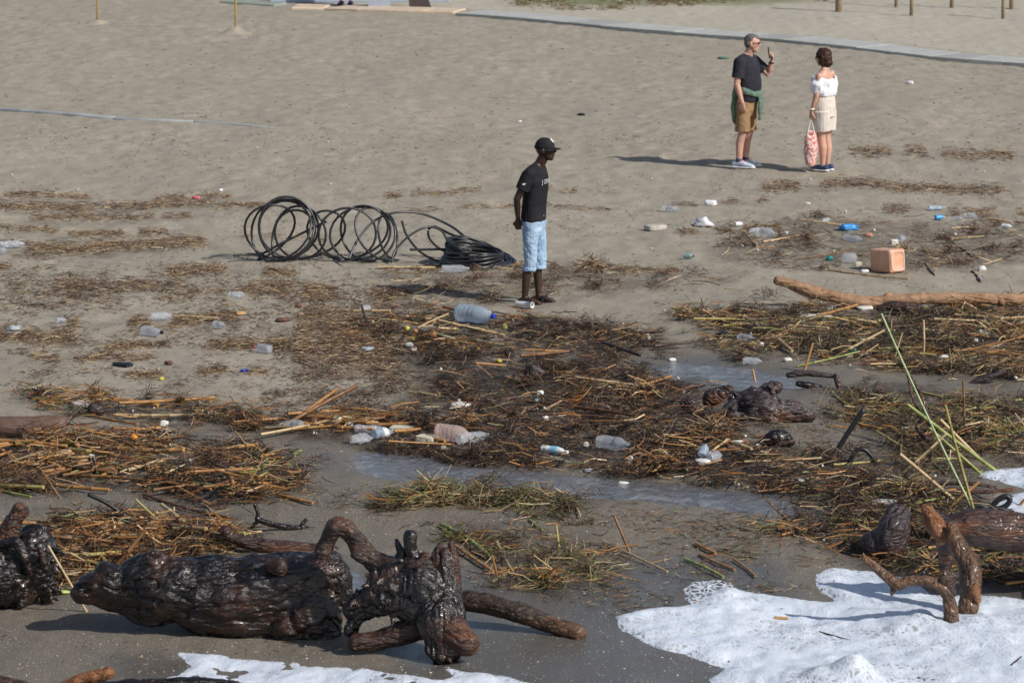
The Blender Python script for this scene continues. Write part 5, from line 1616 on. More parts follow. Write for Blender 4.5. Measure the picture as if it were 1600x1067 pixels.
CH = [
 # name,label,cat,px,py,w,h,mat,rough,boxy,freq
 ('foam_block','cream foam block with slots lying right of the clear bottles','foam block',666,686,34,17,'cream',.12,.8,9),
 ('foam_block','cream ridged foam slab behind the slotted block','foam block',630,669,40,12,'cream',.14,.85,9),
 ('foam_slab','pale green white foam slab alone on the brown mat','foam slab',720,634,32,13,'foam',.12,.8,9),
 ('foam_slab','long white oval foam slab above the blackened stump','foam slab',1386,785,46,12,'foam',.08,.3,9),
 ('foam_slab','long grubby white foam slab beside the very long olive cane','foam slab',1275,495,54,9,'foam',.14,.6,9),
 ('foam_slab','broken white foam piece under the tan driftwood trunk','foam slab',1352,482,24,8,'foam',.2,.5,9),
 ('foam_slab','pale foam slab lying alone on the sand right of the standing man','foam slab',1025,355,36,12,'greyfoam',.15,.7,9),
 ('foam_block','dirty grey foam block on the left strandline','foam block',128,631,34,14,'greyfoam',.15,.6,9),
 ('foam_chunk','white foam chunk above the orange ball, upper one','foam chunk',256,662,13,11,'foam',.2,.6,9),
 ('foam_chunk','white wedge foam chunk above the orange ball, lower one','foam chunk',259,675,22,10,'foam',.15,.7,9),
 ('foam_chunk','white foam chunk left of the black angular lump','foam chunk',1152,692,19,11,'foam',.18,.5,9),
 ('foam_chunk','small white foam crumb just left of the black angular lump','foam chunk',1184,696,9,6,'foam',.2,.4,9),
 ('foam_chunk','white pointed foam chunk standing in the stream','foam chunk',972,757,18,12,'foam',.3,.2,9),
 ('foam_chunk','pinkish white pebble of foam in the stream, left of the pointed one','foam chunk',933,753,9,8,'cream',.2,.3,9),
 ('foam_chunk','small white foam chunk at the lower edge of the mat','foam chunk',1252,752,12,9,'foam',.25,.4,9),
 ('foam_chunk','lumpy white foam at the foot of the tilted clear bottle','foam chunk',1098,722,24,13,'foam',.2,.3,9),
 ('foam_chunk','white foam ball on the long rust brown cane','foam chunk',852,654,11,9,'foam',.2,.3,9),
 ('foam_chunk','round white foam piece in the centre of the brown mat','foam chunk',844,614,12,9,'foam',.2,.3,9),
 ('foam_chunk','white foam scrap left in the brown mat, larger of two','foam chunk',639,539,13,8,'foam',.2,.5,9),
 ('foam_chunk','white foam scrap left in the brown mat, smaller of two','foam chunk',647,546,9,6,'foam',.2,.5,9),
 ('foam_chunk','cream foam cube above the orange canes left of the bottles','foam chunk',527,655,13,9,'cream',.1,.8,9),
 ('foam_chunk','white foam cube right of the cream cube','foam chunk',547,662,9,8,'foam',.1,.7,9),
 ('foam_chunk','white foam crumb beside the slotted block, lower left','foam chunk',692,700,10,8,'cream',.25,.4,9),
 ('foam_chunk','white scrap next to the flat tan sponge','foam chunk',143,713,11,7,'bag',.3,.3,9),
 ('foam_chunk','small white foam scrap on the bare sand above the left strandline','foam chunk',55,609,9,7,'foam',.3,.6,9),
 ('foam_chunk','white foam in the heap behind the black log','foam chunk',116,893,12,7,'foam',.25,.4,9),
 ('foam_chunk','white foam piece by a white bottle in the strand, right centre','foam chunk',915,695,9,9,'foam',.3,.3,9),
 ('foam_chunk','white foam at the lower edge of the mat under the ribbed bottle','foam chunk',984,716,9,9,'foam',.3,.3,9),
 ('foam_chunk','white oval foam in front of the canister','foam chunk',1351,424,14,7,'foam',.1,.4,9),
 ('foam_chunk','cream foam cube left of the canister','foam chunk',1341,413,10,9,'cream',.08,.9,9),
 ('foam_chunk','crumbled white foam on the sand right of the canister','foam chunk',1535,420,13,9,'foam',.35,.3,9),
 ('foam_chunk','white block with square edges in the right tangle','foam chunk',1538,519,16,8,'foam',.12,.8,9),
 ('foam_chunk','white foam scrap left below the square edged white block','foam chunk',1524,532,8,7,'foam',.3,.4,9),
 ('foam_chunk','crumbled white foam low in the right tangle','foam chunk',1475,558,16,7,'foam',.35,.3,9),
 ('foam_chunk','white foam in the tangle above the puddle','foam chunk',1231,562,15,7,'foam',.3,.4,9),
 ('foam_chunk','white scrap at the left end of the puddle','foam chunk',1050,562,11,6,'foam',.25,.5,9),
 ('foam_chunk','white foam scrap just below the lifted end of the tan trunk','foam chunk',1297,483,9,6,'foam',.25,.5,9),
 ('foam_chunk','white foam ball beside the pale lilac bottle','foam chunk',1190,538,8,7,'foam',.2,.3,9),
 ('foam_chunk','white foam scrap beside the bottle end on the left strandline','foam chunk',444,666,14,6,'cream',.25,.5,9),
 ('foam_chunk','white scrap far back on the bare sand right of the woman','foam chunk',1422,129,11,6,'bag',.2,.6,9),
 ('foam_chunk','white scrap on bare sand at the upper middle','foam chunk',812,190,6,4,'bag',.3,.4,9),
 ('foam_chunk','tiny white cup shaped scrap far back right','foam chunk',1262,318,8,4,'foam',.1,.7,9),
 ('foam_chunk','white dot of foam right of the dented bottles','foam chunk',1228,364,7,6,'foam',.1,.4,9),
 ('plastic_bag','white crumpled bag on the sand in front of the couple','plastic bag',1098,348,28,17,'bag',.5,.1,16),
 ('paper_cup','white crumpled cup behind the white crumpled bag','cup',1111,317,18,10,'bag',.25,.6,12),
 ('plastic_bag','crumpled whitish bag at the left edge of the sand','plastic bag',20,513,22,10,'greyfilm',.5,.1,16),
 ('plastic_bag','bright blue crumpled bag on the back right sand','plastic bag',1325,355,30,12,'bluebag',.5,.2,16),
 ('plastic_bag','black crumpled bag in the left end of the right tangle','plastic bag',1130,523,29,10,'blackbag',.45,.1,16),
 ('plastic_bag','black crumpled film on the left sand','plastic bag',192,570,32,9,'blackbag',.55,.1,18),
 ('plastic_cup','crumpled clear cup at the left end of the brown mat','cup',571,482,18,12,'clear',.3,.3,12),
 ('plastic_bag','grey film scrap on the sand left of the brown mat','plastic bag',576,545,20,7,'greyfilm',.4,.4,14),
 ('plastic_bag','clear film scrap behind the strandline on the left heap','plastic bag',920,735,14,7,'greyfilm',.4,.4,14),
 ('jar','round clear jar left of the orange canister','jar',1327,403,24,20,'clear',.10,.4,9),
 ('plastic_bag','teal scrap left of the round clear jar','plastic bag',1296,404,10,9,'teal',.4,.2,14),
 ('plastic_piece','salmon fragment right of the bright blue bag','plastic piece',1358,367,12,7,'salmon',.35,.4,12),
 ('glass_ball','dark green round float with white rim in the right tangle','float',1332,548,17,13,'dgreen',.06,.2,9),
 ('fruit','small orange fruit lying on the left strandline','fruit',209,684,12.5,12,'orange',.03,0,9),
 ('fruit','yellow green fruit right of the big blue bottle','fruit',788,510,10,9,'lime',.04,0,9),
 ('fruit','yellow fruit at the top left of the brown mat','fruit',636,513,9,9,'yellow',.04,0,9),
 ('fruit','yellow fruit half under litter below the other yellow fruit','fruit',645,530,8,7,'yellow',.04,0,9),
 ('fruit','small yellow fruit in the middle of the brown mat','fruit',747,545,7,6,'yellow',.04,0,9),
 ('fruit','yellow fruit with a straw, lower in the brown mat','fruit',780,564,9,8,'yellow',.04,0,9),
 ('fruit','brownish orange fruit between the yellow one and the pear shaped one','fruit',649,517,8,8,'brownfruit',.1,0,9),
 ('fruit','pear shaped rotten orange fruit','fruit',676,523,13,15,'brownfruit',.2,0,9),
 ('fruit','tiny yellow fruit in the right tangle beside the pale reed','fruit',1374,502,7,6,'yellow',.04,0,9),
 ('fruit','tiny lime fruit on the right tangle','fruit',1467,522,6,6,'lime',.04,0,9),
 ('fruit','yellow fruit on the left sand beside a twig','fruit',252,592,9,7,'yellow',.05,0,9),
 ('fruit','yellow half fruit on the sand under the black stump at left','fruit',98,925,22,8,'lime',.15,0,9),
 ('sponge','flat tan torn sponge left of the reed heap','sponge',122,715,33,13,'sponge',.35,.5,16),
 ('cloth','rust red rag on the left sand','rag',264,567,14,8,'rust',.5,.1,16),
 ('cloth','rust red rag at the top of the crumbs left of the brown mat','rag',441,500,24,8,'rust',.5,.1,16),
 ('stone','small reddish lump on the sand under the pipe coil shadow','stone',466,478,10,8,'rust',.2,.2,9),
 ('stone','pale brown crumpled leaf lump on the left sand','leaf',375,490,18,8,'sponge',.4,.2,14),
 ('stone','small blue scrap left of the brown mat','plastic piece',381,579,12,5,'navy',.4,.3,14),
 ('stone','dark lump at the left edge below the pinkish log','stone',17,722,18,9,'rust',.2,.3,9),
 ('plastic_piece','pink red float on the upper left straw line','float',307,309,14,7,'magenta',.1,.3,9),
 ('plastic_piece','white scrap above the straw right of the pink red float','plastic piece',345,297,6,4,'bag',.2,.4,9),
 ('cloth','green rag on the bare sand left of the couple','rag',1130,91,15,5,'greennet',.5,.2,14),
 ('plastic_piece','blue scrap in the brown mat','plastic piece',838,628,8,6,'cyan',.3,.4,12),
 ('plastic_piece','teal rag in the left reed heap','rag',151,736,13,7,'teal',.4,.2,14),
 ('stone','dark scrap on the bare sand left of the white scrap, upper middle','stone',908,179,12,5,'blackbag',.4,.2,14),
 ('plastic_piece','small white block right of the bottles behind the canister, with dark print','box',1397,378,12,9,'foam',.03,.95,9),
]
for _b in BOTTLES:
    EXCL.append(((_b[1] + _b[3]) / 2, (_b[2] + _b[4]) / 2 + _b[5] * .9, abs(_b[3] - _b[1]) / 2 + 4, _b[5] * 1.0 + 3))
for _c in CH:
    EXCL.append((_c[3], _c[4] + _c[6] * .45, _c[5] / 2 + 2, _c[6] * .5 + 2))
EXCL += [(831, 474, 32, 7), (1100, 716, 14, 12)]
def build_trash():
    for b in BOTTLES:
        (lab, x0, y0, x1, y1, r, mat, prof, cap, crush) = b
        o = bottle(lab, x0, y0, x1, y1, r, mat, prof, cap, crush, tilt=(.9 if 'standing tilted' in lab else None), band=('cyan' if 'with cyan label' in lab else ('white' if 'milky' in lab else None)))
    bottle('white cup with a green band lying against the sandals of the man in black cap', 806,474,832,481,5,'white','cup',None,.08,cat='cup',name='plastic_cup', band=None, group=None)
    for i, c in enumerate(CH):
        name, lab, cat, px, py, w_, h_, m, rough, boxy, freq = c
        g = {'foam_chunk': 'white foam chunks', 'fruit': 'fallen fruit'}.get(name)
        nm = {'fruit': 'fruit', 'stone': {'stone': 'stone', 'leaf': 'dry_leaf', 'plastic piece': 'plastic_piece'}.get(cat, 'stone')}.get(name, name)
        chunk(nm, lab, cat, px, py, w_, h_, m, rough, boxy, freq, g)
    # dark print on the little block and marks
    # green band of the cup
    # foam crumbs nobody could tell apart, by zone
    rng = np.random.default_rng(21)
    base = []
    for k in range(5):
        V, F = chunk_mesh(1, .8, .7, .35, .4, 40 + k, 9, 8, 6)
        base.append(new_mesh('foam_crumb', V, F, PL['foam'], True))
    for zone, n, lab in (('main', 52, 'tiny white foam crumb in the brown mat, one of many alike'), ('mainleft', 16, 'tiny white foam crumb on the left strandline, one of many alike'),
                         ('right', 26, 'tiny white foam crumb in the right tangle, one of many alike'), ('rightlow', 14, 'tiny white foam crumb in the wet flotsam by the blackened stump, one of many alike'),
                         ('leftheap', 10, 'tiny white foam crumb in the orange reed heap, one of many alike'), ('backright', 10, 'tiny pale crumb around the canister, one of several alike')):
        px, py = sample(ZONES[zone], n, rng, .3, 3, 10)
        x, y, z = atv(px, py)
        for j in range(n):
            s = pxm(y[j], z[j]); w_ = rng.uniform(2.5, 6.5) / s
            o = link('foam_crumb', base[j % 5], (x[j], y[j], z[j] + w_ * .3 + .015))
            o.scale = (w_, w_, w_ * .8); o.rotation_euler = (rng.uniform(0, 3), rng.uniform(0, 3), rng.uniform(0, 3))
            tag(o, where_label('tiny white foam crumb', px[j], py[j]), 'foam crumb', 'tiny white foam crumbs')
    n = 26
    px, py = sample([(-20, 200), (1620, 190), (1620, 460), (700, 620), (-20, 620)], n, rng, 0, 3, 10)
    x, y, z = atv(px, py)
    for j in range(n):
        s = pxm(y[j], z[j]); w_ = rng.uniform(2, 4.5) / s
        o = link('foam_crumb', base[j % 5], (x[j], y[j], z[j] + w_ * .3)); o.scale = (w_, w_, w_ * .7)
        o.rotation_euler = (0, 0, rng.uniform(0, 3))
        tag(o, where_label('tiny white scrap on open sand', px[j], py[j]), 'foam crumb', 'tiny white foam crumbs')
    # orange canister lying on its side
    import bmesh
    A = at(1388, 427); s = pxm(A.y, A.z)
    root = bpy.data.objects.new('canister', None); COL.objects.link(root); root.location = A
    tag(root, 'salmon orange plastic canister lying on its side with a pale base facing right', 'canister')
    g = NG('canister_plastic')
    v = g.coord('Object')
    n_ = g.noise(v, 6, 4)
    c = g.mix(g.fr(n_, .35, .65), (.64, .31, .20), (.74, .43, .30))
    g.bsdf(c, .38, g.bump(g.noise(v, 14, 3), .3, .01), Subsurface_Weight=.25, Subsurface_Scale=.03)
    cm = g.m
    pale = mat_plain('pale_canister_base', (.66, .44, .34), .5, .12, 8)
    # body: long axis X' (22 cm visible side), base at +X'
    bm = bmesh.new()
    bmesh.ops.create_cube(bm, size=1)
    bmesh.ops.scale(bm, vec=(.34, .23, .262), verts=bm.verts)
    bmesh.ops.bevel(bm, geom=bm.edges[:] , offset=.034, segments=4, profile=.6, affect='EDGES')
    bmesh.ops.subdivide_edges(bm, edges=[e for e in bm.edges if e.calc_length() > .1], cuts=7, use_grid_fill=True)
    for vtx in bm.verts:
        k = math.exp(-((abs(vtx.co.x + .02) - .055) / .010) ** 2)
        f = 1 - .03 * k
        vtx.co.y *= f; vtx.co.z *= f
        if vtx.co.x > .165 and abs(vtx.co.y) < .075 and abs(vtx.co.z) < .09: vtx.co.x -= .010
    me = bpy.data.meshes.new('canister_body'); bm.to_mesh(me); bm.free(); me.materials.append(cm)
    me.polygons.foreach_set('use_smooth', [True] * len(me.polygons))
    rot = (0, math.radians(-4), math.radians(-52))
    link('canister_body', me, (0, .12, .128), root, rot)
    R = Matrix.Rotation(rot[2], 3, 'Z') @ Matrix.Rotation(rot[1], 3, 'Y')
    # base rim
    pts = []
    for k in range(32):
        a = 2 * math.pi * k / 32
        pts.append(Vector((.171, .092 * math.copysign(abs(math.cos(a)) ** .45, math.cos(a)), .106 * math.copysign(abs(math.sin(a)) ** .45, math.sin(a)))))
    V = []; F = []
    for k, p in enumerate(pts):
        q = Vector((0, p.y, p.z)).normalized()
        for j in range(6):
            b_ = 2 * math.pi * j / 6
            V.append(p + q * math.cos(b_) * .013 + Vector((math.sin(b_) * .006 - .002, 0, 0)))
    for k in range(32):
        for j in range(6):
            F.append((k * 6 + j, k * 6 + (j + 1) % 6, ((k + 1) % 32) * 6 + (j + 1) % 6, ((k + 1) % 32) * 6 + j))
    link('base_rim', new_mesh('base_rim', V, F, pale, True), (0, .12, .128), root, rot)
    V, F = lathe_x([(0, 0), (0, 1), (.8, 1), (1, .85), (1, 0)], .04, .028, 14)
    link('cap', new_mesh('cap', V, F, PL['white']), Vector((0, .12, .128)) + R @ Vector((-.165, .04, .05)), root, (0, 0, rot[2] + math.pi))
    V, F = sweep([(-.15, -.08, -.13), (-.19, -.06, -.15), (-.20, 0, -.155), (-.19, .06, -.15)], [.012] * 4, 8)
    link('handle', new_mesh('handle', V, F, cm, True), (0, .12, .16), root, rot)
    # dark rope like dashes trailing down the sand right of the canister
    dr = mat_plain('dark_wet_rope', (.03, .025, .02), .7, .2)
    for P, lab in (([(1478, 374), (1492, 383), (1506, 392), (1516, 400), (1527, 405)], 'upper dark rope length on the sand right of the canister'),
                   ([(1444, 412), (1452, 422), (1460, 431)], 'short dark rope length right of the canister, lower left one'),
                   ([(1518, 424), (1526, 432), (1532, 441)], 'short dark rope length right of the canister, lower right one')):
        pts = [at(*p) + Vector((0, 0, .008)) for p in P]
        V, F = sweep(smooth_pts(pts, 5), [.005 + .005 * ((i * 7) % 3) for i in range((len(pts) - 1) * 5 + 1)], 6)
        o = link('rope', new_mesh('rope', V, F, dr, True)); tag(o, lab, 'rope', 'dark rope lengths')
build_trash()

# ------------------------------------------------------------------ black pipe coil
def build_coil():
    g = NG('black_pe_pipe')
    v = g.coord('Object')
    c = g.mix(g.fr(g.noise(v, 8, 3), .35, .7), (.010, .011, .014), (.024, .026, .032))
    c = g.mix(g.fr(g.noise(v, 3, 4), .5, .8, 0, .35), c, (.12, .105, .085))
    g.bsdf(c, .36, g.bump(g.noise(v, 20, 3), .1, .004), Specular_IOR_Level=.6)
    pm = g.m
    base = at(590, 408); s = pxm(base.y, base.z)
    root = bpy.data.objects.new('pipe_coil', None); COL.objects.link(root); root.location = base
    tag(root, 'long black plastic pipe sprung open into big loops on the sand', 'pipe coil')
    r = .0140
    rng = random.Random(12)
    def circ(cx, cy, a, hpx, yaw, tilt, n=26, ph=0.0, span=1.0, nxt=None, dy=0):
        """upright loop: centre pixel, radius px; ends drift to nxt centre"""
        P = []
        for i in range(n + 1):
            t = i / n
            th = ph + 2 * math.pi * span * t
            k = t if nxt else 0
            ccx = cx - 8 + ((nxt[0] - cx) * k if nxt else 0); R = (a + ((nxt[1] - a) * k if nxt else 0)) / s
            yw = yaw + ((nxt[2] - yaw) * k if nxt else 0); Hh = (hpx + ((nxt[3] - hpx) * k if nxt else 0)) / s
            tl = tilt + ((nxt[4] - tilt) * k if nxt else 0)
            u = Vector((math.cos(yw), math.sin(yw), 0)); w_ = Vector((-math.sin(yw) * math.sin(tl), math.cos(yw) * math.sin(tl), math.cos(tl)))
            C0 = Vector(((ccx - 590) / s, dy, Hh * math.cos(tl) + r))
            P.append(C0 + u * (R * math.cos(th)) + w_ * (Hh * math.sin(th)))
        return P
    # (centre x, half width px, yaw, half height px, tilt)
    K = [(426, 40, 1.1, 40, -.45), (446, 54, -.45, 49, .1), (464, 46, .55, 52, -.35), (440, 56, -.9, 43, .45), (474, 52, .1, 50, -.1), (458, 38, -1.1, 36, .6), (488, 44, .5, 42, -.5),
         (548, 44, -.3, 38, .1), (556, 52, .55, 45, -.35), (592, 44, -.7, 40, .5), (566, 50, .2, 44, -.1), (604, 36, 1.1, 38, .35), (628, 34, .9, 36, .1)]
    for i in range(len(K) - 1):
        a, b = K[i], K[i + 1]
        P = circ(a[0], 0, a[1], a[3], a[2], a[4], nxt=(b[0], b[1], b[2], b[3], b[4]), ph=-math.pi / 2)
        V, F = sweep(P, [r] * len(P), 8, cap=0)
        link('pipe_loop', new_mesh('pipe_loop', V, F, pm, True), (0, 0, 0), root)
    # free arches towards the flat bundle
    def arch(pts):
        Q = [Vector(((p[0] - 590) / s, p[2], max(r, (408 - p[1]) / s * 1.0 - p[2] * .16))) for p in smooth_pts(pts, 7)]
        V, F = sweep(Q, [r] * len(Q), 8, cap=0)
        link('pipe_arch', new_mesh('pipe_arch', V, F, pm, True), (0, 0, 0), root)
    arch([(546, 407, -.3), (560, 375, -.15), (585, 345, 0), (620, 331, .1), (660, 333, .2), (700, 350, .2), (722, 366, .1), (740, 385, 0)])
    arch([(628, 345, .1), (636, 368, 0), (655, 392, -.1), (680, 407, -.2), (710, 412, -.2)])
    arch([(612, 411, -.2), (618, 392, -.1), (640, 368, 0), (668, 354, .1), (690, 360, .2), (700, 380, .2)])
    arch([(668, 357, .3), (680, 353, .3), (706, 366, .2), (730, 372, .1)])
    arch([(668, 360, .3), (672, 374, .2), (690, 390, .1), (715, 398, 0)])
    arch([(641, 391, -.2), (690, 390, -.2), (737, 391, -.2)])
    arch([(366, 400, -.1), (385, 397, 0), (410, 396, 0), (440, 380, 0), (490, 355, .1), (510, 345, .1)])
    # the bundle that stayed wound: rings slumped over each other
    for i in range(19):
        t = i / 18
        R = .385 + rng.uniform(-.03, .02) - .03 * t
        tx = math.radians(4 + 17 * t + rng.uniform(-2, 2)); ty = math.radians(5 + rng.uniform(-2, 4) + 5 * t)
        u = Vector((math.cos(tx), 0, -math.sin(tx)))
        w_ = Vector((math.sin(ty) * .1, math.cos(ty), math.sin(ty)))
        nrm = u.cross(w_).normalized()
        C0 = Vector(((752 - 590) / s - .05 * t + rng.uniform(-.015, .015), -.30 + rng.uniform(-.03, .03), R * math.sin(tx) + R * math.sin(ty) * .35 + r))
        P = []
        for k in range(33):
            th = 2 * math.pi * k / 32
            p = C0 + u * (R * math.cos(th)) + w_ * (R * math.sin(th) * .92)
            p += nrm * (.014 * math.sin(3 * th + i * 1.7))
            p.z = max(p.z, r + .004 * (i % 5))
            P.append(p)
        V, F = sweep(P[:-1] + [P[0]], [r] * 33, 8, cap=0)
        link('pipe_ring', new_mesh('pipe_ring', V, F, pm, True), (0, 0, 0), root)
    for i in range(6):
        R = .36; C0 = Vector(((735 - 590) / s + i * .012, -.42, .02 + .03 * i))
        P = []
        for k in range(33):
            th = 2 * math.pi * k / 32
            P.append(C0 + Vector((R * math.cos(th) * (1 - .03 * i), R * .9 * math.sin(th), max(-C0.z + r, .02 * math.sin(th * 2 + i)))))
        V, F = sweep(P, [r] * 33, 8, cap=0)
        link('pipe_ring', new_mesh('pipe_ring', V, F, pm, True), (0, 0, 0), root)
build_coil()

build_litter()

# ------------------------------------------------------------------ people
def skin(name, a, b, rough=.5):
    g = NG(name)
    v = g.coord('Object')
    c = g.mix(g.fr(g.noise(v, 7, 4), .35, .65), a, b)
    g.bsdf(c, rough, g.bump(g.noise(v, 90, 3), .15, .003), Subsurface_Weight=.08, Subsurface_Scale=.01)
    return g.m
def cloth(name, a, b, rough=.85, scale=9, bump=.4, weave=True):
    g = NG(name)
    v = g.coord('Object')
    c = g.mix(g.fr(g.noise(v, scale, 5, .6), .3, .7), a, b)
    nb = g.bump(g.noise(g.coord('Object', (1, 1, .45)), 14, 4, .6, .8), bump, .02)
    nb = g.bump(g.noise(v, 400, 2), .2, .001, nb)
    g.bsdf(c, rough, nb, Specular_IOR_Level=.25)
    return g.m

def hand_shapes(w, d, n, side, curl=.5, size=1.0, grip=False):
    """w wrist, d direction to the fingertips, n palm normal (towards which fingers curl), side = thumb side vector sign"""
    w = Vector(w); d = Vector(d).normalized(); n = (Vector(n) - d * Vector(n).dot(d)).normalized()
    t = d.cross(n) * side
    k = size
    S = [sweep([w - d * .01, w + d * .035 * k, w + d * .085 * k], [(.020 * k, .028 * k), (.017 * k, .038 * k), (.014 * k, .040 * k)], 10, ref=n)]
    for i, (off, L) in enumerate(((.030, .070), (.011, .080), (-.009, .074), (-.028, .058))):
        p = w + d * .085 * k + t * off * k
        ang = 0; pts = [p - d * .03 * k, p]
        for j in range(3):
            ang += curl * (1.0 if j else .7) * (1 + .12 * i)
            q = d * math.cos(ang) + n * math.sin(ang)
            pts.append(pts[-1] + q * L * k * (.42, .32, .26)[j])
        S.append(sweep(pts, [.0105 * k, .010 * k, .0095 * k, .0085 * k, .0075 * k], 8))
    p = w + d * .03 * k + t * .030 * k
    pts = [p - t * .015 * k, p + t * .012 * k + d * .02 * k, p + t * .026 * k + d * .045 * k + n * .012 * k, p + t * .022 * k + d * .068 * k + n * .025 * k]
    S.append(sweep(pts, [.014 * k, .013 * k, .011 * k, .009 * k], 8))
    return S
def head_shapes(c, yaw, pitch, k=1.0, beard=False, wide=1.0):
    M_ = Matrix.Rotation(yaw, 3, 'Z') @ Matrix.Rotation(pitch, 3, 'Y')
    c = Vector(c)
    def T(sh):
        return [c + M_ @ (Vector(v) * k) for v in sh[0]], sh[1]
    S = [ball((-.008, 0, .025), (.098, .078 * wide, .095), 20, 14), ball((.012, 0, -.01), (.076, .068 * wide, .085), 18, 12),
         ball((.030, 0, -.062), (.052, .052 * wide, .045), 16, 10), ball((.055, 0, -.088), (.026, .030, .022), 12, 8),
         sweep([(.078, 0, .028), (.094, 0, .004), (.106, 0, -.016), (.090, 0, -.026)], [.010, .011, .014, .010], 8),
         ball((.084, 0, -.046), (.014, .024, .007), 10, 6), ball((.082, 0, -.058), (.013, .021, .008), 10, 6),
         ball((.082, 0, .038), (.014, .050, .010), 12, 6),
         ball((.070, .034, -.010), (.022, .020, .018), 10, 6), ball((.070, -.034, -.010), (.022, .020, .018), 10, 6)]
    for sgn in (1, -1):
        S.append(ball((-.004, sgn * .079 * wide, -.004), (.018, .010, .031), 10, 8))
    return [T(s) for s in S], (lambda p: c + M_ @ (Vector(p) * k)), M_
def surf(shapes, mat, voxel, fold=0.0, freq=(9, 9, 5), smooth=2, seed=0):
    me, co, no = fuse(shapes, voxel, smooth)
    if fold:
        d = fbm(co[:, 0] * freq[0], co[:, 1] * freq[1], co[:, 2] * freq[2], seed=seed + 5, oct=3)
        rd = 1 - np.abs(fbm(co[:, 0] * freq[0] * 1.3 + co[:, 2] * 3, co[:, 1] * freq[1] * 1.3, co[:, 2] * freq[2] * 1.6, seed=seed + 9, oct=2))
        co = co + no * (fold * (d * .6 + rd * .8 - .3))[:, None]
        set_co(me, co)
    me.materials.clear(); me.materials.append(mat)
    me.polygons.foreach_set('use_smooth', [True] * len(me.polygons)); me.update()
    return me
def ring_mesh(c, R, r, n=24, m=8, rx=1.0, ry=1.0, tilt=None):
    V = []; F = []
    c = Vector(c)
    for k in range(n):
        a = 2 * math.pi * k / n
        for j in range(m):
            b = 2 * math.pi * j / m
            v = Vector(((R + r * math.cos(b)) * math.cos(a) * rx, (R + r * math.cos(b)) * math.sin(a) * ry, r * math.sin(b)))
            if tilt is not None: v = tilt @ v
            V.append(c + v)
    for k in range(n):
        for j in range(m):
            F.append((k * m + j, ((k + 1) % n) * m + j, ((k + 1) % n) * m + (j + 1) % m, k * m + (j + 1) % m))
    return V, F
def person_root(px, py, yaw, label):
    B = at(px, py)
    root = bpy.data.objects.new('person', None); COL.objects.link(root)
    root.location = B; root.rotation_euler = (0, 0, yaw)
    tag(root, label, 'person')
    return root
def decal_text(txt, height, y0, width, z, target, mat, name, root, xfrom=.6, spacing=1.5, pitch=0):
    cu = bpy.data.curves.new('t', 'FONT'); cu.body = txt; cu.size = 1; cu.space_character = spacing; cu.resolution_u = 3
    o = link('tmp_text', cu)
    dg = bpy.context.evaluated_depsgraph_get()
    me = bpy.data.meshes.new_from_object(o.evaluated_get(dg))
    bpy.data.objects.remove(o); bpy.data.curves.remove(cu)
    V = [v.co.copy() for v in me.vertices]
    mx = max(v.x for v in V); mn = min(v.x for v in V); my = max(v.y for v in V)
    bvh = BVHTree.FromPolygons([v.co for v in target.vertices], [p.vertices for p in target.polygons])
    for i, v in enumerate(V):
        yy = y0 + (v.x - mn) / (mx - mn) * width; zz = z + v.y / my * height
        hit = bvh.ray_cast(Vector((xfrom, yy, zz)), Vector((-1, 0, 0)))
        p = (hit[0] + hit[1] * .004) if hit[0] else Vector((0, yy, zz))
        me.vertices[i].co = p
    me.materials.append(mat); me.update()
    return link(name, me, (0, 0, 0), root)

SK_DARK = skin('dark_skin', (.034, .018, .012), (.058, .030, .020), .40)
SK_PINK = skin('fair_pink_skin', (.50, .27, .20), (.58, .34, .26))
SK_TAN = skin('fair_tanned_skin', (.50, .28, .20), (.60, .36, .27))

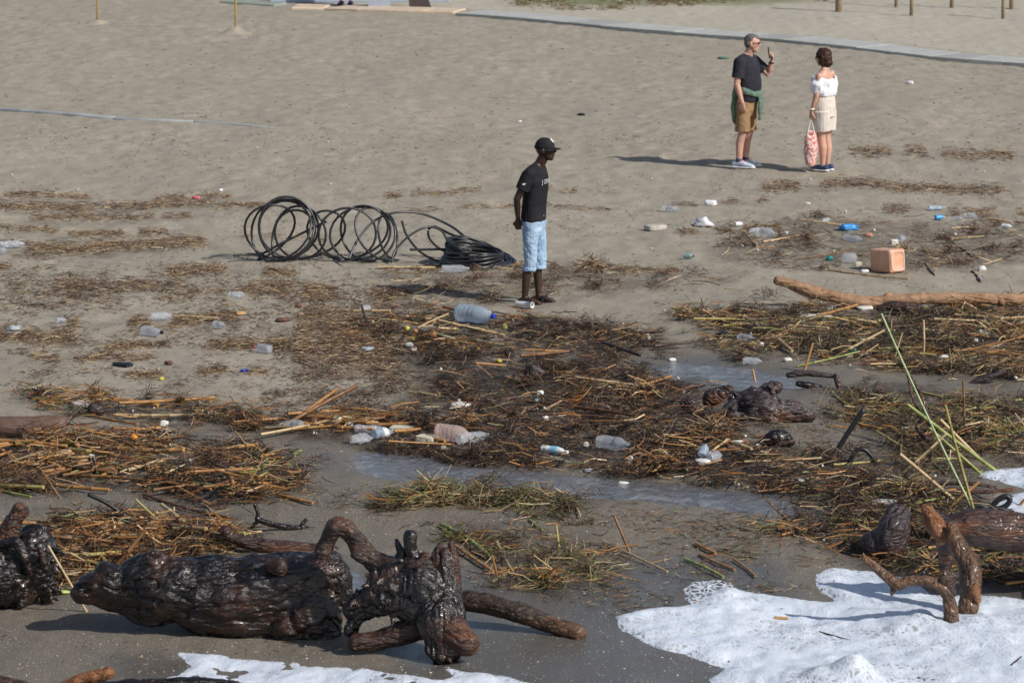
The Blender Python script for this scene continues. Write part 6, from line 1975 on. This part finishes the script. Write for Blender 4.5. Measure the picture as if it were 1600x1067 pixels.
def build_people():
    # --- man in the black cap
    root = person_root(831, 473, math.radians(-20), 'man in black cap, black T-shirt and rolled pale jeans, hands behind his back')
    hR, hL = (.02, -.088, .88), (.03, .088, .88)
    kR, kL = (.02, -.095, .47), (.055, .09, .47)
    aR, aL = (-.045, -.095, .085), (.045, .09, .085)
    S = [sweep([(.02, 0, .86), (.03, 0, 1.0), (.04, 0, 1.15), (.045, 0, 1.32), (.06, 0, 1.43)], [(.10, .15), (.095, .145), (.10, .15), (.11, .17), (.07, .12)], 18, ref=(1, 0, 0)),
         sweep([(.055, 0, 1.42), (.095, 0, 1.50), (.135, 0, 1.58)], [.064, .059, .058], 12)]
    for h, k_, a in ((hR, kR, aR), (hL, kL, aL)):
        calf = tuple((Vector(k_) * .62 + Vector(a) * .38) + Vector((-.02, 0, 0)))
        S.append(sweep([h, tuple((Vector(h) + Vector(k_)) / 2), k_, calf, a], [.085, .072, .050, .049, .034], 12))
        S.append(sweep([(a[0] - .045, a[1], .035), (a[0] + .02, a[1], .045), (a[0] + .10, a[1] - .01, .035), (a[0] + .165, a[1] - .015, .022)], [(.030, .030), (.038, .036), (.026, .043), (.016, .040)], 10, ref=(0, 0, 1)))
        S.append(sweep([a, (a[0] + .01, a[1], .05)], [.035, .036], 10))
    sR, sL = (.03, -.175, 1.40), (.03, .175, 1.40)
    eR, eL = (-.085, -.235, 1.13), (-.085, .235, 1.13)
    wR, wL = (-.115, -.115, .905), (-.10, .10, .92)
    for s_, e, w_, sd in ((sR, eR, wR, 1), (sL, eL, wL, -1)):
        S.append(sweep([s_, tuple((Vector(s_) + Vector(e)) / 2), e, tuple(Vector(e) * .6 + Vector(w_) * .4), w_], [.055, .047, .038, .036, .024], 12))
    S += hand_shapes(wR, (-.12, .35, -.93), (0, 1, .2), -1, .35, 1.0)
    S += hand_shapes(wL, (-.25, -.75, -.6), (.3, -.2, -1), 1, .5, 1.0)
    HS, HT, HM = head_shapes((.155, 0, 1.64), 0, math.radians(-3), 1.04)
    S += HS
    link('body', surf(S, SK_DARK, .0058, 0), (0, 0, 0), root)
    ts = cloth('black_tshirt', (.010, .010, .013), (.018, .018, .022), .85, 6, .35)
    SH = [sweep([(.015, 0, .895), (.02, 0, .96), (.03, 0, 1.06), (.04, 0, 1.18), (.045, 0, 1.32), (.05, 0, 1.41), (.07, 0, 1.465)],
                [(.126, .178), (.124, .174), (.120, .168), (.122, .172), (.130, .190), (.110, .165), (.070, .085)], 24, ref=(1, 0, 0), cap=0)]
    for s_, e in ((sR, eR), (sL, eL)):
        m_ = Vector(s_) * .38 + Vector(e) * .62
        SH.append(sweep([tuple(Vector(s_) * .9 + Vector((.04, 0, 1.40)) * .1), s_, tuple((Vector(s_) + m_) / 2), tuple(m_)], [.06, .073, .071, .072], 14, cap=0))
    SH.append(sweep([(.03, -.175, 1.395), (.05, -.09, 1.425), (.055, .09, 1.425), (.03, .175, 1.395)], [.074, .075, .075, .074], 14))
    tsm = surf(SH, ts, .0075, .009, (8, 8, 5), 1)
    shirt = link('t_shirt', tsm, (0, 0, 0), root)
    wl = mat_plain('white_print', (.72, .72, .72), .6, .03)
    decal_text('JORDAN', .046, -.105, .225, 1.29, tsm, wl, 'chest_lettering', shirt, spacing=1.9)
    bv = BVHTree.FromPolygons([v.co for v in tsm.vertices], [p.vertices for p in tsm.polygons])
    # small winged mark on the sleeve and dot at the collar
    V = []
    for (u, v_) in ((0, 0), (.018, .010), (.045, .012), (.024, -.001), (.036, -.008), (.014, -.007)):
        hit = bv.ray_cast(Vector((-.015 + u, -.6, 1.30 + v_)), Vector((0, 1, 0)))
        V.append((hit[0] + hit[1] * .004) if hit[0] else Vector((u, -.25, 1.3)))
    link('sleeve_mark', new_mesh('sleeve_mark', V, [(0, 1, 3), (1, 2, 3), (0, 3, 4, 5)], wl), (0, 0, 0), shirt)
    jn = cloth('pale_blue_denim', (.23, .36, .53), (.39, .51, .66), .85, 7, .5)
    J = [sweep([(.015, 0, .90), (.02, 0, .96)], [(.115, .165), (.113, .160)], 20, ref=(1, 0, 0), cap=0), sweep([(.02, 0, .80), (.02, 0, .93)], [(.10, .15), (.113, .162)], 20, ref=(1, 0, 0), cap=2)]
    for h, k_, a in ((hR, kR, aR), (hL, kL, aL)):
        e_ = Vector(k_) * .72 + Vector(a) * .28
        J.append(sweep([tuple(Vector(h)), tuple(Vector(h) * .55 + Vector(k_) * .45), k_, tuple(e_)], [(.094, .088), (.080, .078), (.067, .065), (.066, .063)], 16, cap=0, ref=(1, 0, 0)))
    jeans = link('jeans', surf(J, jn, .0065, .014, (11, 11, 9), 1), (0, 0, 0), root)
    for k_, a in ((kR, aR), (kL, aL)):
        e_ = Vector(k_) * .73 + Vector(a) * .27
        RS = [ring_mesh((e_.x, e_.y, e_.z + dz), .060, .013, 22, 8, 1.06) for dz in (.004, .020)]
        link('rolled_cuff', surf(RS, jn, .005, .005, (18, 18, 18), 1), (0, 0, 0), jeans)
    # sandals
    sm = mat_plain('dark_sandal', (.018, .016, .018), .6, .2)
    for a in (aR, aL):
        X = a[0]
        sh = [sweep([(X - .07, a[1], .010), (X, a[1], .011), (X + .10, a[1] - .01, .011), (X + .175, a[1] - .012, .010)], [(.010, .036), (.011, .038), (.011, .047), (.010, .038)], 12, ref=(0, 0, 1), cap=2)]
        sh.append(sweep([(X + .055, a[1] - .052, .015), (X + .075, a[1] - .045, .055), (X + .085, a[1] - .005, .072), (X + .075, a[1] + .035, .055), (X + .055, a[1] + .042, .015)], [(.006, .032)] * 5, 10, cap=1))
        link('sandal', surf(sh, sm, .005, 0), (0, 0, 0), root)
    # cap
    cm = cloth('black_cap_cloth', (.012, .012, .014), (.02, .02, .023), .8, 8, .1)
    def T(sh): return [HT(v) for v in sh[0]], sh[1]
    CS = [T(ball((-.008, 0, .048), (.101, .084, .082), 22, 14)), T(sweep([(-.012, 0, .020), (-.012, 0, .05)], [(.105, .087), (.106, .088)], 22, ref=(1, 0, 0), cap=0))]
    cap = link('cap', surf(CS, cm, .006, .002), (0, 0, 0), root)
    V = []; F = []
    nn = 13
    for lay, dz in ((0, 0), (1, -.006)):
        for i in range(nn):
            a = (i / (nn - 1) - .5) * math.pi * .82
            for j in range(6):
                q = j / 5
                x = -.010 + math.cos(a) * (.098 + q * (.078 * math.cos(a * .9) ** .8 if abs(a * .9) < 1.57 else 0)); y = math.sin(a) * (.086 + .004 * q)
                V.append(HT((x, y, .030 - q * .018 - (y / .09) ** 2 * .020 + dz)))
    for i in range(nn - 1):
        for j in range(5):
            a = i * 6 + j; b = a + 6; o2 = nn * 6
            F.append((a, b, b + 1, a + 1)); F.append((o2 + a, o2 + a + 1, o2 + b + 1, o2 + b))
    for i in range(nn - 1):
        a = i * 6 + 5; b = a + 6; F.append((a, b, b + nn * 6, a + nn * 6))
    link('visor', new_mesh('visor', V, F, cm, True), (0, 0, 0), cap)
    V = [HT((.078 + dx, y, z)) for (y, z, dx) in ((-.018, .078, .008), (.012, .078, .008), (.012, .116, -.022), (-.018, .116, -.022))]
    nrm = HM @ Vector((.9, 0, .45))
    V = [v + nrm * .006 for v in V]; V2 = [v - nrm * .006 for v in V]
    link('cap_emblem', new_mesh('cap_emblem', V + V2, [(0, 1, 2, 3), (7, 6, 5, 4), (0, 4, 5, 1), (1, 5, 6, 2), (2, 6, 7, 3), (3, 7, 4, 0)], wl), (0, 0, 0), cap)
    ey = mat_plain('eye_white', (.5, .48, .45), .3, .02)
    for sg in (1, -1):
        V, F = ball(HT((.076, sg * .030, .014)), .011, 10, 8); link('eye', new_mesh('eye', V, F, ey, True), (0, 0, 0), root)

    # --- man with phone
    root = person_root(1166, 262, math.radians(-27), 'grey haired man in dark T-shirt and tan shorts holding up a phone')
    hR, hL = (-.01, -.095, .88), (-.01, .095, .88)
    kR, kL = (-.01, -.11, .48), (.0, .10, .48)
    aR, aL = (-.055, -.115, .09), (-.055, .10, .09)
    S = [sweep([(0, 0, .86), (.02, 0, 1.0), (.03, 0, 1.12), (.01, 0, 1.30), (.0, 0, 1.44)], [(.12, .165), (.135, .165), (.135, .16), (.125, .18), (.075, .13)], 18, ref=(1, 0, 0)),
         sweep([(-.01, 0, 1.43), (.02, 0, 1.51), (.05, 0, 1.58)], [.072, .062, .060], 12)]
    for h, k_, a in ((hR, kR, aR), (hL, kL, aL)):
        calf = tuple((Vector(k_) * .62 + Vector(a) * .38) + Vector((-.02, 0, 0)))
        S.append(sweep([h, tuple((Vector(h) + Vector(k_)) / 2), k_, calf, a], [.095, .080, .057, .056, .038], 12))
        S.append(sweep([(a[0] - .03, a[1], .045), (a[0] + .06, a[1], .04), (a[0] + .14, a[1], .035)], [.034, .034, .03], 10))
        S.append(sweep([a, (a[0] + .005, a[1], .05)], [.038, .038], 10))
    sR, sL = (-.02, -.185, 1.42), (.0, .185, 1.42)
    eR, wR = (-.035, -.245, 1.13), (.03, -.225, .90)
    eL, wL = (.20, .25, 1.225), (.265, .21, 1.41)
    for s_, e, w_ in ((sR, eR, wR), (sL, eL, wL)):
        S.append(sweep([s_, tuple((Vector(s_) + Vector(e)) / 2), e, tuple(Vector(e) * .6 + Vector(w_) * .4), w_], [.060, .052, .043, .040, .028], 12))
    S += hand_shapes(wR, (.10, .05, -1), (.1, 1, 0), -1, .40, 1.08)
    S += hand_shapes(wL, (.12, -.15, 1), (-.6, -.5, 0), 1, .85, 1.08)
    HS, HT, HM = head_shapes((.075, 0, 1.65), math.radians(14), math.radians(4), 1.02, wide=1.05)
    S += HS
    link('body', surf(S, SK_PINK, .0062, 0), (0, 0, 0), root)
    ts = cloth('dark_navy_tshirt', (.020, .020, .030), (.032, .032, .044), .9, 6, .3)
    SH = [sweep([(.01, 0, .90), (.02, 0, .98), (.035, 0, 1.10), (.02, 0, 1.25), (.005, 0, 1.36), (.0, 0, 1.43), (.0, 0, 1.485)],
                [(.140, .178), (.152, .185), (.158, .185), (.148, .195), (.140, .20), (.112, .17), (.072, .085)], 24, ref=(1, 0, 0), cap=0)]
    for s_, e in ((sR, eR), (sL, eL)):
        m_ = Vector(s_) * .28 + Vector(e) * .72
        SH.append(sweep([s_, tuple((Vector(s_) + m_) / 2), tuple(m_)], [.080, .078, .080], 14, cap=0))
    SH.append(sweep([(-.02, -.185, 1.41), (-.005, -.09, 1.44), (0, .09, 1.44), (.0, .185, 1.41)], [.084, .080, .080, .084], 14))
    link('t_shirt', surf(SH, ts, .008, .009, (8, 8, 5), 1, 3), (0, 0, 0), root)
    sc = cloth('tan_shorts', (.26, .155, .080), (.33, .21, .12), .9, 7, .4)
    J = [sweep([(.0, 0, .80), (.0, 0, .94)], [(.125, .17), (.138, .178)], 20, ref=(1, 0, 0), cap=1)]
    for h, k_ in ((hR, kR), (hL, kL)):
        J.append(sweep([h, tuple(Vector(h) * .5 + Vector(k_) * .5), tuple(Vector(k_) + Vector((0, 0, .01)))], [(.108, .098), (.102, .096), (.100, .095)], 16, cap=0, ref=(1, 0, 0)))
    link('shorts', surf(J, sc, .007, .010, (10, 10, 6), 1, 4), (0, 0, 0), root)
    # sweater tied round the waist
    gm = cloth('sage_green_knit', (.10, .165, .13), (.15, .22, .175), .95, 10, .6)
    SW = [ring_mesh((.015, 0, 1.03), 1, .0, 4, 4)] if False else []
    pts = []
    for k in range(25):
        a = 2 * math.pi * k / 24
        pts.append((.022 + .158 * math.cos(a), .190 * math.sin(a), 1.045 - .055 * math.cos(a)))
    SW.append(sweep(pts, [(.036, .022)] * 25, 10, ref=(0, 0, 1)))
    SW.append(sweep([(.16, -.02, 1.0), (.20, -.01, .95), (.205, -.01, .80), (.195, 0, .66)], [(.03, .035), (.026, .04), (.022, .04), (.018, .032)], 10))
    SW.append(sweep([(.16, .03, 1.0), (.19, .04, .93), (.19, .05, .82), (.18, .05, .74)], [(.03, .035), (.026, .04), (.022, .04), (.018, .03)], 10))
    SW.append(ball((.185, .0, .995), (.04, .05, .035)))
    SW.append(sweep([(-.13, 0, 1.08), (-.155, 0, .95), (-.16, 0, .78), (-.15, 0, .60)], [(.025, .12), (.022, .12), (.020, .10), (.014, .06)], 14, ref=(1, 0, 0)))
    SW.append(sweep([(-.10, -.13, 1.02), (-.12, -.15, .85), (-.13, -.12, .62)], [(.03, .05), (.03, .05), (.02, .03)], 12, ref=(1, 0, 0)))
    link('sweater', surf(SW, gm, .008, .016, (14, 14, 8), 1, 6), (0, 0, 0), root)
    shm = mat_plain('pale_grey_blue_shoe', (.46, .52, .60), .6, .12, 12); red = mat_plain('red_laces', (.62, .03, .04), .6, .1); sole = mat_plain('white_sole', (.72, .74, .76), .5, .05)
    for a in (aR, aL):
        X = a[0]
        sh = [sweep([(X - .06, a[1], .055), (X + .02, a[1], .065), (X + .10, a[1], .05), (X + .19, a[1], .038)], [(.045, .040), (.052, .042), (.036, .047), (.024, .040)], 14, ref=(0, 0, 1))]
        sh_o = link('shoe', surf(sh, shm, .006, .003, (20, 20, 20)), (0, 0, 0), root)
        s2 = [sweep([(X - .075, a[1], .018), (X + .02, a[1], .016), (X + .12, a[1], .016), (X + .21, a[1], .022)], [(.018, .044), (.015, .044), (.015, .052), (.014, .040)], 14, ref=(0, 0, 1))]
        link('sole', surf(s2, sole, .006, 0), (0, 0, 0), sh_o)
        V, F = join([sweep([(X + .045 + .025 * i, a[1] - .028, .098 - .017 * i), (X + .05 + .025 * i, a[1], .112 - .017 * i), (X + .045 + .025 * i, a[1] + .028, .098 - .017 * i)], [.009] * 3, 6) for i in range(3)])
        link('laces', surf([(V, F)], red, .005, 0, smooth=1), (0, 0, 0), sh_o)
        V, F = sweep([(X, a[1], .09), (X, a[1], .135)], [.043, .041], 14, cap=0); link('sock', new_mesh('sock', V, F, mat_plain('dark_sock', (.05, .06, .12), .9, .1), True), (0, 0, 0), sh_o)
    hair = cloth('grey_hair', (.08, .070, .070), (.17, .155, .155), .8, 60, .5)
    def T(sh): return [HT(v) for v in sh[0]], sh[1]
    HS2 = [T(ball((-.020, 0, .045), (.092, .080, .082), 20, 12)), T(ball((-.045, 0, .005), (.062, .076, .070), 18, 10)), T(ball((.0, 0, .070), (.080, .062, .055), 18, 10))]
    link('hair', surf(HS2, hair, .006, .006, (40, 40, 40)), (0, 0, 0), root)
    gl = mat_plain('black_glasses', (.01, .01, .012), .12, .1)
    def glasses(T3, par, k=1.0):
        g1 = []
        for sg in (1, -1):
            g1.append(sweep([(.094, sg * .010, .016), (.098, sg * .030, .016), (.086, sg * .054, .018)], [(.010, .004), (.017, .005), (.012, .004)], 8, ref=(0, 0, 1), cap=1))
            g1.append(sweep([(.086, sg * .056, .020), (.05, sg * .080, .020), (.0, sg * .086, .014)], [.0045] * 3, 6))
        g1.append(sweep([(.097, -.012, .020), (.097, .012, .020)], [.004] * 2, 6))
        g1 = [([T3(v) for v in s_[0]], s_[1]) for s_ in g1]
        link('sunglasses', surf(g1, gl, .004, 0, smooth=1), (0, 0, 0), par)
    glasses(HT, root)
    # wristband, phone (held: a thing of its own)
    V, F = ring_mesh(Vector(wL) + Vector((-.01, .005, -.025)), .033, .010, 20, 8); link('wristwatch', new_mesh('wristwatch', V, F, gl, True), (0, 0, 0), root)
    V, F = box((0, 0, 0), (.014, .075, .150))
    R = Matrix.Rotation(root.rotation_euler.z, 4, 'Z')
    ph = link('mobile_phone', new_mesh('mobile_phone', V, F, gl)); ph.location = root.location + (R @ (Vector(wL) + Vector((-.022, -.045, .115)))); ph.rotation_euler = (0, math.radians(-8), root.rotation_euler.z + math.radians(18))
    bmn = ph.modifiers.new('b', 'BEVEL'); bmn.width = .005; bmn.segments = 2
    tag(ph, 'black phone held up in the hand of the grey haired man', 'phone')

    # --- woman with bag
    Y0 = math.radians(146)
    root = person_root(1287, 267, Y0, 'woman with brown bob in white off shoulder top and beige shorts')
    hR, hL = (0, -.085, .80), (0, .085, .80)
    kR, kL = (.0, -.07, .45), (.0, .07, .45)
    aR, aL = (-.02, -.06, .085), (-.02, .06, .085)
    S = [sweep([(0, 0, .78), (.0, 0, .90), (0, 0, 1.02), (.01, 0, 1.17), (.0, 0, 1.28), (-.005, 0, 1.33)], [(.125, .165), (.115, .155), (.10, .135), (.115, .15), (.08, .14), (.055, .08)], 18, ref=(1, 0, 0)),
         sweep([(-.01, 0, 1.30), (.0, 0, 1.38), (.015, 0, 1.44)], [.058, .048, .046], 12)]
    for h, k_, a in ((hR, kR, aR), (hL, kL, aL)):
        calf = tuple((Vector(k_) * .62 + Vector(a) * .38) + Vector((-.018, 0, 0)))
        S.append(sweep([h, tuple((Vector(h) + Vector(k_)) / 2), k_, calf, a], [.092, .080, .055, .053, .034], 12))
        S.append(sweep([(a[0] - .03, a[1], .04), (a[0] + .06, a[1], .04), (a[0] + .12, a[1], .03)], [.03, .03, .026], 10))
        S.append(sweep([a, (a[0] + .005, a[1], .045)], [.034, .034], 10))
    sL, eL, wL = (-.01, .165, 1.26), (.0, .205, 1.02), (.075, .205, .80)
    sR, eR, wR = (-.01, -.155, 1.27), (.05, -.20, 1.04), (.12, -.09, .98)
    for s_, e, w_ in ((sR, eR, wR), (sL, eL, wL)):
        S.append(sweep([s_, tuple((Vector(s_) + Vector(e)) / 2), e, tuple(Vector(e) * .6 + Vector(w_) * .4), w_], [.050, .043, .036, .033, .023], 12))
    S += hand_shapes(wL, (.10, -.05, -1), (-.2, -1, 0), 1, 1.0, .92)
    S += hand_shapes(wR, (.2, .95, -.1), (0, .3, -1), 1, .5, .92)
    HS, HT, HM = head_shapes((.03, 0, 1.49), math.radians(18), math.radians(2), .94)
    S += HS
    link('body', surf(S, SK_TAN, .0062, 0), (0, 0, 0), root)
    wt = cloth('white_blouse', (.74, .75, .82), (.82, .82, .86), .85, 6, .6)
    SH = [sweep([(.005, 0, 1.00), (.005, 0, 1.04), (.01, 0, 1.12), (.01, 0, 1.20), (.005, 0, 1.185)], [(.135, .165), (.150, .180), (.150, .180), (.136, .174), (.125, .168)], 24, ref=(1, 0, 0), cap=0)]
    pts = [(.005 + .130 * math.cos(2 * math.pi * k / 24), .195 * math.sin(2 * math.pi * k / 24), 1.195 - .06 * max(0, -math.cos(2 * math.pi * k / 24)) ** 3 + .02 * abs(math.sin(2 * math.pi * k / 24))) for k in range(25)]
    SH.append(sweep(pts, [(.045, .018)] * 25, 10, ref=(0, 0, 1)))
    for sg, e in ((1, eL), (-1, eR)):
        SH.append(sweep([(-.005, sg * .180, 1.20), (.0, sg * .195, 1.15), (.01, sg * .20, 1.09)], [(.066, .040), (.085, .055), (.080, .045)], 14, ref=(1, 0, 0), cap=1))
    link('blouse', surf(SH, wt, .0075, .014, (13, 13, 6), 1, 2), (0, 0, 0), root)
    sc = cloth('beige_shorts', (.58, .52, .46), (.66, .60, .54), .9, 6, .4)
    J = [sweep([(0, 0, .72), (0, 0, .86), (0, 0, .98), (0, 0, 1.02)], [(.135, .175), (.140, .178), (.125, .160), (.122, .155)], 22, ref=(1, 0, 0), cap=0)]
    for h, k_ in ((hR, kR), (hL, kL)):
        J.append(sweep([h, tuple(Vector(h) * .5 + Vector(k_) * .5), (k_[0], k_[1], .535)], [(.126, .104), (.126, .104), (.122, .100)], 16, cap=0, ref=(1, 0, 0)))
    link('shorts', surf(J, sc, .007, .006, (12, 12, 5), 1, 7), (0, 0, 0), root)
    hair = cloth('dark_brown_hair', (.020, .009, .006), (.060, .026, .015), .55, 40, .8)
    def T(sh): return [HT(v) for v in sh[0]], sh[1]
    H2 = [T(ball((-.015, 0, .048), (.108, .096, .092), 20, 12)), T(ball((-.045, 0, -.01), (.086, .104, .092), 18, 10)), T(ball((-.055, 0, -.075), (.068, .098, .058), 18, 10)),
          T(ball((-.01, .075, -.03), (.048, .032, .085), 12, 8)), T(ball((-.01, -.075, -.03), (.048, .032, .085), 12, 8)), T(ball((-.10, .02, -.07), (.04, .07, .04), 12, 8))]
    link('hair', surf(H2, hair, .006, .014, (26, 26, 12), 1), (0, 0, 0), root)
    glasses(HT, root)
    nv = mat_plain('navy_shoe', (.03, .05, .13), .7, .15)
    for a in (aR, aL):
        X = a[0]
        sh = [sweep([(X - .055, a[1], .05), (X + .02, a[1], .055), (X + .09, a[1], .045), (X + .165, a[1], .034)], [(.038, .036), (.042, .038), (.032, .042), (.020, .034)], 14, ref=(0, 0, 1))]
        so = link('shoe', surf(sh, nv, .006, .002, (20, 20, 20)), (0, 0, 0), root)
        s2 = [sweep([(X - .07, a[1], .016), (X + .02, a[1], .014), (X + .10, a[1], .014), (X + .185, a[1], .020)], [(.016, .040), (.013, .040), (.013, .046), (.012, .034)], 14, ref=(0, 0, 1))]
        link('sole', surf(s2, sole, .006, 0), (0, 0, 0), so)
    wb = mat_plain('white_bracelet', (.75, .74, .70), .4, .03)
    V, F = ring_mesh(Vector(wL) + Vector((-.008, .005, .03)), .032, .009, 20, 8); link('bracelet', new_mesh('bracelet', V, F, wb, True), (0, 0, 0), root)
    # bag (held: a thing of its own)
    R = Matrix.Rotation(Y0, 4, 'Z')
    hp = root.location + (R @ (Vector(wL) + Vector((.012, -.01, -.105))))
    br = bpy.data.objects.new('tote_bag', None); COL.objects.link(br); br.location = hp
    tag(br, 'red and white patterned bag hanging by rope handles from the hand of the woman', 'bag')
    g = NG('red_white_print')
    v = g.coord('Object')
    n_ = g.noise(v, 38, 2, .5, .8)
    c = g.mix(g.fr(n_, .42, .58), (.56, .14, .12), (.74, .60, .56))
    g.bsdf(c, .85, g.bump(g.noise(v, 12, 4), .6, .03))
    bz = hp.z - root.location.z
    SB = [sweep([(0, 0, -.19), (.0, 0, -.26), (0, .0, -.40), (0, 0, -bz + .13)], [(.062, .035), (.082, .060), (.094, .080), (.072, .068)], 16, ref=(1, 0, 0), cap=2)]
    link('bag_body', surf(SB, g.m, .007, .012, (16, 16, 9)), (0, 0, 0), br)
    rp = mat_plain('white_rope', (.70, .68, .62), .8, .1, 40)
    for dy in (-.028, .028):
        V, F = sweep([(-.05, dy, -.22), (-.03, dy * .7, -.11), (0, 0, .01), (.03, dy * .7, -.11), (.05, dy, -.22)], [.008] * 5, 8)
        link('rope_handle', new_mesh('rope_handle', V, F, rp, True), (0, 0, 0), br)

    # --- someone cut off by the top edge: only the shoes show
    root = person_root(541, 9, math.radians(-100), 'person cut off by the top edge, dark shoes on the wooden boards')
    S = [sweep([(0, 0, .86), (0, 0, 1.1), (0, 0, 1.3), (0, 0, 1.43)], [(.11, .16), (.10, .145), (.11, .17), (.07, .12)], 16, ref=(1, 0, 0)), sweep([(0, 0, 1.42), (.02, 0, 1.56)], [.055, .05], 10)]
    HS, HT, HM = head_shapes((.03, 0, 1.63), 0, 0); S += HS
    for sg in (1, -1):
        S.append(sweep([(0, sg * .09, .88), (0, sg * .09, .47), (-.01, sg * .09, .08)], [.085, .055, .036], 10))
        S.append(sweep([(0, sg * .18, 1.40), (-.02, sg * .24, 1.12), (.04, sg * .23, .88)], [.052, .04, .026], 10))
        S += hand_shapes((.04, sg * .23, .88), (.1, 0, -1), (0, -sg, 0), sg, .4)
    link('body', surf(S, SK_PINK, .008, 0), (0, 0, 0), root)
    dk = cloth('dark_purple_cloth', (.05, .035, .08), (.08, .06, .12)); lt = cloth('grey_top', (.2, .2, .22), (.26, .26, .28))
    link('trousers', surf([sweep([(0, 0, .82), (0, 0, .98)], [(.12, .17), (.11, .155)], 16, ref=(1, 0, 0))] + [sweep([(0, sg * .09, .86), (0, sg * .09, .47), (-.01, sg * .09, .22)], [.10, .075, .06], 12) for sg in (1, -1)], dk, .009, .008), (0, 0, 0), root)
    link('top', surf([sweep([(0, 0, .92), (0, 0, 1.15), (0, 0, 1.32), (0, 0, 1.46)], [(.125, .175), (.12, .17), (.13, .19), (.075, .10)], 16, ref=(1, 0, 0), cap=0)] + [sweep([(0, sg * .18, 1.40), (-.02, sg * .24, 1.12)], [.07, .06], 12) for sg in (1, -1)], lt, .009, .008), (0, 0, 0), root)
    for sg in (1, -1):
        link('shoe', surf([sweep([(-.06, sg * .09, .045), (.02, sg * .09, .055), (.10, sg * .095, .04), (.19, sg * .10, .03)], [(.04, .04), (.045, .042), (.034, .046), (.024, .038)], 12, ref=(0, 0, 1))], dk, .007, .002), (0, 0, 0), root)
build_people()
